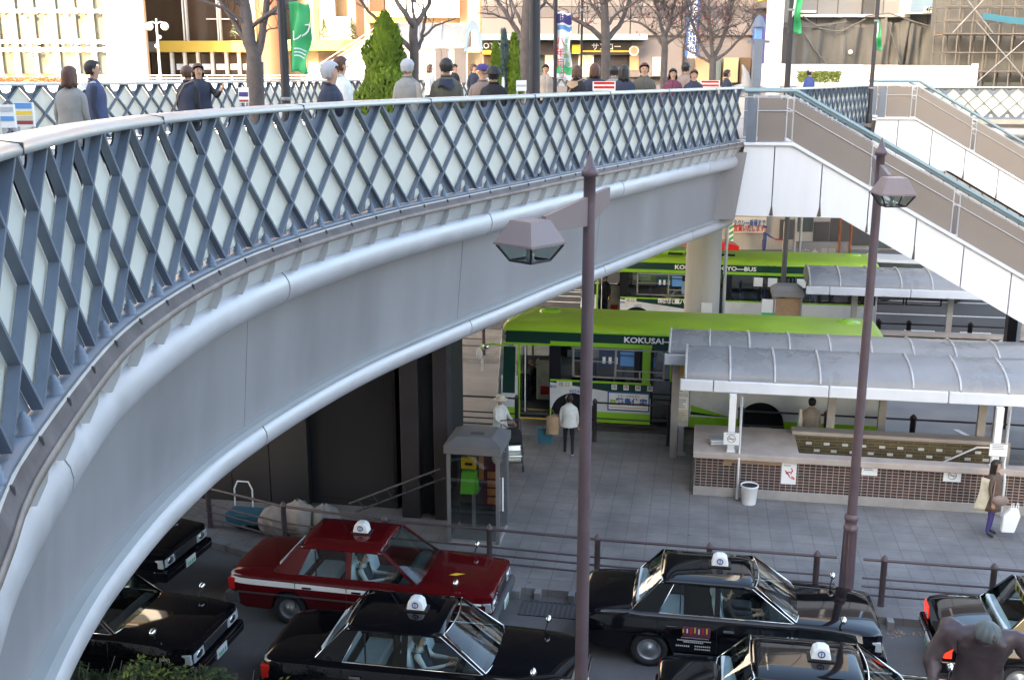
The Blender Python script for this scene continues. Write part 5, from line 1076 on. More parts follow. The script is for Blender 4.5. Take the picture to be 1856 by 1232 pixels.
mb.tube([(-.62, -.24, 1.0), (-.62, .24, 1.0)], .016, 6); mb.tube([(.25, -.2, .2), (.25, .2, .2)], .01, 6); mb.build('frame', M['dark_grey'], t)
mb = MB(); mb.grid(lambda u, v: (-.20 + .34 * sin(pi * .62 * v) - .04, -.22 + .44 * u, .60 + .34 * cos(pi * .5 * v) * (1 - .25 * (2 * u - 1) ** 2)), 10, 10); o = mb.build('hood', M['cloth_black'], t); q = o.modifiers.new('thick', 'SOLIDIFY'); q.thickness = .01
mb = MB(); mb.prism([(-.22, .82), (-.14, .80), (.02, .42), (.28, .40), (.28, .34), (-.04, .36)], 'y', -.20, .20); mb.build('seat', M['lens_clear'], t, bev=.02)
mb = MB(); mb.prism([(.08, .46), (.16, .44), (.30, .30), (.27, .24), (.05, .40)], 'y', -.18, .18); mb.build('cover', M['cloth_cream'], t, bev=.02)
mb = MB(); mb.bx(-.25, .2, -.19, .19, .20, .32); mb.build('basket', M['cloth_navy'], t, bev=.03)
for x, ys in ((.32, (-.22, .22)), (-.33, (-.25, .25))):
    for y in ys: mb = MB(); mb.cyl((x, y - .02, .075), (x, y + .02, .075), .075, n=14); mb.build('wheel', M['rubber'], t)
person('woman in a beige jacket waiting under the bus stop roof, seen from behind', (2.85, 26.0, PV), R(100), 1.58, 'cloth_tan', 'cloth_grey', 'hair_black', .03, 'cloth_beige', .80)
mb = MB(); mb.grid(lambda u, v: (2.58 + .08 * cos(2 * pi * u) * (.4 + .6 * v), 25.88 + .06 * sin(2 * pi * u), 1.5 - .62 * v), 12, 6); tag(mb.build('tote_bag', M['cloth_white']), 'pale cloth tote bag on the shoulder of the waiting woman', 'bag')
# drivers
def seat(tx, label, top='cloth_white'):
    l = tx.matrix_basis @ Vector((.06, -.36, .12)); return person(label, l, tx.rotation_euler[2], 1.55, top, 'cloth_navy', 'hair_black', 0, sit=True, J=dict(wrr=(.40, -.10, .83), wrl=(.40, .12, .83)))
bpy.context.view_layer.update()
def vest(p): 
    mb = MB(); mb.grid(lambda u, v: ((-.02 - .10 * v + (.165 - .03 * v) * cos(2 * pi * u)) * .91, (.195 - .05 * v ** 2) * sin(2 * pi * u) * .91, (.62 + .40 * v) * .91), 20, 6); o = mb.build('waistcoat', M['cloth_navy'], p)
    mb = MB(); mb.prism([(.02, 1.0), (.07, .78), (.05, .78), (.0, 1.0)], 'y', -.02, .02); mb.build('tie', M['cloth_black'], p)
vest(seat(TX['red'], 'driver in a white shirt and dark waistcoat inside the red taxi'))
vest(seat(TX['b2'], 'driver in a white shirt and dark waistcoat inside the black taxi of the second lane'))
seat(TX['b3'], 'driver barely seen at the wheel of the black taxi with the door picture', 'cloth_black')
person('bus driver in a white shirt at the wheel of the nearer bus', (-5.15 + 1.02, 27.62 + 1.8, .46), pi, 1.62, 'cloth_white', 'cloth_navy', 'hair_black', 0, sit=True, J=dict(wrr=(.46, -.14, .95), wrl=(.46, .14, .95)))
person('dark-clad passenger standing in the open door of the farther bus', (-3.45, 39.5, .47), R(-120), 1.68, 'cloth_black', 'cloth_black', 'hair_black', 0, 'cloth_black', .8)
person('passenger in pale clothes sitting behind the farther bus window', (-.95, 40.0, .55), pi, 1.6, 'cloth_cream', 'cloth_navy', 'hair_brown', .1, sit=True)
p = pt(1385, 450, 54.6); person('traffic guard in blue uniform and cap holding out a red baton', (p.x, p.y, .15), R(195), 1.72, 'cloth_blue', 'cloth_blue', None, 0, hat=('cloth_blue', 'peak'), J=dict(ell=(-.22, .22, 1.22), wrl=(-.42, .24, 1.14)))
mb = MB(); mb.cyl((p.x + .45, p.y - .1, 1.27), (p.x + .90, p.y - .15, 1.24), .03, n=8); tag(mb.build('guide_baton', M['lens_red']), 'red light baton in the hand of the traffic guard', 'baton')
# ---- on the deck
def walker(u, v, Y, label, rz, **k):
    l, h = deck(u, v, Y); return person(label, l, YAW + rz, h, group=GD, **k)
AW = R(90); TO_CAM = R(-90)
walker(124, 125, 14.0, 'woman with brown bobbed hair in a grey-beige coat, leftmost on the deck', R(75), top='cloth_grey', hair='hair_brown', hl=.16, coat='cloth_grey', hem=.7)
walker(166, 114, 15.5, 'dark-haired person in a navy and grey jacket beside the woman in grey-beige', R(20), top='cloth_navy', coat='cloth_jean', bot='cloth_navy', hair='hair_black', hl=.04)
walker(338, 123, 18.5, 'person in a black suit with a pale hair clip, arm at the side', R(60), top='cloth_black', coat='cloth_navy', hair='hair_brown', hl=.03)
walker(358, 119, 19.4, 'brown-haired person in a black suit raising one arm', R(-60), top='cloth_black', coat='cloth_navy', hair='hair_brown', hl=.12, J=dict(ell=(.16, .26, 1.16), wrl=(.34, .30, 1.30)))
walker(597, 117, 12.6, 'grey-haired man in a navy jacket close behind the railing', R(15), top='cloth_navy', coat='cloth_navy', hair='hair_grey')
walker(616, 107, 16.0, 'dark-haired person in a white jacket beside the grey-haired man', R(30), top='cloth_white', coat='cloth_white', hair='hair_brown')
walker(738, 111, 17.0, 'white-haired man in a pale grey jacket by the bare tree', R(60), top='cloth_beige', coat='cloth_grey', hair='hair_grey')
walker(809, 110, 17.0, 'dark-haired man in an olive jacket with a navy hood, back turned', AW, top='cloth_olive', coat='cloth_olive', hair='hair_black')
walker(875, 122, 18.5, 'person with a mauve knitted hat and brown-grey coat', AW, top='cloth_taupe', coat='cloth_taupe', hair=None, hat=('cloth_purple', 'none'))
walker(895, 126, 18.0, 'person in a black hat and black coat', AW, top='cloth_black', coat='cloth_black', hair='hair_black', hat=('black', 'brim'))
walker(1046, 122, 22.0, 'woman with a beige scarf and shoulder strap on a dark coat', R(40), top='cloth_black', coat='cloth_black', hair='hair_brown', hl=.12)
walker(1078, 118, 22.5, 'woman with brown hair in a navy coat left of the tree trunk', AW, top='cloth_navy', coat='cloth_navy', hair='hair_brown', hl=.16)
walker(1113, 122, 24.0, 'person mostly hidden behind the tree trunk in grey', AW, top='cloth_grey', coat='cloth_grey', hair='hair_black')
walker(1131, 121, 22.0, 'long-haired person in a dark navy coat, back turned', AW, top='cloth_navy', coat='cloth_navy', hair='hair_black', hl=.2)
walker(1168, 117, 22.5, 'man with reddish hair facing the camera in a dark coat with teal collar', TO_CAM, top='cloth_olive', coat='cloth_olive', hair='hair_brown')
walker(1220, 127, 26.0, 'woman in a dark red scarf facing the camera', TO_CAM, top='cloth_mauve', coat='cloth_mauve', hair='hair_black', hl=.15)
walker(1243, 116, 27.0, 'man with black hair in a brown-grey suit jacket', R(55), top='cloth_taupe', coat='cloth_taupe', hair='hair_black')
walker(1258, 129, 25.0, 'person with a white face mask beside the man in the suit jacket', TO_CAM, top='cloth_navy', coat='cloth_navy', hair='hair_brown')
walker(1318, 129, 31.0, 'person in dark blue walking near the hoarding', R(0), top='cloth_navy', coat='cloth_navy', hair='hair_black')
walker(989, 119, 31.0, 'distant woman in black right of the thick pole', TO_CAM, top='cloth_black', coat='cloth_beige', hair='hair_black')
walker(779, 115, 38.0, 'distant woman in white by the arched shelter', R(0), top='cloth_white', coat='cloth_white', hair='hair_brown', hl=.15)
walker(823, 115, 37.0, 'distant person in a black jacket left of the shelter arch', R(-30), top='cloth_black', coat='cloth_black', hair='hair_black')
walker(858, 114, 37.0, 'distant person in a dark suit under the shelter arch', R(-40), top='cloth_navy', coat='cloth_navy', hair='hair_brown')
walker(1468, 127, 36.0, 'worker in a white helmet and blue clothes behind the hedge box', R(20), top='cloth_blue', coat='cloth_blue', hair='hair_black', hat=('white', 'none'))

def strap(label, m):
    for o in list(COL.objects):
        if o.get('label') == label:
            mb = MB(); k = 1; mb.tube([(.0, -.13, 1.46), (-.13, -.06, 1.40), (-.165, .06, 1.22), (-.15, .2, 1.0), (-.02, .25, .93)], .014, 5); mb.tube([(.0, -.13, 1.46), (.12, -.05, 1.40), (.16, .06, 1.22), (.12, .2, 1.0), (-.02, .25, .93)], .014, 5); mb.build('strap', M[m], o)
            mb = MB(); mb.ball((-.02, .27, .86), (.16, .07, .12), 12, 8); mb.build('satchel', M[m], o)
strap('person in a black suit with a pale hair clip, arm at the side', 'cloth_taupe'); strap('woman with a beige scarf and shoulder strap on a dark coat', 'cloth_tan'); strap('dark-haired person in a navy and grey jacket beside the woman in grey-beige', 'cloth_white')
def hood(label, m):
    for o in list(COL.objects):
        if o.get('label') == label:
            mb = MB(); mb.grid(lambda u, v: (-.04 + .13 * cos(2 * pi * u) * (1 - .3 * v) - .05, .14 * sin(2 * pi * u) * (1 - .3 * v), (1.38 + .12 * v + .03 * sin(6 * pi * u) * (1 - v)) * o.dimensions.z / 1.72), 20, 5); mb.build('hood', M[m], o)
hood('dark-haired man in an olive jacket with a navy hood, back turned', 'cloth_navy'); hood('dark-haired person in a navy and grey jacket beside the woman in grey-beige', 'cloth_white'); hood('woman with a beige scarf and shoulder strap on a dark coat', 'cloth_tan')

# ================================================================ deck furniture, trees, background buildings
DZ = 7.84
def limb(mb, pts, r0, r1, n=8): mb.tube(pts, [r0 + (r1 - r0) * i / (len(pts) - 1) for i in range(len(pts))], n)
def twigs(mb, p, d, l, r, dep, rnd, tips):
    "recursive bare twigs"
    q = p; pts = [p]
    for k in range(3):
        d = (d + Vector((rnd.gauss(0, .16), rnd.gauss(0, .16), rnd.gauss(.05, .12)))).normalized(); q = q + d * l / 3; pts.append(q)
    mb.tube(pts, [r, r * .85, r * .7, r * .5], 5 if dep > 1 else 4, 0, False)
    tips.append(q)
    if dep > 0:
        for k in range(rnd.choice((2, 3, 3))):
            b = pts[rnd.choice((1, 2, 3, 3))]; a = (d + Vector((rnd.gauss(0, .55), rnd.gauss(0, .55), rnd.gauss(.12, .4)))).normalized(); twigs(mb, b, a, l * rnd.uniform(.55, .8), r * .55, dep - 1, rnd, tips)
mat('bark', (.105, .088, .085), .85, var=.35, scale=6, bump=.6, bscale=30); mat('leaf_red', (.28, .05, .04), .7, var=.3, scale=3)
def bare_tree(label, Y, limbs, sz, nt, dep=2, seed=1, leaves=0, tl=.9):
    rnd = random.Random(seed); k = Y / FPX; base = pt(limbs[0][0][0][0], limbs[0][0][0][1], Y); t = thing('bare_tree', label, 'tree', (base.x, base.y, DZ)); o = Vector(t.location)
    mb = MB(); tw = MB(); tips = []
    for li, (pl, r0, r1) in enumerate(limbs):
        pts = []; dy = 0
        for i, (u, v) in enumerate(pl):
            dy += 0 if i == 0 else rnd.uniform(-.12, .25); pts.append(pt(u, v, Y + (dy if li else 0)) - o)
        if li == 0: pts[0].z = 0
        P = [pts[0]]
        for a, b in zip(pts, pts[1:]):
            for j in (1, 2, 3): P.append(a.lerp(b, j / 3) + Vector((rnd.gauss(0, .012), rnd.gauss(0, .02), rnd.gauss(0, .012))) * (j < 3))
        limb(mb, P, r0 * k, r1 * k, 10)
        if li or len(limbs) == 1:
            for j in range(nt):
                i = rnd.randrange(len(P) // 3, len(P)); d = Vector((rnd.gauss(0, .7), rnd.gauss(0, .7), abs(rnd.gauss(.7, .5)))).normalized(); twigs(tw, P[i], d, tl * rnd.uniform(.6, 1.2), max(.009, r1 * k * .55), dep, rnd, tips)
    mb.build('trunk', M['bark'], t); tw.build('twigs', M['bark'], t)
    if leaves:
        lf = MB()
        for _ in range(leaves):
            p = rnd.choice(tips) + Vector((rnd.gauss(0, .05), rnd.gauss(0, .05), rnd.gauss(-.03, .04))); a = Vector((rnd.gauss(0, 1), rnd.gauss(0, 1), rnd.gauss(0, 1))).normalized() * .045; b = a.cross(Vector((rnd.random(), 1, rnd.random()))).normalized() * .035
            lf.add([p - a, p + b, p + a, p - b], [(0, 1, 2, 3)])
        lf.build('leaves', M['leaf_red'], t)
    return t
bare_tree('thick-trunked bare tree forking beside the green banner', 25, [([(461, 185), (462, 112)], 17, 15), ([(461, 115), (450, 55), (442, 5), (432, -60)], 13, 8), ([(464, 114), (473, 75), (481, 30), (486, -10), (492, -60)], 8, 4), ([(449, 80), (428, 45), (403, 8), (380, -40)], 6, 2), ([(478, 38), (500, 16), (530, 3), (565, -18)], 5, 2.5), ([(445, 45), (408, 16), (360, -2), (320, -22)], 3.5, 1.5), ([(476, 62), (492, 52), (505, 50), (520, 42)], 1.5, .7)], 1, 4, 1, 3)
bare_tree('bare tree with a forked trunk right of the conical evergreen', 24, [([(752, 155), (751, 100), (750, 48)], 9, 7.5), ([(749, 95), (727, 72), (695, 48), (668, 22), (640, -20)], 5, 2), ([(755, 92), (765, 72), (768, 45), (775, 12), (782, -30)], 4, 1.5), ([(750, 50), (737, 28), (722, 8), (705, -25)], 6, 3), ([(751, 48), (765, 28), (778, 8), (790, -25)], 5, 3), ([(768, 66), (790, 46), (826, 34)], 2.5, 1), ([(752, 45), (748, 15), (750, -25)], 3, 2)], 1, 4, 1, 5)
bare_tree('bare tree behind the thick dark pole, limb reaching left', 30, [([(950, 158), (951, 80), (958, -20)], 11, 8), ([(948, 75), (928, 42), (908, 12), (885, -25)], 5, 2.5), ([(925, 38), (895, 26), (865, 24)], 2.2, 1), ([(952, 60), (940, 30), (925, 0), (910, -25)], 3.5, 1.5), ([(955, 40), (975, 18), (1000, -15)], 4, 2)], 1, 5, 1, 9)
bare_tree('bare tree with spreading limbs in front of the dark shop sign', 28, [([(1098, 158), (1098, 85), (1096, 22), (1094, -10)], 9, 6), ([(1096, 75), (1072, 52), (1046, 38), (1012, 22), (985, 2)], 5, 1.6), ([(1101, 72), (1122, 48), (1136, 15), (1150, -25)], 5, 2), ([(1097, 40), (1080, 18), (1060, -10)], 4, 2), ([(1098, 50), (1118, 25), (1150, 5), (1180, -15)], 3, 1.4), ([(1094, 30), (1100, 5), (1110, -25)], 3, 2)], 1, 9, 2, 13, 60)
bare_tree('twiggy tree with a few red leaves before the blue banner', 32, [([(1204, 158), (1205, 88), (1204, 70)], 6.5, 5.5), ([(1204, 85), (1188, 62), (1165, 45), (1140, 35)], 3, 1.2), ([(1206, 82), (1230, 62), (1250, 45)], 3, 1.2), ([(1204, 72), (1196, 35), (1185, -10)], 4, 2), ([(1205, 72), (1216, 35), (1228, -10)], 4, 2)], 1, 16, 2, 17, 220, 1.0)
bare_tree('dense fan-shaped twiggy tree left of the white column', 35, [([(1291, 158), (1292, 108)], 6.5, 6), ([(1291, 112), (1270, 80), (1250, 30), (1240, -15)], 3.5, 1.5), ([(1292, 110), (1288, 60), (1285, 0)], 4, 2), ([(1293, 110), (1310, 70), (1325, 20), (1335, -15)], 4, 1.8), ([(1293, 112), (1325, 88), (1350, 62), (1372, 30)], 3, 1.2), ([(1290, 115), (1262, 98), (1240, 88)], 2.5, 1)], 1, 22, 2, 23, 160, 1.1)
# evergreens: many small upright leaf sprays
mat('thuja', (.15, .235, .018), .7, var=.45, scale=2.2); mat('thuja_blue', (.13, .19, .19), .75, var=.3, scale=3); mat('shrub', (.045, .075, .018), .7, var=.4, scale=3); mat('shrub_yellow', (.16, .20, .03), .7, var=.3, scale=3)
def evergreen(label, u, vtop, Y, rpx, m, n, shape, seed):
    rnd = random.Random(seed); p = pt(u, vtop, Y); H = p.z - DZ - .35; Rm = rpx / FPX * Y; t = thing('evergreen_shrub', label, 'shrub', (p.x, p.y, DZ))
    mb = MB(); mb.lathe([(.24, 0), (.30, .32), (.33, .34), (.33, .38), (.27, .38)], n=16); mb.build('pot', M['dark_grey'], t)
    mb = MB(); mb.cyl((0, 0, .3), (0, 0, H * .8), .05, .015, 6); mb.build('trunk', M['bark'], t)
    mb = MB(); lump = [(rnd.random() * 6.28, rnd.random(), rnd.uniform(.05, .16)) for _ in range(34)]
    for i in range(n):
        f = rnd.random() ** (1.15 if shape == 'cone' else 1.0); prof = ((1 - f) ** .68 * (1 if f > .12 else .75 + 2 * f)) if shape == 'cone' else (sin(pi * min(1, (f * .93 + .07))) ** .45) * (1 - .45 * f)
        a = rnd.random() * 2 * pi; e = 0
        for la, lf, lr in lump:
            dd = abs((a - la + pi) % (2 * pi) - pi); e += lr * math.exp(-(dd / .45) ** 2 - ((f - lf) / .07) ** 2)
        r = Rm * prof * (.80 + e * 2.2 - .28 * rnd.random() ** 2); z = .38 + H * f
        c = Vector((r * cos(a), r * sin(a), z)); out = Vector((cos(a), sin(a), 0)); up = (out * rnd.uniform(.15, .7) + Vector((rnd.gauss(0, .2), rnd.gauss(0, .2), 1))).normalized(); sd = up.cross(out).normalized(); sd = (sd + out * rnd.gauss(0, .5)).normalized()
        L_ = .10 * rnd.uniform(.6, 1.3); w_ = .028
        mb.add([c - sd * w_ * .4, c + sd * w_ * .4, c + sd * w_ + up * L_ * .5, c + up * L_, c - sd * w_ + up * L_ * .5], [(0, 1, 2, 3, 4)])
    mb.build('foliage', M[m], t)
evergreen('bright green conical evergreen between the white-jacketed person and the bare tree', 697, 30, 23.5, 68, 'thuja', 11000, 'cone', 3)
evergreen('short yellow-green columnar evergreen left of the blue-grey one', 898, 84, 26, 13, 'thuja', 2600, 'col', 4)
evergreen('slim blue-grey cypress between two yellow-green evergreens', 913, 60, 26.5, 9, 'thuja_blue', 2600, 'col', 5)
evergreen('taller yellow-green columnar evergreen right of the blue-grey cypress', 932, 68, 26, 14, 'thuja', 3000, 'col', 6)
# dark hedge at the bottom left
rnd = random.Random(8); t = thing('hedge', 'low dark hedge with yellowish tips along the bottom left edge', 'hedge', (-8.0, 12.85, 0))
mb = MB(); mb.bx(-3, 2.7, -.5, .42, 0, .5); mb.build('planter_kerb', M['kerb_stone'], t); mb = MB()
for k in range(40): x = rnd.uniform(-2.9, 2.4); mb.tube([(x, rnd.uniform(-.4, .3), .48), (x + rnd.gauss(0, .1), rnd.uniform(-.4, .3), 1.05)], [.012, .005], 5)
mb.build('stem', M['bark'], t); t.children[-1]["kind"] = "stuff"
for nm, mm, cnt, zz in (('foliage', 'shrub', 9000, .0), ('young_foliage', 'shrub_yellow', 1800, .10)):
    mb = MB()
    for i in range(cnt):
        x = rnd.uniform(-3, 2.45); top = .90 + .12 * sin(x * 2.3) + .09 * sin(x * 5.1 + 1); z = .5 + (top - .5 + zz) * (rnd.random() ** .6); y = rnd.uniform(-.5, .40) 
        if nm != 'foliage' and sin(x * 3.1) < .2: continue
        c = Vector((x, y, z)); a = Vector((rnd.gauss(0, 1), rnd.gauss(0, 1), rnd.gauss(.3, .6))).normalized() * .042; b = a.cross(Vector((rnd.random() - .5, rnd.random() - .5, 1))).normalized() * .02; mb.add([c - a, c + b, c + a, c - b], [(0, 1, 2, 3)])
    mb.build(nm, M[mm], t)
# poles, banners and lamps on the deck
def cloth_banner(t, name, u, v0, v1, Y, w_px, m, seed, drift=0):
    rnd = random.Random(seed); k = Y / FPX; p0 = pt(u, v0, Y); h = (v1 - v0) * k; w_ = w_px * k; a0 = rnd.random() * 6; o = Vector(t.location)
    d = Vector((cos(YAW), sin(YAW), 0)); n = Vector((-sin(YAW), cos(YAW), 0))
    def f(a, b):
        wob = .10 * sin(5 * b + a0) + .06 * sin(11 * b + 2 * a + a0); return p0 - o + d * (w_ * a * (.92 + .08 * sin(7 * b)) + wob * .35 * a + drift * k * b) + n * (wob * a + .05 * sin(8 * a + 4 * b)) - Vector((0, 0, h * b - .05 * sin(6 * a) * a))
    mb = MB(); mb.grid(f, 10, 24); q = mb.build(name, M[m], t); s_ = q.modifiers.new('thick', 'SOLIDIFY'); s_.thickness = .006; return q, f
def deck_pole(label, u, Y, rpx, ztop, name='lamp_pole', m='dark_brown_steel'):
    p = pt(u, 150, Y); t = thing(name, label, 'pole', (p.x, p.y, DZ)); r = rpx / FPX * Y
    mb = MB(); mb.lathe([(r * 1.5, 0), (r * 1.5, .25), (r * 1.1, .3), (r, .35), (r * .9, ztop - DZ)], n=18); mb.build('shaft', M[m], t)
    for z in (1.1, 3.2): mb = MB(); mb.lathe([(r * 1.02, z), (r * 1.18, z + .01), (r * 1.18, z + .05), (r * 1.02, z + .06)], n=18); mb.build('band', M['grey'], t)
    mb = MB(); mb.lathe([(.12, ztop - DZ), (.34, ztop - DZ + .1), (.30, ztop - DZ + .6), (.05, ztop - DZ + .8)], n=8); mb.build('lantern', M['lens_clear'], t)
    return t
def text_on(f, s, size, m, nm, t, b0, a0=.5, nn=None, off=.03):
    for k, ch in enumerate(s):
        p = f(a0, b0 + k * size * 1.15); q = text(ch, size * (nn or 1), M[m], nm, t, p + Vector((sin(YAW), -cos(YAW), 0)) * off, (pi / 2, 0, YAW))
t = deck_pole('dark lamp pole carrying the long green banner', 517, 20, 8, 14); q, f = cloth_banner(t, 'banner', 523, 4, 122, 20, 36, 'sign_green', 2)
text_on(f, 'プ', .1, 'white', 'banner_text', t, .38, .72, 3.0); text_on(f, 'レ', .1, 'white', 'banner_text', t, .50, .35, 2.2)
for b in (.66, .71, .76): mb = MB(); mb.grid(lambda u, v: f(.2 + .6 * u, b + .02 * v) + Vector((sin(YAW), -cos(YAW), 0)) * .02, 8, 1); mb.build('banner_stripe', M['white'], t)
deck_pole('thickest dark lamp pole in the middle of the deck', 969, 17, 10, 14)
t = deck_pole('slim dark pole with a white and violet banner, right of the thickest pole', 1006, 24, 3.5, 14); q, f = cloth_banner(t, 'banner', 1010, 22, 135, 24, 27, 'white', 5)
text_on(f, '八年月分', .14, 'lens_red', 'banner_text', t, .46, .25, 1.5); text_on(f, '記念商品', .10, 'sign_green', 'banner_text', t, .40, .72, 1.3)
mb = MB(); mb.grid(lambda u, v: f(u, .80 + .12 * v) + Vector((sin(YAW), -cos(YAW), 0)) * .012, 8, 4); mb.build('green_foot', M['sign_green'], t)
mb = MB(); mb.grid(lambda u, v: f(u, .03 + .14 * v) + Vector((sin(YAW), -cos(YAW), 0)) * .012, 8, 4); mb.build('violet_head', M['cloth_purple'], t)
mb = MB(); mb.grid(lambda u, v: f(u, .20 + .07 * v) + Vector((sin(YAW), -cos(YAW), 0)) * .012, 8, 4); mb.build('teal_band', M['screen_blue'], t)
t = deck_pole('slim dark pole in front of the shop, left of the bare tree limb', 1053, 30, 2.2, 11.6)
t = deck_pole('dark brown lamp pole with a green and violet pennant near the stairs', 1427, 30, 5.2, 14); q, f = cloth_banner(t, 'banner', 1433, -30, 52, 30, 24, 'sign_green', 9, 0); mb = MB(); mb.grid(lambda u, v: f(.05 + .45 * u, .1 + .6 * v) + Vector((sin(YAW), -cos(YAW), 0)) * .012, 8, 6); mb.build('violet_patch', M['cloth_white'], t)
t = deck_pole('dark lamp pole with a small green and white pennant before the green pipe', 1580, 36, 3.8, 14); q, f = cloth_banner(t, 'banner', 1584, 38, 86, 36, 12, 'sign_green', 12, 6); mb = MB(); mb.grid(lambda u, v: f(.1 + .5 * u, .1 + .5 * v) + Vector((sin(YAW), -cos(YAW), 0)) * .012, 6, 6); mb.build('white_patch', M['white'], t)
p = pt(1370, 150, 29); t = thing('lantern_pillar', 'blue-grey square pillar with a small roofed lantern by the stair head', 'lantern', (p.x, p.y, DZ), YAW)
mb = MB(); mb.bx(-.11, .11, -.11, .11, 0, 2.45); mb.bx(-.26, .3, -.06, .06, 2.35, 2.42); mb.build('pillar', M['steel_blue'], t)
mb = MB(); mb.bx(-.08, .08, -.08, .08, 2.45, 2.75); mb.build('lantern_glass', M['screen_blue'], t); mb = MB(); mb.lathe([(.20, 2.75), (.16, 2.82), (.10, 2.98), (.01, 3.05)], n=8); mb.build('lantern_roof', M['steel_blue'], t)
p = pt(291, 140, 44); t = thing('globe_lamp', 'white lamp post with two round globes in front of the brown glass', 'street lamp', (p.x, p.y, 7.9), YAW)
k = 44 / FPX; z = lambda v: pt(291, v, 44).z - 7.9
mb = MB(); mb.cyl((0, 0, 0), (0, 0, z(34)), 3 * k, 1.6 * k, 10); mb.tube([(-12 * k, 0, z(42)), (-7 * k, 0, z(40)), (0, 0, z(44)), (7 * k, 0, z(40)), (12 * k, 0, z(42))], 1.3 * k, 6); mb.build('post', M['offwhite'], t)
for x in (-13, 14): mb = MB(); mb.ball((x * k, 0, z(48)), 7 * k, 14, 10); mb.build('globe', M['white'], t)
for x, v in ((5, 68), (-1, 84)): mb = MB(); mb.ball((x * k, -.1, z(v)), (4 * k, 3 * k, 3.5 * k), 10, 8); mb.build('spot_lamp', M['white'], t)
# small signs standing on the deck just behind the railing
def stand_sign(label, u, v, Y, wpx, hpx, face, bands):
    p = pt(u, v, Y); k = Y / FPX; t = thing('sign_board', label, 'sign', (p.x, p.y, DZ), YAW); z0 = p.z - DZ
    mb = MB(); mb.bx(-wpx * k / 2, wpx * k / 2, -.02, .02, z0 - hpx * k, z0); mb.build('board', M[face], t); mb = MB()
    for s_ in (-1, 1): mb.bx(s_ * wpx * k * .4 - .015, s_ * wpx * k * .4 + .015, .0, .03, 0, z0 - .05)
    mb.build('leg', M['galvanised'], t)
    for i, (a, b, m) in enumerate(bands): mb = MB(); mb.bx(-wpx * k * .45, wpx * k * .45, -.026, -.02, z0 - hpx * k * b, z0 - hpx * k * a); mb.build('print', M[m], t)
stand_sign('colourful blue and white poster stand at the left edge behind the railing', 42, 186, 12.5, 34, 42, 'white', ((.02, .25, 'screen_blue'), (.35, .5, 'sign_yellow'), (.55, .7, 'cloth_cream'), (.75, .9, 'leaf_red')))
stand_sign('pale poster stand leaning behind the blue and white one', 12, 190, 12.0, 26, 40, 'white', ((.1, .3, 'lens_clear'), (.5, .7, 'screen_blue')))
stand_sign('white and pink sign board left of the thick bare tree', 441, 159, 24, 18, 26, 'white', ((.3, .6, 'cloth_purple'), (.8, .95, 'leaf_red')))
stand_sign('red and white sign board in front of the tree in the middle', 1095, 148, 21.5, 40, 16, 'white', ((.05, .3, 'lens_red'), (.5, .75, 'lens_red')))
stand_sign('red and white sign board in front of the fan-shaped tree', 1287, 146, 26.5, 34, 14, 'white', ((.05, .3, 'lens_red'), (.5, .75, 'lens_red')))
stand_sign('small white sign right of the taller columnar evergreen', 945, 146, 21, 18, 18, 'white', ((.4, .6, 'lens_clear'),))
stand_sign('narrow white board behind the black hat', 912, 140, 20, 4, 26, 'white', ())

# ---- buildings beyond the deck; each in its own local frame facing the camera
class Fac:
    def __init__(s, name, label, cat, u, Y, rz=0): s.Y = Y; s.u = u; s.k = Y / FPX; p = pt(u, 137, Y); s.t = thing(name, label, cat, (p.x, p.y, 0), YAW + rz)
    def z(s, v): return pt(s.u, v, s.Y).z if v is not None else 0
    def x(s, u): return (u - s.u) * s.k
    def r(s, name, u0, u1, v1, v0, d0, d1, m, parent=None, bev=0):
        "px rectangle u0..u1, v1(top)..v0(bottom, None = street); depth d0..d1 behind the front plane"
        mb = MB(); mb.bx(s.x(u0), s.x(u1), d0, d1, s.z(v0) if v0 is not None else 0, s.z(v1) if v1 > -900 else -v1 - 900); return mb.build(name, M[m], parent or s.t, bev=bev)
TOP = -945   # = 45 m high
mat('warm_white', (.80, .77, .72), .6, var=.06); mat('brown_glass', (.075, .048, .032), .08, 0, var=.5, scale=.25, streak=.2); mat('grey_glass', (.10, .12, .12), .08, 0, var=.6, scale=.35, streak=.15)  # the white is plain and warm, for frames, bands and boards
mat('terracotta', (.25, .085, .04), .6, var=.12, scale=.5); mat('cream_wall', (.42, .29, .16), .6, var=.1); mat('yellow_panel', (.52, .34, .05), .5, var=.06); mat('shop_panel', (.19, .165, .165), .6, var=.08, scale=.4); mat('shop_panel_dark', (.115, .10, .105), .6, var=.1); mat('awning', (.28, .38, .36), .5, var=.08); mat('sign_black', (.030, .020, .022), .4, var=.1); mat('net', (.145, .145, .142), .9, var=.3, scale=.5, streak=.3); mat('site_panel', (.21, .21, .22), .7, var=.12, scale=.4); mat('pipe_green', (.06, .22, .085), .5, var=.1); mat('scaffold', (.15, .135, .12), .6, .2, var=.3); mat('lit_shop', (.9, .72, .40), .5, var=.1, emit=.12); mat('flowers', (.60, .22, .10), .8, var=.4, scale=6)
A_ = Fac('glass_building', 'white-framed glass building at the far left', 'building', 100, 56)
A_.r('shell', -500, 240, TOP, None, .5, 2.5, 'cream_wall')
A_.r('corner_pier', 196, 242, TOP, None, -.2, 2, 'warm_white')
us = [-500, -430, -360, -290, -220, -150, -80, -35, 4, 34, 68, 104, 140, 170, 196]
for a, b in zip(us, us[1:]):
    for v0, v1 in ((134, 93), (88, 79), (74, 24), (18, -40), (-46, -120), (-126, -200)): A_.r('window', a + 2, b - 2, v1, v0, .3, .45, 'grey_glass')
for u, w_ in zip(us, (5, 2, 5, 2, 5, 2, 5, 2, 4, 7, 3, 8, 3, 7, 3)): A_.r('mullion', u - w_ / 2, u + w_ / 2, -220, 136, .0, .32, 'warm_white')
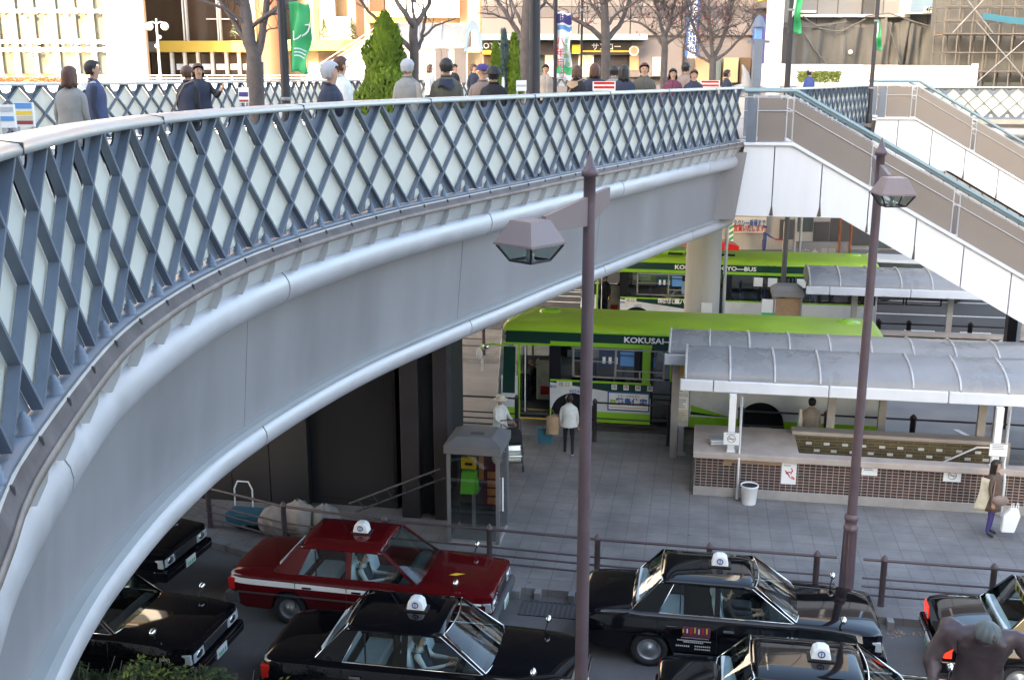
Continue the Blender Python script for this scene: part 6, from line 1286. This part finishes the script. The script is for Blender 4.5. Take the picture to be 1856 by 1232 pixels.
for v in (90.5, 76.5, 21, -43, -123):
    o = A_.r('floor_band', -500, 196, v - 3, v + 3, -.25, .1, 'warm_white')
    for k, u in enumerate(range(-480, 196, 14)): A_.r('bracket', u, u + 3, v - 5, v + 5, -.32, -.2, 'warm_white', o)
for u, v in ((64, 33), (66, 82), (66, 101), (135, 30)): A_.r('flood_lamp', u - 4, u + 4, v - 3, v + 3, -.5, -.2, 'grey')
F_ = Fac('planter', 'orange flower bed behind the far railing at the left', 'planter', 50, 48); F_.r('trough', -60, 112, 150, None, 0, 1, 'warm_white')
mb = MB(); rnd = random.Random(4)
for i in range(2500):
    c = Vector((rnd.uniform(F_.x(-60), F_.x(112)), rnd.uniform(0, 1), F_.z(150) + rnd.random() * .22)); a = rnd.random() * 6; s_ = .04; mb.add([c + Vector((cos(a) * s_, sin(a) * s_, 0)), c + Vector((-sin(a) * s_, cos(a) * s_, .03)), c - Vector((cos(a) * s_, sin(a) * s_, 0)), c + Vector((sin(a) * s_, -cos(a) * s_, .02))], [(0, 1, 2, 3)])
mb.build('flowers', M['flowers'], F_.t)
G_ = Fac('white_fence', 'white tubular fence along the terrace behind the far railing', 'fence', 400, 50)
for v in (137, 142, 147): mb = MB(); mb.cyl((G_.x(110), 0, G_.z(v)), (G_.x(640), 0, G_.z(v)), .028, n=6); mb.build('rail', M['warm_white'], G_.t)
for u in range(112, 641, 44): mb = MB(); mb.cyl((G_.x(u), 0, 6.5), (G_.x(u), 0, G_.z(136)), .03, n=6); mb.build('post', M['warm_white'], G_.t)
T_ = Fac('terrace_slab', 'pale terrace in front of the buildings on deck level', 'terrace', 400, 52); T_.r('slab', -600, 900, 150, None, 0, 14, 'warm_white'); T_.r('ledge', 900, 1420, 158, 172, 0, 6, 'shop_panel')
Bd = Fac('department_store', 'brown glass building with a yellow-lit entrance and terracotta column', 'building', 400, 62)
Bd.r('shell', 241, 880, TOP, None, 1.2, 20, 'cream_wall')
for a, b in ((243, 270), (270, 300), (300, 334), (343, 395), (400, 452), (452, 474)): Bd.r('window', a, b, -150, 75, .8, 1.15, 'brown_glass')
for a, b in ((243, 270), (272, 318), (318, 360)): Bd.r('shop_window', a, b, 97, 136, .8, 1.15, 'brown_glass')
for u in (336, 341, 396, 400): Bd.r('mullion', u - 1.2, u + 1.2, -150, 74, .5, .8, 'warm_white')
Bd.r('transom', 376, 430, 33, 35, .55, .75, 'warm_white')
Bd.r('entrance_canopy', 296, 474, 75, 95, -.6, 1.0, 'yellow_panel'); Bd.r('side_fascia', 243, 296, 76, 94, .3, 1.1, 'shop_panel')
for u in (315, 338, 361, 386, 411, 433, 452): Bd.r('door_frame', u - 2.2, u + 2.2, 95, 137, .0, .4, 'warm_white')
for a, b in ((318, 336), (340, 359), (363, 384), (388, 409), (413, 431), (435, 450)): d_ = Bd.r('door', a, b, 98, 137, .3, .36, 'brown_glass'); Bd.r('poster', a + 3, b - 3, 116, 127, .27, .3, 'white', d_)
mb = MB(); mb.cyl((Bd.x(401), .9, Bd.z(137)), (Bd.x(401), .9, Bd.z(95)), 4.5 * Bd.k, n=16); mb.build('inner_column', M['yellow_panel'], Bd.t)
mb = MB(); mb.lathe([(26 * Bd.k, 0), (24 * Bd.k, Bd.z(137)), (21 * Bd.k, 25)], (Bd.x(492), -.2, 0), 28); mb.build('column', M['terracotta'], Bd.t)
for a, b, m in ((452, 470, 'cream_wall'), (512, 524, 'brown_glass'), (566, 575, 'terracotta'), (576, 604, 'cream_wall'), (640, 655, 'brown_glass'), (655, 664, 'cream_wall'), (664, 690, 'brown_glass')): Bd.r('pier', a, b, -150, 75, .3, 1.0, m)
Bd.r('balcony_band', 500, 700, 73, 92, -.4, 1.0, 'yellow_panel'); Bd.r('lit_box', 596, 632, 31, 73, .0, .5, 'lit_shop'); Bd.r('dark_opening', 568, 600, 92, 120, .9, 1.15, 'brown_glass')
Bd.r('white_panel', 696, 822, -150, 32, -.5, .6, 'warm_white'); Bd.r('panel_groove', 758, 759.5, -150, 32, -.52, -.5, 'grey'); Bd.r('lit_fascia', 660, 735, 22, 42, -.3, .4, 'yellow_panel')
Bd.r('corner_column', 858, 881, -300, None, -1.2, .5, 'terracotta'); Bd.r('light_wall', 822, 858, -300, 137, .2, .8, 'cream_wall')
for u, v, Y in ((427, 70, 60), (588, 72, 60), (638, 72, 59)):
    rn = random.Random(u); p = pt(u, v, Y); H = 32 * Y / FPX; t = thing('small_fir', f'small decorated fir tree on the ledge, {"left of the thick bare tree trunk" if u < 500 else ("left" if u < 600 else "right") + " of the yellow lit box"}', 'fir tree', (p.x, p.y, p.z))
    mb = MB()
    for i in range(420): f = rn.random(); r = .30 * (1 - f) * rn.uniform(.6, 1.1); a = rn.random() * 6.28; c = Vector((r * cos(a), r * sin(a), .12 + H * f)); s_ = .06; mb.add([c + Vector((cos(a) * s_, sin(a) * s_, -.03)), c + Vector((-sin(a) * s_ * .5, cos(a) * s_ * .5, .0)), c - Vector((cos(a) * s_, sin(a) * s_, -.04)), c + Vector((sin(a) * s_ * .5, -cos(a) * s_ * .5, .0))], [(0, 1, 2, 3)], 0 if rn.random() < .8 else 1)
    mb.build('foliage', [M['shrub'], M['cloth_cream']], t); mb = MB(); mb.cyl((0, 0, 0), (0, 0, H * .9), .03, .01, 6); mb.build('trunk', M['bark'], t)
def upper(F, u0, u1, z0, m, n, fw='warm_white'):
    for j in range(int((44 - z0) / 4)):
        for i in range(n): mb = MB(); w_ = (u1 - u0) / n; mb.bx(F.x(u0 + i * w_ + w_ * .12), F.x(u0 + (i + 1) * w_ - w_ * .12), -.02, .25, z0 + j * 4, z0 + j * 4 + 2.3); mb.build('upper_window', M[m], F.t)
        mb = MB(); mb.bx(F.x(u0), F.x(u1), -.1, .3, z0 + j * 4 - .9, z0 + j * 4 - .6); mb.build('upper_band', M[fw], F.t)
for i_ in range(14):
    for z_ in (1.2, 4.6): mb = MB(); u_ = 243 + i_ * 44; mb.bx(Bd.x(u_ + 6), Bd.x(u_ + 34), 1.0, 1.15, z_, z_ + 2.2); mb.build('low_window', M['brown_glass'], Bd.t)
upper(A_, -500, 196, 21.5, 'grey_glass', 12); upper(Bd, 243, 856, 21.5, 'brown_glass', 12, 'terracotta')
# outdoor stair / escalator rising to the right
Es = Fac('outdoor_escalator', 'white covered escalator rising to the right towards the white panel', 'escalator', 620, 50)
mb = MB(); P_ = [(548, 150), (700, 48), (712, 48), (712, 150)]; mb.prism([(Es.x(u), Es.z(v)) for u, v in P_], 'y', 0, .25); mb.build('balustrade', M['warm_white'], Es.t)
mb = MB(); mb.prism([(Es.x(u), Es.z(v)) for u, v in ((548, 152), (560, 152), (712, 62), (712, 50))], 'y', .3, 2.2); mb.build('steps', M['shop_panel'], Es.t)
for dv in (0, 8): mb = MB(); mb.cyl((Es.x(550), -.06, Es.z(146 - dv)), (Es.x(706), -.06, Es.z(42 - dv)), .035, n=6); mb.build('handrail', M['offwhite'], Es.t)
# arched shelter
Ar = Fac('arched_shelter', 'grey barrel-vaulted shelter with an open arch at its right end', 'shelter', 800, 46)
zs_, zt_ = Ar.z(84), Ar.z(40); rr = 20 * Ar.k
def vault(u, v): a = pi * v; return (Ar.x(722) + (Ar.x(850) - Ar.x(722)) * u, 1.1 - 1.1 * cos(a), zs_ + (zt_ - zs_) * sin(a))
mb = MB(); mb.grid(vault, 6, 14); mb.build('vault', M['canopy_acrylic'], Ar.t)
for u in (722, 760, 800): mb = MB(); mb.tube([(Ar.x(u), 1.1 - 1.13 * cos(pi * k / 14), zs_ + (zt_ - zs_ + .03) * sin(pi * k / 14)) for k in range(15)], .035, 5); mb.build('rib', M['galvanised'], Ar.t)
vs = []; N = 18; cx = Ar.x(857)
mb = MB()
for ro, ri, y0, y1, m in ((1.0, .72, -.5, -.15, 0),):
    W0 = 26 * Ar.k; H0 = Ar.z(38) - Ar.z(95)
    a = [(cx + W0 * ro * cos(pi - pi * k / N) * .62, Ar.z(95) + H0 * ro * sin(pi * k / N)) for k in range(N + 1)]; b = [(cx + W0 * ri * cos(pi - pi * k / N) * .55, Ar.z(95) + H0 * ri * sin(pi * k / N)) for k in range(N + 1)]
    for k in range(N): mb.add([(a[k][0], y0, a[k][1]), (a[k + 1][0], y0, a[k + 1][1]), (b[k + 1][0], y0, b[k + 1][1]), (b[k][0], y0, b[k][1]), (a[k][0], y1, a[k][1]), (a[k + 1][0], y1, a[k + 1][1]), (b[k + 1][0], y1, b[k + 1][1]), (b[k][0], y1, b[k][1])], [(0, 1, 2, 3), (0, 4, 5, 1), (3, 2, 6, 7), (4, 7, 6, 5)])
mb.build('arch', M['blue_grey'], Ar.t)
Ar.r('gutter', 722, 848, 78, 88, -.1, .2, 'warm_white'); Ar.r('wall', 722, 846, 88, 150, .0, .2, 'warm_white'); Ar.r('wall', 846, 868, 95, 150, .3, .45, 'cream_wall')
for a, b in ((790, 800), (801, 812), (823, 843)): Ar.r('door_panel', a, b, 80 if a < 815 else 88, 150, -.05, .0, 'shop_panel')
# shop building
Sh = Fac('shop_building', 'grey-mauve shop building with a pale green canopy edge and dark sign band', 'building', 1120, 60)
Sh.r('shell', 880, 1392, TOP, None, .6, 20, 'shop_panel')
for v0, v1, m in ((33, 64, 'shop_panel'), (12, 32, 'shop_panel_dark'), (-40, 11, 'shop_panel'), (-70, -41, 'shop_panel_dark')):
    for a, b in ((880, 962), (963, 1050), (1051, 1140), (1141, 1230), (1231, 1310), (1311, 1390)): Sh.r('cladding', a + .6, b - .6, v0, v1, .3, .6, m) if v0 < v1 else None
Sh.r('canopy_edge', 872, 1165, 64, 74, -1.4, .6, 'awning'); Sh.r('sign_band', 880, 1142, 76, 100, -.2, .5, 'sign_black'); Sh.r('orange_line', 1052, 1140, 92, 95, -.25, -.2, 'sign_yellow')
for a, b in ((882, 905), (930, 948)): Sh.r('yellow_sign', a, b, 92, 99, -.26, -.2, 'sign_yellow')
o = Sh.r('yellow_sign', 1038, 1052, 82, 98, -.5, -.3, 'sign_yellow')
text('サンロー', .40, M['white'], 'shop_lettering', Sh.t, (Sh.x(1098), -.23, Sh.z(86)), bold=.008); text('LOTTE', .42, M['offwhite'], 'shop_lettering', Sh.t, (Sh.x(897), -.23, Sh.z(84)), bold=.004)
for a, b, m in ((884, 960, 'brown_glass'), (962, 990, 'grey_glass'), (992, 1034, 'lit_shop'), (1052, 1075, 'lit_shop'), (1078, 1138, 'sign_black')): Sh.r('shop_window', a, b, 100, 140, .4, .62, m)
for u in (1036, 1052, 1063, 1076): Sh.r('door_frame', u - 1.2, u + 1.2, 100, 140, .2, .4, 'warm_white')
Sh.r('wall', 1140, 1232, 76, 140, .0, .5, 'shop_panel'); Sh.r('dark_window', 1140, 1156, 100, 128, -.05, .0, 'cream_wall'); q = Sh.r('poster_case', 1180, 1197, 104, 138, -.15, .0, 'offwhite'); Sh.r('poster', 1182, 1195, 107, 134, -.17, -.15, 'lens_clear', q)
mb = MB(); mb.tube([(Sh.x(1145), -.6, Sh.z(93)), (Sh.x(1145), -.5, Sh.z(93))], .26, 20); mb.build('round_sign', M['offwhite'], Sh.t); mb = MB(); mb.tube([(Sh.x(1145), -.62, Sh.z(93)), (Sh.x(1145), -.6, Sh.z(93))], .19, 20); mb.build('round_face', M['cloth_tan'], Sh.t)
q = Sh.r('blue_banner', 1232, 1255, -60, 104, -1.0, -.94, 'sign_blue')
for k in range(8): text('祝歳末大売出'[k % 6], .5, M['white'], 'banner_text', Sh.t, (Sh.x(1243), -1.02, Sh.z(-5 + 15 * k)))
for a, b, m in ((1256, 1280, 'cream_wall'), (1282, 1300, 'grey_glass'), (1305, 1330, 'cream_wall'), (1334, 1352, 'brown_glass'), (1355, 1368, 'sign_blue'), (1370, 1378, 'cloth_purple')): Sh.r('shop_window', a, b, 105 if b < 1354 else 30, 150, -.1, .3, m)
Sh.r('roof_canopy', 1356, 1392, 5, 17, -1.2, .3, 'shop_panel_dark'); Sh.r('roof_sign', 1362, 1386, -20, 3, -1.0, .3, 'sign_yellow')
upper(Sh, 885, 1388, 15.5, 'grey_glass', 8, 'shop_panel_dark')
Wc = Fac('white_column', 'tall pale column standing beside the construction site', 'column', 1403, 52); Wc.r('shaft', 1390, 1414, TOP, 172, 0, .7, 'white_panel')
p = pt(1350, 150, 40); t = thing('stone_sculpture', 'pointed grey stone sculpture on a block near the hoarding', 'sculpture', (p.x, p.y, DZ), YAW); mb = MB(); mb.bx(-.55, .55, -.3, .3, 0, .75); mb.build('block', M['pier_concrete'], t, bev=.02); mb = MB(); mb.tube([(-.3, 0, .75), (-.2, 0, 1.05), (.1, .05, 1.15), (.0, 0, 1.6), (-.12, 0, 1.9)], [.22, .2, .24, .12, .03], 10); mb.tube([(.3, 0, .75), (.25, 0, 1.0), (.12, 0, 1.2)], [.18, .15, .06], 8); mb.build('figure', M['grey'], t)
# construction site
Ct = Fac('netted_building', 'grey building under demolition draped with nets, green pipe at its corner', 'building', 1560, 66)
Ct.r('shell', 1414, 1705, TOP, None, 1.0, 18, 'site_panel')
for u in (1414, 1455, 1484, 1520, 1562, 1600, 1640, 1680, 1705): Ct.r('panel_joint', u - .5, u + .5, -60, 130, .95, 1.0, 'dark_grey')
Ct.r('floor_edge', 1440, 1640, 26, 31, .2, 1.0, 'offwhite'); Ct.r('window_block', 1628, 1716, -60, 26, -.3, 1.0, 'warm_white'); q = Ct.r('window', 1634, 1672, -60, 22, -.36, -.3, 'blue_grey'); Ct.r('floor_plate', 1656, 1674, 14, 24, -.42, -.36, 'offwhite')
text('4F', .38, M['black'], 'floor_lettering', Ct.t, (Ct.x(1665), -.44, Ct.z(19)), bold=.008)
Ct.r('window', 1448, 1476, -60, 18, .85, 1.0, 'site_panel'); Ct.r('window_frame', 1444, 1480, 18, 22, .7, 1.0, 'warm_white'); Ct.r('dark_column', 1562, 1582, -60, 26, .7, 1.0, 'dark_grey'); Ct.r('dark_recess', 1414, 1446, 40, 115, .8, 1.0, 'dark_grey')
for i, (a, b, sag, top) in enumerate(((1440, 1530, 26, 28), (1510, 1600, 34, 30), (1590, 1640, 20, 30), (1640, 1704, 30, 32))):
    def net(u, v): x = Ct.x(a + (b - a) * u); z = Ct.z(top + sag * (1 - (2 * u - 1) ** 2) * .6 + (122 - top) * v * (1 - .12 * sin(6 * u + i))); return (x, .35 + .22 * sin(9 * u + 3 * v + i) + .12 * sin(23 * u + i), z)
    mb = MB(); mb.grid(net, 24, 12); mb.build('net', M['net'], Ct.t)
for pl in (((1452, 30), (1480, 52), (1520, 58), (1562, 34)), ((1400, 48), (1470, 50), (1530, 40)), ((1560, 30), (1600, 24), (1640, 38), (1700, 56)), ((1455, 60), (1475, 90), (1500, 118)), ((1600, 40), (1615, 80), (1630, 120))): mb = MB(); mb.tube([(Ct.x(u), .0, Ct.z(v)) for u, v in pl], .045, 5); mb.build('rope', M['net'], Ct.t)
mb = MB(); mb.tube([(Ct.x(1688), -.1, Ct.z(135)), (Ct.x(1690), -.1, Ct.z(60)), (Ct.x(1698), .1, Ct.z(36))], 8 * Ct.k, 14); mb.build('green_pipe', M['pipe_green'], Ct.t)
mb = MB(); mb.ball((Ct.x(1538), -.1, Ct.z(95)), .14, 10, 8); mb.build('site_lamp', M['white'], Ct.t)
Sc = Fac('scaffolding', 'brown scaffold tower at the right edge of the site', 'scaffolding', 1780, 58); rn = random.Random(6)
for d in (0, 1.3):
    for u in range(1706, 2000, 24): mb = MB(); mb.cyl((Sc.x(u), d, 0), (Sc.x(u), d, 22), .045, n=6); mb.build('standard', M['scaffold'], Sc.t)
    for v in (-60, -20, 12, 38, 62, 96, 130): mb = MB(); mb.cyl((Sc.x(1704), d - .05, Sc.z(v)), (Sc.x(1998), d - .05, Sc.z(v)), .045, n=6); mb.build('ledger', M['scaffold'], Sc.t)
for a, b in (((1760, 40), (1860, 150)), ((1860, 60), (1770, 150)), ((1706, -40), (1790, 60)), ((1800, -40), (1720, 60)), ((1870, -30), (1960, 90))): mb = MB(); mb.cyl((Sc.x(a[0]), -.1, Sc.z(a[1])), (Sc.x(b[0]), -.1, Sc.z(b[1])), .032, n=6); mb.build('brace', M['grey'], Sc.t)
mb = MB(); mb.grid(lambda u, v: (Sc.x(1704 + 296 * u), 1.8 + .1 * sin(30 * u), Sc.z(-80 + 230 * v)), 30, 2); mb.build('net', M['net'], Sc.t)
mb = MB(); mb.grid(lambda u, v: (Sc.x(1768 + 130 * u), -.2, Sc.z(24 + 14 * sin(1.4 * u) + 12 * v)), 14, 2); mb.build('blue_strap', M['cloth_teal'], Sc.t)
for v in (62, 130): mb = MB(); mb.bx(Sc.x(1704), Sc.x(1998), .0, 1.3, Sc.z(v) - .05, Sc.z(v)); mb.build('plank', M['cloth_tan'], Sc.t)
Hd = Fac('site_hoarding', 'long white site hoarding with faint violet lettering', 'hoarding', 1560, 54, R(-1))
for k, u in enumerate(range(1374, 1752, 63)): Hd.r('board', u + .4, u + 62.6, 116 + (u - 1374) * .012, 156, 0, .08, 'warm_white')
Hd.r('end_board', 1753, 1764, 116, 156, .0, .08, 'white_panel'); text('川口都市 再開発', .62, M['hair_grey'], 'hoarding_lettering', Hd.t, (Hd.x(1572), -.02, Hd.z(137)))
Pb = Fac('hedge_box', 'small hedge in a planter box in front of the hoarding', 'planter', 1490, 42); Pb.r('box', 1452, 1524, 152, 168, 0, .5, 'pier_concrete'); mb = MB()
for i in range(900): c = Vector((rn.uniform(Pb.x(1452), Pb.x(1524)), rn.uniform(0, .5), Pb.z(150 - 20 * rn.random() ** .7))); a = Vector((rn.gauss(0, 1), rn.gauss(0, 1), rn.gauss(0, 1))).normalized() * .06; b = a.cross(Vector((.3, 1, .2))).normalized() * .03; mb.add([c - a, c + b, c + a, c - b], [(0, 1, 2, 3)])
mb.build('foliage', M['shrub_yellow'], Pb.t)
# ---- street level on the far side, seen between the stairs and the buses
Fs = Fac('far_shopfront', 'grey street-level shopfront with a taxi stand sign below the stairs', 'shop', 1440, 58)
Fs.r('wall', 1180, 2000, 300, None, 0, .6, 'pier_concrete'); Fs.r('base_wall', 1452, 1550, 434, None, -1.0, -.7, 'site_panel')
for u in (1450, 1460, 1530, 1550): Fs.r('post', u - 1.5, u + 1.5, 380, None, -1.1, -.9, 'terracotta' if u > 1500 else 'galvanised')
q = Fs.r('taxi_sign', 1340, 1403, 392, 421, -.3, -.2, 'offwhite'); Fs.r('sign_frame', 1338, 1405, 390, 423, -.22, -.15, 'cloth_tan')
text('タクシー乗場まで', .40, M['sign_blue'], 'sign_text', Fs.t, (Fs.x(1372), -.32, Fs.z(404)), sx=.55, bold=.01); text('営業いたします', .40, M['lens_red'], 'sign_text', Fs.t, (Fs.x(1372), -.32, Fs.z(413)), sx=.6, bold=.01)
for a, b, v0, v1, m in ((1430, 1458, 398, 434, 'dark_grey'), (1462, 1490, 394, 420, 'grey_glass'), (1492, 1520, 402, 440, 'dark_grey'), (1522, 1600, 395, 445, 'dark_grey'), (1600, 1800, 395, 450, 'grey_glass')): Fs.r('window', a, b, v0, v1, -.06, .0, m)
for u in (1332, 1430): 
    q = Fs.r('striped_post', u - 4, u + 4, 396, None, -1.5, -1.3, 'white')
    for k in range(7): mb = MB(); mb.prism([(Fs.x(u - 4), Fs.z(470 - 10 * k)), (Fs.x(u + 4), Fs.z(465 - 10 * k)), (Fs.x(u + 4), Fs.z(460 - 10 * k)), (Fs.x(u - 4), Fs.z(465 - 10 * k))], 'y', -1.51, -1.5); mb.build('stripe', M['sign_green'], q)
text('営業中 ✚ 薬局', .42, M['hair_grey'], 'wall_lettering', Fs.t, (Fs.x(1480), -1.02, Fs.z(452)))
t = thing('red_parasol', 'red cloth awning behind the farther bus', 'awning', tuple(pt(1290, 440, 53)), YAW); mb = MB(); mb.prism([(-3.4, -.55), (.0, -.25), (1.2, -.3), (1.2, -.05), (.4, .15), (-3.4, -.25)], 'y', -.8, .8); mb.build('cloth', M['lens_red'], t); mb = MB()
for x in (-3, 0, 1.1): mb.cyl((x, 0, -3.1), (x, 0, -.1), .03, n=6)
mb.build('leg', M['grey'], t)
t = thing('van', 'white van parked beyond the farther bus', 'van', tuple(Vector((pt(1645, 480, 48).x, 48.0, 0))), 0)
mb = MB(); mb.prism([(-2.2, .35), (2.2, .35), (2.25, .9), (1.6, 1.1), (1.0, 1.75), (-2.1, 1.8), (-2.25, 1.0)], 'y', -.82, .82); mb.build('body', M['white'], t, bev=.10)
mb = MB(); mb.prism([(-1.9, 1.15), (1.4, 1.15), (.95, 1.62), (-1.9, 1.66)], 'y', -.835, .835); mb.build('window', M['grey_glass'], t); mb = MB(); mb.bx(-2.29, -2.2, -.65, .65, 1.15, 1.62); mb.build('rear_window', M['grey_glass'], t)
for x in (-1.4, 1.4):
    for y in (-.8, .8): mb = MB(); mb.cyl((x, y - .09, .31), (x, y + .09, .31), .31, n=18); mb.build('wheel', M['rubber'], t)
t = thing('dark_pole', 'slim dark pole in front of the farther bus', 'pole', (pt(1418, 540, 36).x, pt(1418, 540, 36).y, .15)); mb = MB(); mb.cyl((0, 0, 0), (0, 0, 5.6), .10, .08, 10); mb.build('shaft', M['dark_grey'], t); mb = MB(); mb.lathe([(.13, 0), (.13, .15), (.11, .18)], n=12); mb.build('foot', M['dark_grey'], t)
p = pt(1424, 575, 35.6); t = thing('phone_booth', 'second grey-roofed booth with tan panels before the farther bus', 'phone booth', (p.x, p.y, .146)); mb = MB(); mb.bx(-.52, .52, -.5, .5, 2.05, 2.25); mb.add([(-.52, -.5, 2.252), (.52, -.5, 2.252), (.52, .5, 2.252), (-.52, .5, 2.252), (-.32, -.3, 2.40), (.32, -.3, 2.40), (.32, .3, 2.40), (-.32, .3, 2.40)], [(0, 1, 5, 4), (1, 2, 6, 5), (2, 3, 7, 6), (3, 0, 4, 7), (4, 5, 6, 7)]); mb.build('roof', M['grey'], t, bev=.015)
for sx, sy in ((-1, -1), (1, -1), (1, 1), (-1, 1)): mb = MB(); mb.bx(sx * .44 - .03, sx * .44 + .03, sy * .44 - .03, sy * .44 + .03, 0, 2.05); mb.build('corner_post', M['grey'], t)
mb = MB(); mb.bx(-.42, .42, -.42, -.40, .1, 2.0); mb.bx(-.42, .42, .36, .40, .0, 2.0); mb.build('panel', M['cloth_tan'], t)
p = pt(1392, 572, 35.3); t = thing('bus_stop_sign', 'small white and green stop sign before the farther bus', 'sign', (p.x, p.y, .146)); mb = MB(); mb.cyl((0, 0, 0), (0, 0, 1.2), .025, n=8); mb.build('stem', M['galvanised'], t); mb = MB(); mb.bx(-.22, .22, -.03, .03, 1.2, 1.95); mb.build('plate', M['white'], t); mb = MB(); mb.bx(-.22, .22, -.035, -.03, 1.2, 1.5); mb.build('green_field', M['sign_green'], t)

# ---- bronze figure on a pedestal, bottom right
def statue():
    o = person('bronze nude figure stooping with its head bowed, arms hanging wide', (0, 0, 0), 0, 1.95, 'bronze', 'bronze', None, 0, shoes='bronze', J=dict(pel=(-.02, 0, .95, .15), spi=(.02, 0, 1.13, .145), che=(.10, 0, 1.30, .165), nb=(.17, 0, 1.42, .10), nk=(.24, 0, 1.47, .08), jaw=(.33, 0, 1.44, .085), hd=(.30, 0, 1.50, .105), tp=(.27, 0, 1.56, .085), shl=(.07, .25, 1.42, .115), shr=(.07, -.25, 1.42, .115), ell=(.05, .40, 1.16, .075), elr=(.08, -.37, 1.14, .075), wrl=(.16, .46, .92, .05), wrr=(.24, -.36, .93, .05), hipl=(-.02, .12, .90, .13), hipr=(-.02, -.12, .90, .13), knl=(.10, .20, .52, .085), knr=(.10, -.20, .52, .085), anl=(-.02, .22, .09, .055), anr=(-.02, -.22, .09, .055), tol=(.14, .25, .04, .045), tor=(.14, -.25, .04, .045)))
    o.name = 'bronze_statue'; o["category"] = 'statue'
    for i in range(len(o.data.materials)): o.data.materials[i] = M['bronze']
    mb = MB(); hd = Vector((.30, 0, 1.50)) * 1.147; mb.grid(lambda u, v: (hd.x - .01 + .128 * sin(R(105) * v) * cos(2 * pi * u) * (1 + .07 * sin(11 * 2 * pi * u)), hd.y + .115 * sin(R(105) * v) * sin(2 * pi * u) * (1 + .07 * sin(11 * 2 * pi * u)), hd.z + .005 + .115 * cos(R(105) * v)), 40, 10); mb.build('hair', M['verdigris'], o)
    tx = bpy.data.textures.new('muscle_relief', 'CLOUDS'); tx.noise_scale = .11
    q = o.modifiers.new('fine', 'SUBSURF'); q.levels = q.render_levels = 1
    q = o.modifiers.new('relief', 'DISPLACE'); q.texture = tx; q.strength = .085; q.mid_level = .5; q.texture_coords = 'LOCAL'
    return o
mat('verdigris', (.12, .135, .13), .6, .2, var=.3, scale=8)
st = statue(); st.scale = (.93, .93, .93); st.location = (2.57, 9.1, 3.22); st.rotation_euler = (0, 0, R(-98)); st["label"] = 'stooping bronze figure with bowed head and hanging arms, at the lower right'
t = thing('pedestal', 'stone pedestal carrying the stooping bronze figure', 'pedestal', (2.56, 9.1, 0)); mb = MB(); mb.bx(-.55, .55, -.55, .55, .15, 3.0); mb.build('shaft', M['concrete'], t, bev=.03); mb = MB(); mb.bx(-.75, .75, -.75, .75, 0, .15); mb.bx(-.6, .6, -.6, .6, 3.0, 3.22); mb.build('slab', M['concrete'], t, bev=.02)

# ---- unseen station building added behind the camera, shaped to shade the plaza
Stn = thing('station_shade_building', 'large pale station building added unseen behind the viewpoint to shade the plaza', 'building', (0, 0, 0))
mat('station_wall', (.50, .47, .43), .7, var=.1, scale=.3)
for nm, a in (('tower', (-43, -22.4, -46, -15, 0, 42)), ('main_block', (-20.6, 10, -46, -15, 0, 40))):  # tower added to shade the shops; gap beside it lets sun reach the evergreens
    mb = MB(); mb.bx(*a); b_ = mb.build(nm, M['station_wall'], Stn)
    for k in range(int((a[1] - a[0]) / 6)):
        for j in range(int((a[5] - 9) / 4)): mb = MB(); x = a[0] + 1 + k * 6; z = 9.2 + j * 4; mb.bx(x, x + 4.2, a[3] + .02, a[3] + .10, z, z + 2.2); mb.build('window', M['grey_glass'], b_)
